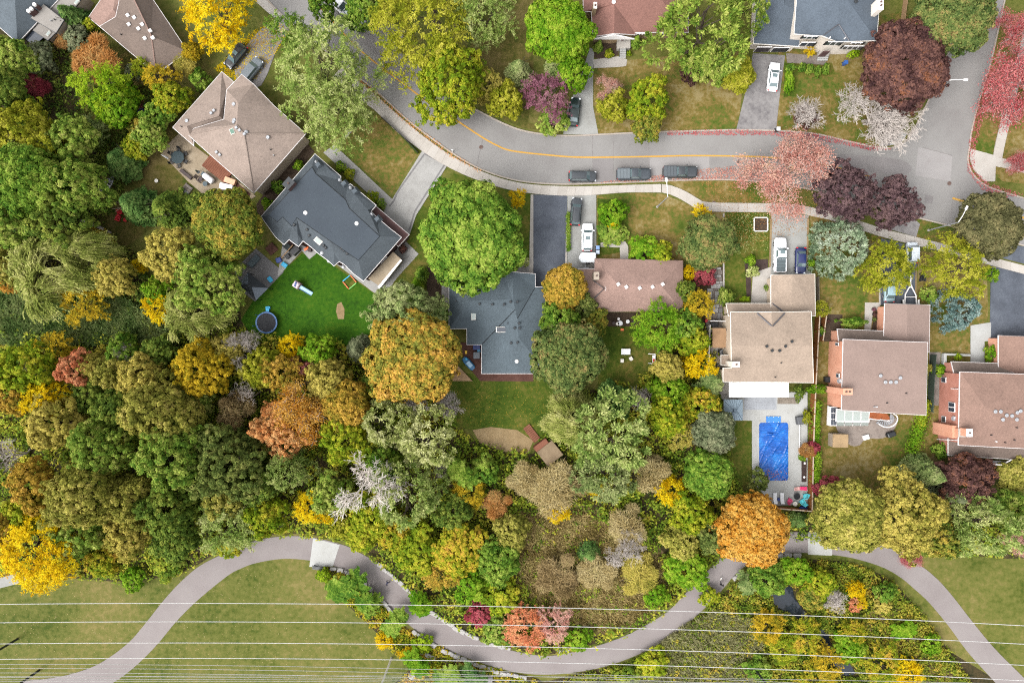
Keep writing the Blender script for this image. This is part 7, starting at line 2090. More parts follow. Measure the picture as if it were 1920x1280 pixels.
def util_pole(base, h_, mat, label):
    o = empty('utility_pole', W(*base, 0), 0, label, 'utility pole', 'utility poles')
    MB().tube([(0, 0, 0), (0, 0, h_)], [.2, .15], 8).build('pole', mat, o)
    MB().box((0, 0, h_ - .6), (2.2, .12, .12)).build('crossarm', mat, o)
    for x in (-1, 0, 1):
        MB().cyl((x, 0, h_ - .5), .06, .25, 6).build('insulator', M_DARKMETAL, o)
util_pole((734, 1233), 11, M_OFFWHITE, 'pale steel utility pole at the bottom centre left')
util_pole((33, 1197), 10, M_DARKMETAL, 'dark utility pole on the grass at the bottom left edge')
util_pole((73, 1256), 10, M_DARKMETAL, 'dark utility pole beside the path end at the bottom left')
util_pole((1408, 1243), 10, M_DARKMETAL, 'dark utility pole in the pale reeds at the bottom right')

# boulders edging the path
rock_me = []
for i in range(7):
    rr = random.Random(40 + i); bm = bmesh.new()
    bmesh.ops.create_cube(bm, size=1.0)
    bmesh.ops.subdivide_edges(bm, edges=bm.edges[:], cuts=2, use_grid_fill=True)
    for v in bm.verts:
        d = v.co.normalized() * .62
        v.co = v.co.lerp(d, .35) * rr.uniform(.86, 1.1); v.co.z = v.co.z * .6 + .3
    me = bpy.data.meshes.new('stone'); bm.to_mesh(me); bm.free(); me.materials.append(M_ROCK); rock_me.append(me)
def stones(line, label, L=13, wd=7.5):
    q = resample(line, L)
    o = empty('stone_edging', W(*q[0], 0), 0, label, 'stone edging')
    for a, b in zip(q, q[1:]):
        if random.random() < .06: continue
        m = W((a[0] + b[0]) / 2 + random.uniform(-1, 1), (a[1] + b[1]) / 2 + random.uniform(-1, 1), 0)
        c = bpy.data.objects.new('stone', random.choice(rock_me)); COL.objects.link(c); c.parent = o
        c.location = m - o.location; c.rotation_euler = (0, 0, math.atan2(-(b[1] - a[1]), b[0] - a[0]) + random.uniform(-.12, .12))
        c.scale = (L * MPP() * random.uniform(.85, 1.1), wd * MPP() * random.uniform(.8, 1.15), random.uniform(.5, .8))
stones([(708, 1054), (735, 1078), (760, 1100), (776, 1116)], 'white stones edging the upper side of the path near the walker in navy')
stones([(806, 1145), (830, 1160), (860, 1180), (900, 1198), (935, 1209), (965, 1216)], 'long row of white stones edging the upper side of the path')
stones([(620, 1064), (650, 1070), (676, 1086), (690, 1100)], 'white stones edging the path below the concrete slab')
stones([(690, 1098), (712, 1120), (735, 1146), (745, 1156)], 'white stones edging the grass side of the path, middle row')
stones([(774, 1180), (800, 1200), (840, 1222), (890, 1244), (940, 1260), (1000, 1272)], 'long row of white stones edging the lower side of the path')
stones([(786, 1215), (800, 1226), (822, 1236)], 'short second row of grey stones below the lower path edge', 12)
stones([(1408, 1056), (1425, 1047), (1450, 1042), (1480, 1040), (1514, 1042)], 'white stones edging the path under the brilliant orange tree', 16, 9)
stones([(1374, 1086), (1390, 1072)], 'two white stones at the path edge above the star-leaved sumac', 9)
stones([(1046, 1220), (1072, 1216)], 'white stones at the path edge below the red orange bush', 11, 7)
stones([(1286, 1102), (1300, 1092)], 'white stones at the path edge below the bright green bush', 9)
for (px, py, s_, lab) in ((773, 1266, 1.1, 'white boulder at the bottom edge beside the tiny yellow green bush'), (916, 1272, 1.4, 'pale boulder at the bottom edge below the lower path stones'), (1441, 1108, 1.2, 'pale boulder at the rim of the pond')):
    o = link('boulder', rock_me[2], None, None, W(px, py, 0)); o.scale = (s_, s_ * .8, s_ * .7); setp(o, lab, 'boulder', 'single boulders')

# ------------------------------------------------------------------ park things and people
def bench(px, py, rz, L, label):
    o = empty('bench', W(px, py, .05), rz, label, 'bench', 'benches')
    for k in range(3):
        MB().box((0, -.2 + k * .2, .45), (L, .16, .05)).build('seat_slat', M_DARKMETAL, o)
    for k in range(2):
        MB().box((0, .36, .6 + k * .2), (L, .05, .15)).build('back_slat', M_DARKMETAL, o)
    for s in (-1, 1):
        MB().box((s * L * .42, 0, .22), (.08, .6, .44)).build('leg', M_DARKMETAL, o)
bench(599, 1063.5, R(-10), 2.2, 'dark bench on the lower edge of the concrete path slab')
bench(63, 1079, R(75), 1.9, 'dark blue grey bench at the end of the short concrete path, left edge')
def person(px, py, rz, top, legs, hair, label, step=.22):
    """walking figure: one continuous skinned body, clothes by height, hair as child"""
    o = empty('person', W(px, py, .04), rz, label, 'person', 'people on the path')
    J = [((0, 0, .95), .15), ((0, 0, 1.2), .15), ((.02, 0, 1.42), .13), ((.03, 0, 1.53), .06), ((.05, 0, 1.66), .1), ((.06, 0, 1.74), .085),
         ((0, .1, .9), .1), ((step, .1, .5), .07), ((step * .9, .1, .08), .05), ((step * .9 + .16, .1, .05), .045),
         ((0, -.1, .9), .1), ((-step * .4, -.1, .5), .07), ((-step * 1.3, -.1, .1), .05), ((-step * 1.3 + .16, -.1, .05), .045),
         ((.01, .2, 1.4), .07), ((-.1, .25, 1.14), .05), ((.05, .26, .92), .04), ((.1, .25, .84), .035),
         ((.01, -.2, 1.4), .07), ((.1, -.25, 1.14), .05), ((.25, -.24, .96), .04), ((.3, -.22, .9), .035)]
    Ed = [(0, 1), (1, 2), (2, 3), (3, 4), (4, 5), (0, 6), (6, 7), (7, 8), (8, 9), (0, 10), (10, 11), (11, 12), (12, 13), (2, 14), (14, 15), (15, 16), (16, 17), (2, 18), (18, 19), (19, 20), (20, 21)]
    me = bpy.data.meshes.new('body'); me.from_pydata([j[0] for j in J], Ed, []); me.update()
    b = link('body', me, None, o)
    sk = b.modifiers.new('skin', 'SKIN'); b.modifiers.new('sub', 'SUBSURF').render_levels = 2
    for i, (_, r_) in enumerate(J):
        me.skin_vertices[0].data[i].radius = (r_, r_)
    me.skin_vertices[0].data[0].use_root = True
    m, nt, bs = nodes_of('clothes')
    tc = nt.nodes.new('ShaderNodeTexCoord'); sp = nt.nodes.new('ShaderNodeSeparateXYZ'); nt.links.new(tc.outputs['Object'], sp.inputs[0])
    r_ = ramp(nt, [lin(legs), lin(legs), lin(top), lin(top), lin((200, 160, 136)), lin((200, 160, 136))], [0, .5, .501, .81, .811, 1]); r_.color_ramp.interpolation = 'CONSTANT'
    nt.links.new(mth(nt, 'DIVIDE', sp.outputs[2], 1.9), r_.inputs[0]); nt.links.new(r_.outputs[0], bs.inputs['Base Color']); bs.inputs['Roughness'].default_value = .9
    me.materials.append(m)
    MB().lathe((.04, 0, 1.66), [(.115, 0), (.125, .07), (.09, .14), (.02, .17)], 12).build('hair', flat('hair_%s' % label[:3], hair, .8), o, smooth=True)
person(1350, 1092, R(60), (24, 26, 32), (28, 30, 40), (40, 30, 26), 'person in black clothes walking on the path below the brilliant orange tree')
person(728, 1089, R(-40), (40, 46, 80), (30, 32, 46), (60, 46, 36), 'person in navy clothes walking on the path near the upper white stones')
o = empty('dog', W(1351, 1083.5, .04), R(70), 'small white dog ahead of the person in black', 'dog')
mb = MB().loft([[(x, r_ * math.cos(t) * .8, .27 + r_ * math.sin(t) + dz) for t in [k * math.pi / 4 for k in range(8)]] for x, r_, dz in ((-.22, .03, .02), (-.18, .09, 0), (-.05, .085, .01), (.1, .11, 0), (.17, .08, .04), (.24, .07, .12), (.32, .075, .15), (.4, .045, .13), (.44, .02, .12))])
for x, y_ in ((.12, .06), (.12, -.06), (-.16, .06), (-.16, -.06)):
    mb.tube([(x, y_, .25), (x - .02, y_, .12), (x, y_, 0)], [.04, .026, .022], 6)
mb.tube([(-.2, 0, .3), (-.3, 0, .4)], [.025, .012], 5)
mb.build('body', M_OFFWHITE, o, smooth=True)
for y_ in (-.05, .05):
    MB().box((.3, y_, .5), (.04, .03, .07), 0, .3).build('ear', M_OFFWHITE, o)
# ------------------------------------------------------------------ pool and its terrace
o = empty('swimming_pool', W(1450, 846, 0), 0, 'rectangular pool under a wrinkled bright blue cover', 'pool')
M_COVER, nt_, b_ = nodes_of('pool_cover')
n1 = noise(nt_, .35, 4, .6); n2 = noise(nt_, 1.6, 3, .6)
tc_ = nt_.nodes.new('ShaderNodeTexCoord'); mp_ = nt_.nodes.new('ShaderNodeMapping'); mp_.inputs['Rotation'].default_value = (0, 0, .9); mp_.inputs['Scale'].default_value = (.35, 1.6, 1)
nt_.links.new(tc_.outputs['Object'], mp_.inputs[0]); nt_.links.new(mp_.outputs[0], n2.inputs['Vector'])
r_ = ramp(nt_, [tuple(v * .45 for v in lin(c)) for c in ((6, 84, 176), (14, 104, 204), (44, 142, 236))], [.35, .5, .66])
nt_.links.new(n1.outputs[0], r_.inputs[0]); nt_.links.new(r_.outputs[0], b_.inputs['Base Color'])
b_.inputs['Roughness'].default_value = .28
bumpit(nt_, b_, n2.outputs[0], .9, .25)
def rrect(x0, y0, x1, y1, r_, n=5):
    out = []
    for cx, cy, a0 in ((x1 - r_, y1 - r_, 0), (x0 + r_, y1 - r_, 90), (x0 + r_, y0 + r_, 180), (x1 - r_, y0 + r_, 270)):
        out += [(cx + r_ * math.cos(R(a0 + 90 * k / n)), cy + r_ * math.sin(R(a0 + 90 * k / n))) for k in range(n + 1)]
    return out
hw, hl = 27.5 * MPP(), 54.5 * MPP()
# coping ring, and the cover as a finely divided wrinkled sheet
co = MB(); a = rrect(-hw - .3, -hl - .3, hw + .3, hl + .3, .6); b = rrect(-hw, -hl, hw, hl, .5)
n = len(a)
for i in range(n):
    j = (i + 1) % n
    co.add([(*a[i], .13), (*a[j], .13), (*b[j], .16), (*b[i], .16)], [(0, 1, 2, 3)])
co.build('coping', M_CONC_W, o)
bm = bmesh.new()
bmesh.ops.create_grid(bm, x_segments=64, y_segments=124, size=1)
rng = np.random.default_rng(5)
fd = [(rng.uniform(-hw, hw), rng.uniform(-hl, hl), rng.uniform(-.5, 1.3), rng.uniform(.7, 3.0), rng.uniform(.04, .13)) for _ in range(60)]
for v in bm.verts:
    x, y_ = v.co.x * hw * .985, v.co.y * hl * .99
    e = max(abs(v.co.x), abs(v.co.y) )
    z = .145
    for fx, fy, ang, ln, am in fd:
        u = (x - fx) * math.cos(ang) + (y_ - fy) * math.sin(ang); w_ = -(x - fx) * math.sin(ang) + (y_ - fy) * math.cos(ang)
        z += am * math.exp(-(w_ / .11) ** 2 - (u / ln) ** 2) * 1.1
    if abs(x) > hw - .45 and abs(y_) > hl - .45:        # round corners
        cx, cy = math.copysign(hw - .5, x), math.copysign(hl - .5, y_)
        d = math.hypot(x - cx, y_ - cy)
        if d > .48: x, y_ = cx + (x - cx) / d * .48, cy + (y_ - cy) / d * .48
    v.co = (x, y_, z)
me = bpy.data.meshes.new('pool_cover'); bm.to_mesh(me); bm.free()
for p_ in me.polygons: p_.use_smooth = True
link('pool_cover', me, M_COVER, o)
M_MAT = flat('blue_mat', (52, 124, 206), .5, alb=.6)
o = empty('pool_step', W(1450, 786, .12), 0, 'flat blue mat with white pegs at the top end of the pool', 'mat')
MB().box((0, 0, .05), (27 * MPP(), 11.5 * MPP(), .06)).build('mat', M_MAT, o)
for k in range(3):
    for s in (-1, 1):
        MB().cyl(((k - 1) * .8, s * .42, .06), .05, .07, 8).build('peg', M_WHITE, o)
litter('fallen_leaves', [(1425, 880), (1478, 875), (1478, 900), (1425, 900)], 90, 'coral', 'orange fallen leaves on the lower end of the pool cover', 310, .06, .4)
o = empty('pool_rail', W(1499, 830, 0), 0, 'long white rail lying along the right side of the pool', 'rail')
MB().tube([W(1499, 796, .5) - o.location, W(1499, 853, .5) - o.location], .07, 6).build('tube', M_WHITE, o)
for y_ in (800, 826, 850):
    p = W(1499, y_, 0) - o.location; MB().cyl((p.x, p.y, 0), .05, .5, 6).build('stand', M_WHITE, o)

def gazebo(pts, ze, zp, mat, label, rib=None, small_top=None, patch=None):
    """hip canopy on four posts; pts = eave corners in pixels"""
    P = [W(*q, ze) for q in pts]; c = sum(P, Vector()) / 4
    o = empty('gazebo', (c.x, c.y, 0), 0, label, 'gazebo', 'gazebos')
    L1 = (P[1] - P[0]).length; L2 = (P[2] - P[1]).length
    t = .18
    apA = c + ((P[1] + P[2]) / 2 - c) * t + Vector((0, 0, zp - ze)); apB = c + ((P[3] + P[0]) / 2 - c) * t + Vector((0, 0, zp - ze))
    l = [p - o.location for p in P]; A, B = apA - o.location, apB - o.location
    for q in ((l[0], l[1], A, B), (l[1], l[2], A), (l[2], l[3], B, A), (l[3], l[0], B)):
        m = MB(); n = len(q); m.add(list(q) + [v - Vector((0, 0, .06)) for v in q], [tuple(range(n)), tuple(reversed(range(n, 2 * n)))] + [(i, (i + 1) % n + 0, (i + 1) % n + n, i + n) for i in range(n)])
        link('canopy_panel', fixn(m.mesh('canopy_panel')), mat if not (patch and n == 3) else patch, o)
    for v in l:
        w_ = v * .93; MB().box((w_.x, w_.y, (ze - .1) / 2), (.12, .12, ze - .1)).build('post', M_DARKMETAL, o)
    if rib:
        for v in l:
            MB().tube([v + Vector((0, 0, .03)), (A if (v - A).length < (v - B).length else B) + Vector((0, 0, .03))], .04, 4).build('rib', rib, o)
        for k in range(1, 7):
            for e0, e1 in ((0, 1), (3, 2)):
                q = l[e0].lerp(l[e1], k / 7); MB().tube([q + Vector((0, 0, .03)), B.lerp(A, k / 7) + Vector((0, 0, .03))], .025, 4).build('rib', rib, o)
    MB().box(((A + B) / 2) + Vector((0, 0, .1)), (.5, .5, .2), 0, .8).build('vent_cap', rib or mat, o)
    return o
gazebo([(1357, 749), (1392.5, 749), (1392.5, 788), (1357, 788)], 2.6, 3.5, flat('gazebo_metal', (152, 172, 186), .5, alb=.5), 'blue grey metal gazebo at the upper left of the pool terrace', flat('gazebo_rib', (110, 130, 146), .5))
gazebo([(465, 510), (503, 540), (480, 563), (447, 533)], 2.5, 3.7, flat('gazebo_black', (34, 44, 52), .7), 'black canopy gazebo with one grey side at the corner of the watered lawn', patch=flat('gazebo_grey', (112, 124, 138), .6))

# ------------------------------------------------------------------ fences
def fence(line, hh, mat, label, step=26, cap=None, post=.1, thick=.06):
    q = resample(line, step)
    if math.hypot(q[-1][0] - line[-1][0], q[-1][1] - line[-1][1]) > 4: q.append(line[-1])
    o = empty('fence', W(*q[0], 0), 0, label, 'fence', 'fences')
    for i, a in enumerate(q):
        p = W(*a, 0) - o.location
        MB().box((p.x, p.y, hh * .53), (post, post, hh * 1.06)).build('post', mat, o)
        if i + 1 < len(q):
            b = W(*q[i + 1], 0) - o.location; d = b - p; m = (p + b) / 2; rz = math.atan2(d.y, d.x)
            MB().box((m.x, m.y, hh * .5), (d.length - post * 1.05, thick, hh * .94), rz).build('panel', mat, o)
            if cap: MB().box((m.x, m.y, hh * .98), (d.length - post * 1.05, post * 1.2, .06), rz).build('cap_rail', cap, o)
M_CAPRAIL = pm('pale_cap_rail', (222, 200, 176), 1, 6)
fence([(1528, 592), (1524, 660), (1519, 760), (1516, 850), (1514, 952)], 1.9, M_WOODORANGE, 'long cedar fence along the right side of the pool garden', 26, M_CAPRAIL, .16)
fence([(1450, 948), (1514, 953)], 1.9, M_WOODORANGE, 'short cedar fence along the lower end of the pool terrace', 26, M_CAPRAIL, .14)
fence([(1541, 592), (1534, 642)], 1.8, M_WOODORANGE, 'short cedar fence left of the rose brown house front bed', 24, M_CAPRAIL, .14)
fence([(1326, 610), (1324, 660), (1324, 700)], 1.8, M_OFFWHITE, 'pale fence along the side yard of the sand-coloured house', 24, M_OFFWHITE)
fence([(1326, 602), (1358, 603)], 1.8, M_OFFWHITE, 'white gate fence across the top of the side yard', 16, M_WHITE)
fence([(1231, 646), (1234, 682)], 1.8, M_WOODGREY, 'short grey fence at the right of the back lawn', 18)
fence([(716, 222), (752, 254), (784, 288)], 1.0, M_BLACK, 'low black metal fence along the dry lawn by the sidewalk', 22, None, .06, .03)
fence([(1695, -10), (1686, 60)], 1.5, M_WOODNEW, 'timber fence right of the cream house', 24)
fence([(1744, 665), (1741, 700), (1738, 770)], 1.8, flat('green_fence', (70, 90, 76), .8), 'dark green fence right of the rose brown house', 24)
fence([(1742, 702), (1764, 702)], 1.6, M_WOODGREY, 'short grey fence between the rose brown and rose brick houses', 20)
fence([(448, 398), (470, 420)], 1.6, flat('charcoal_fence', (50, 58, 66), .8), 'charcoal screen fence at the lower corner of the tan house', 16)
fence([(1530, 520), (1531, 588)], 1.2, M_WOODGREY, 'low weathered fence beside the sand-coloured garage', 24)

# ------------------------------------------------------------------ yard furniture helpers
def chair(px, py, rz, mat, label, z=.04, group='garden chairs', name='garden_chair', s=1.0):
    """slatted low armchair; rz = facing, degrees anticlockwise from right"""
    o = empty(name, W(px, py, z), R(rz), label, 'chair', group); o.scale = (s, s, s)
    for k in range(4):
        MB().box((-.22 + k * .16, 0, .36 + k * .02), (.14, .5, .04)).build('seat_slat', mat, o)
    for k in range(4):
        m = MB().box((0, -.22 + k * .147, .42), (.04, .13, .7)); b = m.build('back_slat', mat, o); b.location = (-.36, 0, .3); b.rotation_euler = (0, R(-22), 0)
    for y_ in (-.32, .32):
        MB().box((-.02, y_, .56), (.62, .12, .04)).build('arm', mat, o); MB().box((.24, y_, .27), (.07, .07, .54)).build('leg', mat, o); MB().box((-.28, y_, .27), (.07, .07, .54)).build('leg', mat, o)
def lounger(px, py, rz, mat, label, frame=None, L=1.9):
    o = empty('sun_lounger', W(px, py, .06), R(rz), label, 'sun lounger', 'sun loungers')
    MB().box((.25, 0, .32), (L * .62, .62, .06)).build('seat', mat, o)
    b = MB().box((-.36, 0, 0), (.76, .62, .06)).build('backrest', mat, o); b.location = (-L * .17, 0, .34); b.rotation_euler = (0, R(28), 0)
    for x in (-.6, .7):
        for y_ in (-.27, .27):
            MB().box((x, y_, .15), (.06, .06, .3)).build('leg', frame or M_WHITE, o)
def table(px, py, r_, h_, mat, label, n=18, sy=1.0, z=.04, rz=0.0, name='table'):
    o = empty(name, W(px, py, z), R(rz), label, 'table', 'garden tables')
    MB().lathe((0, 0, h_ - .05), [(r_ * .97, 0), (r_, .02), (r_, .04), (r_ * .96, .05)], n, sy).build('table_top', mat, o)
    MB().cyl((0, 0, 0), .06, h_ - .05, 8).build('leg', M_DARKMETAL, o); MB().cyl((0, 0, 0), r_ * .4, .05, 12).build('foot', M_DARKMETAL, o)
def boxy(name, px, py, d, rz, mat, label, cat, z=.04, top=.94, lid=None, bev=.05, group=None):
    """covered or boxed thing: bevelled body with a separate top piece"""
    o = empty(name, W(px, py, z), R(rz), label, cat, group)
    me = MB().box((0, 0, d[2] * .44), (d[0], d[1], d[2] * .88), 0, 1.0).mesh('body'); link('body', bevel_mesh(me, bev), mat, o)
    me = MB().box((0, 0, d[2] * .94), (d[0] * 1.03, d[1] * 1.03, d[2] * .12), 0, top).mesh('top'); link('top', bevel_mesh(me, bev * .4), lid or mat, o)
    return o
def pot(px, py, r_, mat, pal, label, z=.04, plant_=True):
    o = empty('plant_pot', W(px, py, z), 0, label, 'pot', 'plant pots')
    MB().lathe((0, 0, 0), [(r_ * .7, 0), (r_, r_ * 1.2), (r_ * 1.08, r_ * 1.25), (r_ * .85, r_ * 1.2)], 12).build('pot', mat, o)
    if plant_:
        c = bpy.data.objects.new('plant', PROTO['MS'][0][0]); COL.objects.link(c); c.parent = o; c.location = (0, 0, r_ * .7); k = r_ / 2.2 * 1.1; c.scale = (k, k, k * .9)
        c.material_slots[0].link = 'OBJECT'; c.material_slots[0].material = leaf_mat(pal)
def parasol(px0, py0, px1, py1, mat, label, z0=.9, z1=2.6):
    """closed parasol: it leans out towards the pixel where its tip shows"""
    a, b = W(px0, py0, 0), W(px1, py1, z1)
    o = empty('parasol', a, 0, label, 'parasol', 'parasols')
    d = b - a
    MB().cyl((0, 0, 0), .3, .1, 12).build('base', M_DARKMETAL, o)
    MB().tube([(0, 0, .05), d * .4], .03, 6).build('pole', M_DARKMETAL, o)
    MB().tube([d * .32, d * .4, d * .8, d], [.1, .17, .12, .03], 8).build('folded_canopy', mat, o)
M_RED = flat('red_plastic', (206, 30, 44), .5, alb=.65); M_PINK = flat('pink_plastic', (222, 52, 110), .5, alb=.65); M_TURQ = flat('turquoise_plastic', (86, 196, 206), .5, alb=.7)
M_SKY = flat('sky_blue_plastic', (20, 160, 206), .4, alb=.65); M_TRBLUE = flat('trampoline_blue', (16, 104, 176), .5, alb=.4); M_CANVAS = flat('white_canvas', (226, 226, 228), .8, alb=.7)
M_GREYCLOTH = flat('grey_cover', (100, 116, 122), .8); M_RATTAN = flat('rattan', (92, 76, 74), .8); M_PEACH = flat('peach_cover', (222, 176, 142), .8, alb=.6); M_KBLUE = flat('kid_blue', (36, 62, 132), .5, alb=.6)
M_KGREEN = flat('kid_green', (120, 196, 90), .5, alb=.6); M_KORANGE = flat('kid_orange', (224, 106, 40), .5, alb=.6); M_KYELLOW = flat('kid_yellow', (240, 196, 50), .5, alb=.65)

# pool terrace furniture
lounger(1452, 932, 90, M_CANVAS, 'white sun lounger, left of the pair below the pool'); lounger(1465, 932, 90, M_CANVAS, 'white sun lounger, right of the pair below the pool')
boxy('side_table', 1458.5, 935, (.4, .5, .45), 0, M_KBLUE, 'small blue table between the two white sun loungers', 'table')
lounger(1497, 915, 0, flat('pink_cushion', (226, 176, 170), .8, alb=.6), 'pale pink slatted lounger with magenta towel beside the fire pit')
boxy('towel', 1506, 915, (1.2, .6, .22), -5, M_PINK, 'magenta towel roll on the pale pink lounger', 'towel', .42, .9)
chair(1479, 937, 55, M_PINK, 'magenta garden chair facing the fire pit'); chair(1508, 929, 190, M_TURQ, 'turquoise garden chair by the fence, upper of two', s=1.15); chair(1502, 939, 130, M_TURQ, 'turquoise garden chair by the fence, lower of two', s=1.15)
table(1492, 929, .55, .5, M_DARKMETAL, 'round dark fire pit table among the bright garden chairs', z=.08)
table(1489, 943, .4, .45, M_OFFWHITE, 'small cream round table below the fire pit', z=.08)
pot(1496, 945, .28, M_BLACK, 'dark', 'black plant pot below the turquoise chairs', .08); boxy('storage_box', 1504, 951, (1.3, .55, .6), 0, M_KBLUE, 'dark blue storage box in the lower corner of the pool terrace', 'box', .08)
boxy('grill', 1498, 787, (1.25, 1.35, 1.0), 8, flat('grill_cover', (104, 106, 110), .8), 'large grey covered grill at the right side of the pool', 'grill', .08, .8)
for q, s in (((1507, 867), 'upper'), ((1506, 893), 'lower')):
    o = empty('garden_light', W(*q, .02), 0, 'small white garden light in the bed by the pool fence, %s' % s, 'light'); MB().cyl((0, 0, 0), .05, .4, 6).build('stem', M_WHITE, o); MB().lathe((0, 0, .4), [(.18, 0), (.2, .06), (.05, .16)], 10).build('shade', M_WHITE, o)
slab_sheet('planting_bed', [(1503, 862), (1513, 862), (1512, 903), (1503, 903)], 0.0, .15, M_MULCH, kind='structure')
slab_sheet('gravel_bed', [(1458, 745), (1498, 745), (1498, 757), (1458, 757)], 0, .13, pm('gravel', [(120, 110, 100), (160, 148, 134), (190, 178, 164)], 1.5, 6, .6), kind='structure')
slab_sheet('terrace_shade', [(1395, 745), (1456, 745), (1456, 768), (1395, 768)], 0, .1, pm('concrete_shade_tint', (196, 200, 206), .4, 5), kind='structure')  # shade on the terrace, painted in as a greyer slab
# side yard of the sand-coloured house
boxy('storage_box', 1338, 608.5, (1.3, .6, .6), 0, M_BLACK, 'black storage box inside the white gate fence', 'box')
o = boxy('air_conditioner', 1351, 660, (.95, .95, .9), 0, M_DARKMETAL, 'square air conditioner with round fan beside the sand-coloured house', 'air conditioner', top=1.0)
MB().lathe((0, 0, .9), [(.4, 0), (.4, .03), (.34, .03), (.34, .01)], 16).build('fan_ring', M_STEEL, o)
for k in range(4):
    MB().box((0.16 * math.cos(k * 1.57), .16 * math.sin(k * 1.57), .9), (.3, .1, .02), k * 1.57 + .4).build('fan_blade', M_STEEL, o)
boxy('bench_box', 1344, 679.5, (1.3, .7, .5), 0, M_GREYCLOTH, 'dark grey box below the air conditioner', 'box'); boxy('crate', 1323, 601, (.4, .5, .5), 0, M_RED, 'small red crate at the end of the white gate fence', 'crate')
for k in range(3):
    chair(1334, 626 + k * 9, 0, flat('rosewood', (150, 96, 92), .7), '%s of three chairs under the tan awning' % ('upper', 'middle', 'lower')[k], s=.8)
# rose brown house yard
boxy('shed', 1566, 823, (2.5, 2.2, 2.0), -1, WL_STONE, 'small tan shed with two-part flat roof behind the sunroom', 'shed', lid=pm('shed_roof', (202, 172, 132), .6, 6), top=.98)
boxy('grill', 1667, 813, (1.5, .9, 1.0), 20, M_DARKMETAL, 'dark covered grill at the edge of the flagstone terrace', 'grill', top=.7, bev=.2)
boxy('side_table', 1622, 819, (1.0, .8, .5), 18, M_WHITE, 'white square table on the flagstone terrace', 'table', bev=.02)
boxy('grill', 1549, 711, (1.0, .9, .9), 0, M_DARKMETAL, 'small dark air unit beside the left wall of the rose brown house', 'air conditioner')
for k, (q, c) in enumerate((((1636, 580), 'plum'), ((1637, 589), 'maroon'), ((1637, 599), 'dark'))):
    pot(*q, .3, M_BLACK, c, '%s plant in the row of three beside the rose brown garage walk' % ('purple', 'maroon', 'dark')[k])
for k, q in enumerate(((1551, 602), (1565, 601))):
    pot(*q, .28, M_DARKMETAL if k else M_IRON, 'green' if k else 'maroon', '%s pot in the bare bed left of the wide green shrub' % ('green', 'brown')[1 - k])
# back lawn of the bungalow
o = empty('patio_table', W(1172, 659, 0), 0, 'white rectangular table on the back lawn', 'table', 'garden tables'); MB().box((0, 0, .72), (1.55, .98, .05)).build('table_top', M_CANVAS, o)
for x in (-.65, .65):
    for y_ in (-.38, .38): MB().box((x, y_, .35), (.06, .06, .7)).build('leg', M_STEEL, o)
boxy('stool', 1166, 676, (.55, .6, .5), 0, M_OFFWHITE, 'pale stool below the white table, left of two', 'stool', group='stools'); boxy('stool', 1182.5, 672, (.55, .65, .5), 30, M_OFFWHITE, 'pale stool below the white table, tilted right one', 'stool', group='stools')
o = empty('garden_swing', W(1224, 672, 0), 0, 'white garden swing frame with red cushion beside the grey fence', 'swing', None)
for y_ in (-.8, .8):
    MB().tube([(-.8, y_, .05), (.1, y_, 1.5), (.6, y_, .05)], .07, 6).build('frame_leg', M_WHITE, o)
MB().tube([(.1, -.8, 1.5), (.1, .8, 1.5)], .07, 6).build('top_bar', M_WHITE, o); MB().box((.1, -.05, .5), (.55, 1.3, .08)).build('seat', M_CANVAS, o); MB().box((.15, -.3, .58), (.5, .5, .14)).build('cushion', M_RED, o)
for k, (q, r_, m, lab) in enumerate((((1150, 606), .28, M_RATTAN, 'brown'), ((1157, 607), .3, M_OFFWHITE, 'cream'), ((1162, 606), .42, M_CANVAS, 'large white'), ((1176, 603), .32, M_CANVAS, 'grey white'), ((1187, 605), .34, M_BLACK, 'black'), ((1159, 598), .22, M_WHITE, 'small white'))):
    table(*q, r_, .6, m, '%s round table in the row behind the bungalow' % lab)
boxy('toy', 1166, 618, (.5, .4, .35), 0, M_KORANGE, 'orange toy on the shrubs behind the bungalow', 'toy', .8)
# shed and steps on the slope
o = boxy('shed', 1030, 846, (3.2, 3.0, 2.1), 38, M_WOODGREY, 'small shed with tan and brown roof on the slope below the deck lawn', 'shed', lid=pm('old_roof', [(132, 112, 90), (164, 142, 114), (178, 156, 128)], .5, 5), top=.98)
boxy('lean_to', 1016, 834, (2.6, 1.6, 1.9), 38, M_DECK, 'brown roofed lean-to on the upper side of the small shed', 'shed', lid=M_DECK)
o = empty('ramp', W(997, 812, 0), R(-52), 'brown wooden ramp above the small shed', 'ramp')
for k in range(9):
    MB().box((-1.4 + k * .35, 0, .3 - k * .02), (.31, 1.3, .06)).build('plank', M_DECK, o)
for y_ in (-.6, .6): MB().box((0, y_, .12), (3.0, .1, .2)).build('beam', M_DECK, o)
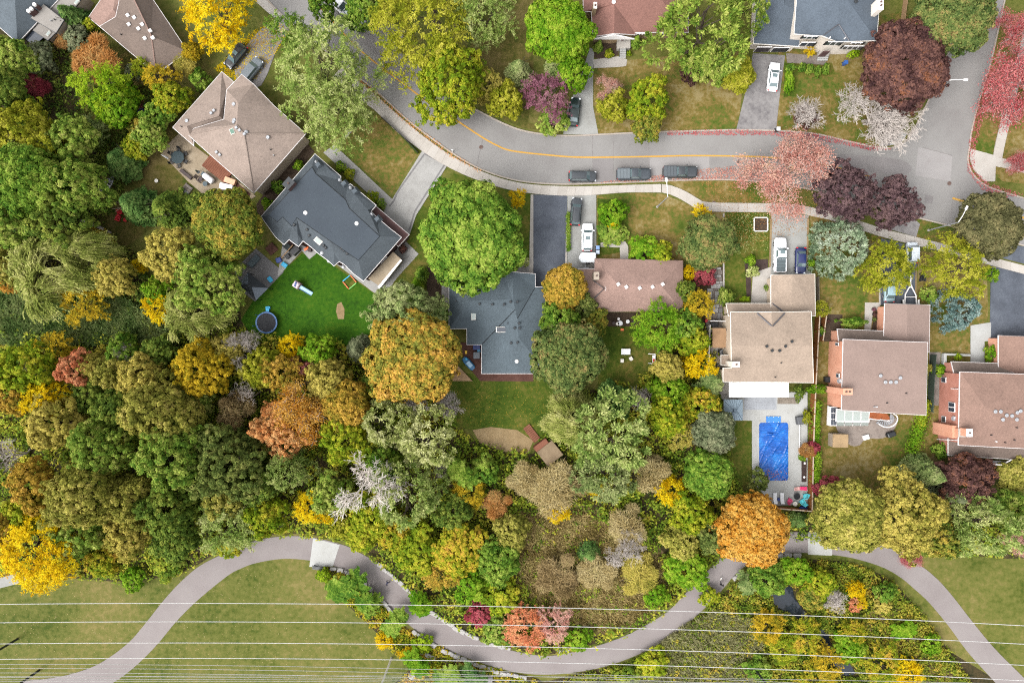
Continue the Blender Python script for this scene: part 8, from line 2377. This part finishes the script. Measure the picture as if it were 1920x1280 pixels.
# deck corner and ride of the dark grey house
o = empty('deck_platform', W(860, 703, 0), 0, 'pale timber triangular deck corner below the orange maple', 'deck')
dp = [W(*q, .4) - o.location for q in ((846, 714), (886, 714), (857, 684), (846, 690))]
MB().prism([(p.x, p.y) for p in dp], 0, .36).build('base', M_WOODNEW, o)
for k in range(12):
    y0, y1 = 714 - k * 2.5, 714 - k * 2.5 - 2.2
    xr = lambda y_: 886 - (714 - y_) * .97
    q = [W(846.2, y0, .42) - o.location, W(xr(y0) - .4, y0, .42) - o.location, W(max(xr(y1) - .4, 847), y1, .42) - o.location, W(846.2, y1, .42) - o.location]
    MB().prism([(p.x, p.y) for p in q], .36, .4).build('board', M_WOODNEW, o)
o = empty('pedal_boat', W(879, 681, .1), R(-48), 'teal blue kayak-like boat with pale seat on the red brown deck', 'boat')
mb = MB().loft([[(x * 1.3, w_ * -.55, .45), (x * 1.3, w_ * -.4, .05), (x * 1.3, w_ * .4, .05), (x * 1.3, w_ * .55, .45), (x * 1.3, w_ * .4, .55), (x * 1.3, w_ * -.4, .55)] for x, w_ in ((-1, .55), (-.75, .9), (-.2, 1), (.4, 1), (.8, .9), (1, .6))])
mb.build('hull', flat('boat_teal', (16, 96, 140), .35, alb=.6), o); MB().box((.2, 0, .62), (1.1, .75, .12), 0, .9).build('seat', flat('boat_seat', (150, 184, 208), .5, alb=.65), o); MB().box((-.8, .2, .6), (.4, .3, .1)).build('hatch', M_SKY, o)
boxy('toy', 874, 660, (.35, .55, .35), 0, M_KYELLOW, 'small yellow toy on the red brown deck', 'toy', .08)
boxy('hot_tub_box', 894, 666, (1.1, 1.1, .8), 0, flat('grey_crate', (140, 150, 158), .6), 'square grey box against the dark grey house', 'box', .08)
boxy('toy_chest', 894, 651, (1.2, .8, .6), 0, M_KBLUE, 'blue toy chest against the dark grey house', 'box', .08); boxy('toy', 898, 658, (.5, .5, .4), 10, M_SKY, 'sky blue tub beside the blue toy chest', 'tub', .08)

# ------------------------------------------------------------------ watered lawn: play things
o = empty('trampoline', W(503, 605, 0), 0, 'round trampoline with blue rim on the watered lawn', 'trampoline')
MB().lathe((0, 0, .86), [(1.85, 0), (1.85, .06), (1.62, .06), (1.62, 0)], 28).build('rim_pad', M_TRBLUE, o)
MB().lathe((0, 0, .84), [(1.63, 0), (1.63, .04), (.02, .03), (.02, 0)], 28).build('mat', flat('trampoline_mat', (36, 38, 44), .9), o)
for k in range(6):
    a = k * math.pi / 3 + .3; MB().tube([(1.75 * math.cos(a), 1.75 * math.sin(a), 0), (1.75 * math.cos(a), 1.75 * math.sin(a), .86)], .05, 6).build('leg', M_DARKMETAL, o)
    MB().tube([(1.88 * math.cos(a), 1.88 * math.sin(a), .5), (1.88 * math.cos(a), 1.88 * math.sin(a), 2.3)], .04, 6).build('net_pole', M_TRBLUE, o)
MB().box((.05, 2.15, .55), (.6, .6, .1), 0, .8).build('step', M_SKY, o); MB().box((.05, 2.5, .3), (.75, .5, .1)).build('step', M_SKY, o)
o = empty('playhouse_slide', W(568, 540, 0), R(-33), 'white and pink play tower with pale blue slide on the watered lawn', 'slide')
for x in (-1.3, -.3):
    for y_ in (-.5, .5): MB().box((x, y_, .7), (.12, .12, 1.4)).build('post', flat('mauve', (156, 124, 128), .6), o)
MB().box((-.8, 0, .8), (1.2, 1.2, .12)).build('platform', flat('mauve', (156, 124, 128)), o)
link('roof', bevel_mesh(MB().box((-.85, 0, 1.6), (1.15, 1.15, .4), 0, .6).mesh('roof'), .1), flat('pale_pink', (226, 206, 214), .5, alb=.7), o); MB().box((-.85, 0, 1.83), (.3, .8, .1), .3).build('roof_stripe', M_KBLUE, o)
sl_ = MB().add([(-.2, -.3, 1.05), (-.2, .3, 1.05), (1.9, .3, .12), (1.9, -.3, .12), (-.2, -.3, .95), (-.2, .3, .95), (1.9, .3, .02), (1.9, -.3, .02)], [(0, 3, 2, 1), (4, 5, 6, 7), (0, 1, 5, 4), (2, 3, 7, 6), (0, 4, 7, 3), (1, 2, 6, 5)])
sl_.build('slide', flat('slide_blue', (168, 206, 224), .4, alb=.7), o)
for y_ in (-.33, .33): MB().tube([(-.2, y_, 1.12), (1.9, y_, .18)], .05, 5).build('slide_rim', flat('slide_rim', (90, 140, 180), .5), o)
o = empty('sandbox', W(656, 529, 0), R(40), 'square sandbox frame with orange, teal and green sides beside the slate house', 'sandbox')
for k, m in enumerate((M_KORANGE, M_SKY, M_KORANGE, M_KGREEN)):
    a = k * math.pi / 2; MB().box((.85 * math.cos(a), .85 * math.sin(a), .12), (.14, 1.56, .24), a).build('side_board', m, o)
MB().box((0, 0, .03), (1.5, 1.5, .05)).build('sand', M_LAWN_GREEN, o)
boxy('kiddie_pool', 507, 524, (1.0, .75, .3), -50, M_SKY, 'turquoise water table on the stone patio by the black gazebo', 'toy', .06, .8, bev=.12)
boxy('grill', 541, 463, (1.3, 1.0, 1.0), -40, flat('green_black', (38, 52, 54), .8), 'dark green covered grill below the slate house corner', 'grill', .06); boxy('grill', 556, 471, (1.5, 1.0, 1.0), 45, M_BLACK, 'black covered grill on the terrace below the slate house', 'grill', .06)
boxy('toy_car', 535, 497, (1.0, .7, .6), -35, M_KGREEN, 'green and blue toy ride beside the stone patio', 'toy', .06, .7, M_SKY); boxy('bag_chair', 524, 488, (.9, .8, .6), 20, M_KBLUE, 'dark blue seat beside the toy ride', 'seat', .06, .7)
boxy('bag_chair', 541, 481, (.8, .7, .6), 40, M_BLACK, 'black seat beside the wooden play beam', 'seat', .06, .7)
o = empty('play_beam', W(542, 473, 0), R(49), 'timber beam frame between the two covered grills', 'frame')
MB().box((0, 0, 1.0), (2.9, .14, .14)).build('beam', M_WOODNEW, o)
for x in (-1.3, 1.3): MB().box((x, 0, .5), (.12, .12, 1.0)).build('post', M_WOODNEW, o)
boxy('toy', 576, 467, (.9, .5, .5), 30, M_SKY, 'blue and orange toys against the slate house wall', 'toy', .06, .6, M_KORANGE); boxy('planter', 582, 469, (.6, .6, .6), 0, M_RATTAN, 'brown planter beside the toys at the slate house wall', 'planter', .06)
boxy('sofa', 478, 490, (2.2, 1.0, .7), 48, M_GREYCLOTH, 'grey outdoor sofa on the stone patio of the slate house', 'sofa', .06, .9); pot(459, 499, .42, M_BLACK, 'dark', 'black round pot left of the grey outdoor sofa', .06, False)
boxy('crate', 510, 467, (1.6, 1.6, .3), 40, M_DECKRED, 'brown wooden platform under the corner of the slate house', 'platform', .06)
slab_sheet('planting_bed', [(715, 525), (742, 500), (752, 486), (750, 484)], 0, .1, M_SOIL, kind='structure')
pot(757, 468, .6, M_RATTAN, 'maroon', 'large brown planter beside the slate house end wall', .06)

# ------------------------------------------------------------------ stone patio of the tan house
o = empty('dining_table', W(337, 297, .04), R(30), 'dark green octagonal dining table with cover on the stone patio', 'table', 'garden tables')
MB().lathe((0, 0, .66), [(1.15, 0), (1.15, .06), (1.05, .09)], 8).build('table_top', flat('table_green', (52, 74, 80), .8), o)
for k in range(4):
    a = k * math.pi / 2 + .4; MB().box((.7 * math.cos(a), .7 * math.sin(a), .33), (.07, .07, .66)).build('leg', M_DARKMETAL, o)
for k in range(6):
    a = k * math.pi / 3 + .5
    chair(337 + 14.5 * math.cos(a), 297 + 14.5 * math.sin(a), 180 - math.degrees(a), M_BLACK, 'black dining chair around the octagonal table', group='chairs round the octagonal table', s=.85)
parasol(322, 300, 302, 290, M_CANVAS, 'white closed parasol beside the octagonal table'); parasol(372, 323, 366, 319, flat('green_parasol', (92, 110, 96), .8), 'thin grey green closed parasol above the white cushion roll', z1=2.0)
o = empty('cushion_roll', W(394, 336, .04), R(-38), 'white covered swing seat on the stone patio', 'seat')
MB().loft([[(x, r_ * math.cos(k * math.pi / 5), .75 + r_ * math.sin(k * math.pi / 5)) for k in range(10)] for x, r_ in ((-.9, .45), (-.8, .52), (.7, .52), (.95, .5), (1.05, .3))]).build('cover', M_CANVAS, o, smooth=True)
for x in (-.8, .8): MB().box((x, 0, .15), (.1, .9, .3)).build('stand', M_DARKMETAL, o)
MB().box((-1.2, 0, .6), (.4, .8, .6), 0, .8).build('end_cover', M_GREYCLOTH, o)
chair(377, 338, -40, M_RATTAN, 'brown wicker armchair left of the white covered swing seat', s=1.2); table(387, 346, .42, .55, M_GREYCLOTH, 'round grey table below the white covered swing seat')
boxy('planter', 346, 324, (1.3, .55, .5), -40, M_RATTAN, 'brown planter box at the patio edge, upper of two', 'planter'); boxy('planter', 356, 332, (1.1, .55, .5), -40, M_RATTAN, 'brown planter box at the patio edge, lower of two', 'planter')
o = empty('patio_deck', W(409, 318, 0), R(-38), 'raised brown timber deck against the tan house', 'deck')
MB().box((0, 0, .2), (4.9, 2.3, .36)).build('base', M_DECK, o)
for k in range(14): MB().box((-2.27 + k * .35, 0, .4), (.32, 2.3, .05)).build('board', M_DECK, o)
slab_sheet('lower_deck', [(416, 356), (436, 336), (470, 364), (452, 384)], 0, .14, M_DECKRED, kind='structure')
boxy('sofa', 434, 341, (1.9, .95, .85), -20, M_PEACH, 'peach covered armchair against the tan house wall', 'armchair', .14); boxy('sofa', 427, 352, (2.2, 1.0, .85), -12, M_CANVAS, 'white covered sofa below the peach armchair', 'sofa', .14); boxy('storage_box', 453, 364, (1.3, 1.3, .9), -38, M_GREYCLOTH, 'dark grey covered cube on the lower deck', 'box', .14)
parasol(428, 361, 418, 356, flat('pale_parasol', (190, 202, 206), .8, alb=.6), 'pale grey closed parasol below the white covered sofa', z1=2.4); pot(429, 362, .35, M_KBLUE, 'deep', 'blue pot at the foot of the pale grey parasol', .14, False)
o = empty('stepping_walk', W(346, 362, 0), R(52), 'weathered timber and stone steps leading off the patio', 'steps')
for k in range(7): MB().box((1.3 - k * .5, 0, .2 - k * .02), (.44, 1.25, .14)).build('tread', (M_FLAG, M_WOODGREY, M_PAVER)[k % 3], o)
for y_ in (-.7, .7): MB().box((-.2, y_, .12), (3.6, .1, .24)).build('edge_board', M_WOODGREY, o)
pot(343, 357, .42, flat('teal_pot', (56, 96, 92), .5), 'mid', 'teal pot on the weathered steps'); pot(295, 340, .3, M_OFFWHITE, 'mid', 'white bird bath on the lawn below the patio', .02, False)
o = boxy('air_conditioner', 352, 194, (.9, .9, .8), 40, M_STEEL, 'grey air conditioner beside the tan house upper left wall', 'air conditioner', top=1.0); MB().lathe((0, 0, .8), [(.36, 0), (.36, .03), (.12, .03), (.12, 0)], 14).build('fan_ring', M_DARKMETAL, o)
# lower left garden
chair(227, 399, 200, M_RED, 'bright red garden chair, upper of two beside the spruce', s=1.25); chair(224, 410, 160, M_RED, 'bright red garden chair, lower of two beside the spruce', s=1.25)
table(237.5, 402, .26, .4, M_RED, 'small round red table, upper one by the red chairs', 12); table(237, 413, .34, .4, M_RED, 'small round red table, lower one by the red chairs', 12)
o = empty('fallen_log', W(180, 424, .25), R(-22), 'grey fallen log beside the golden bush', 'log'); MB().tube([(-2.8, 0, .1), (-1, .1, .14), (1, 0, .1), (2.8, -.1, .06)], [.26, .3, .28, .2], 8).build('log', M_GREYWOOD, o); MB().tube([(-1, .1, .2), (-1.4, .9, .5)], [.1, .05], 6).build('branch_stub', M_GREYWOOD, o)
chair(278, 200, 210, M_KBLUE, 'blue garden chair on the small deck, right of two'); chair(269, 209, 30, M_KBLUE, 'blue garden chair on the small deck, left of two')
sheet('small_deck', [(248, 172), (262, 170), (284, 205), (262, 214), (250, 190)], Z3 + .01, M_DECK)
boxy('garden_shed', 246, 176, (1.1, .9, 1.2), 30, M_WOODGREY, 'small grey box shed on the small deck', 'shed')
# upper right: planter frame under the thinning tree, corner sign
o = empty('raised_garden_bed', W(1426, 421, 0), 0, 'square timber edged bed in the lawn beside the concrete driveway', 'planter')
for k in range(4):
    a = k * math.pi / 2; MB().box((1.15 * math.cos(a), 1.15 * math.sin(a), .12), (.16, 2.14, .24), a).build('edge_board', M_OFFWHITE, o)
MB().box((0, 0, .05), (2.1, 2.1, .08)).build('soil', M_SOIL, o)
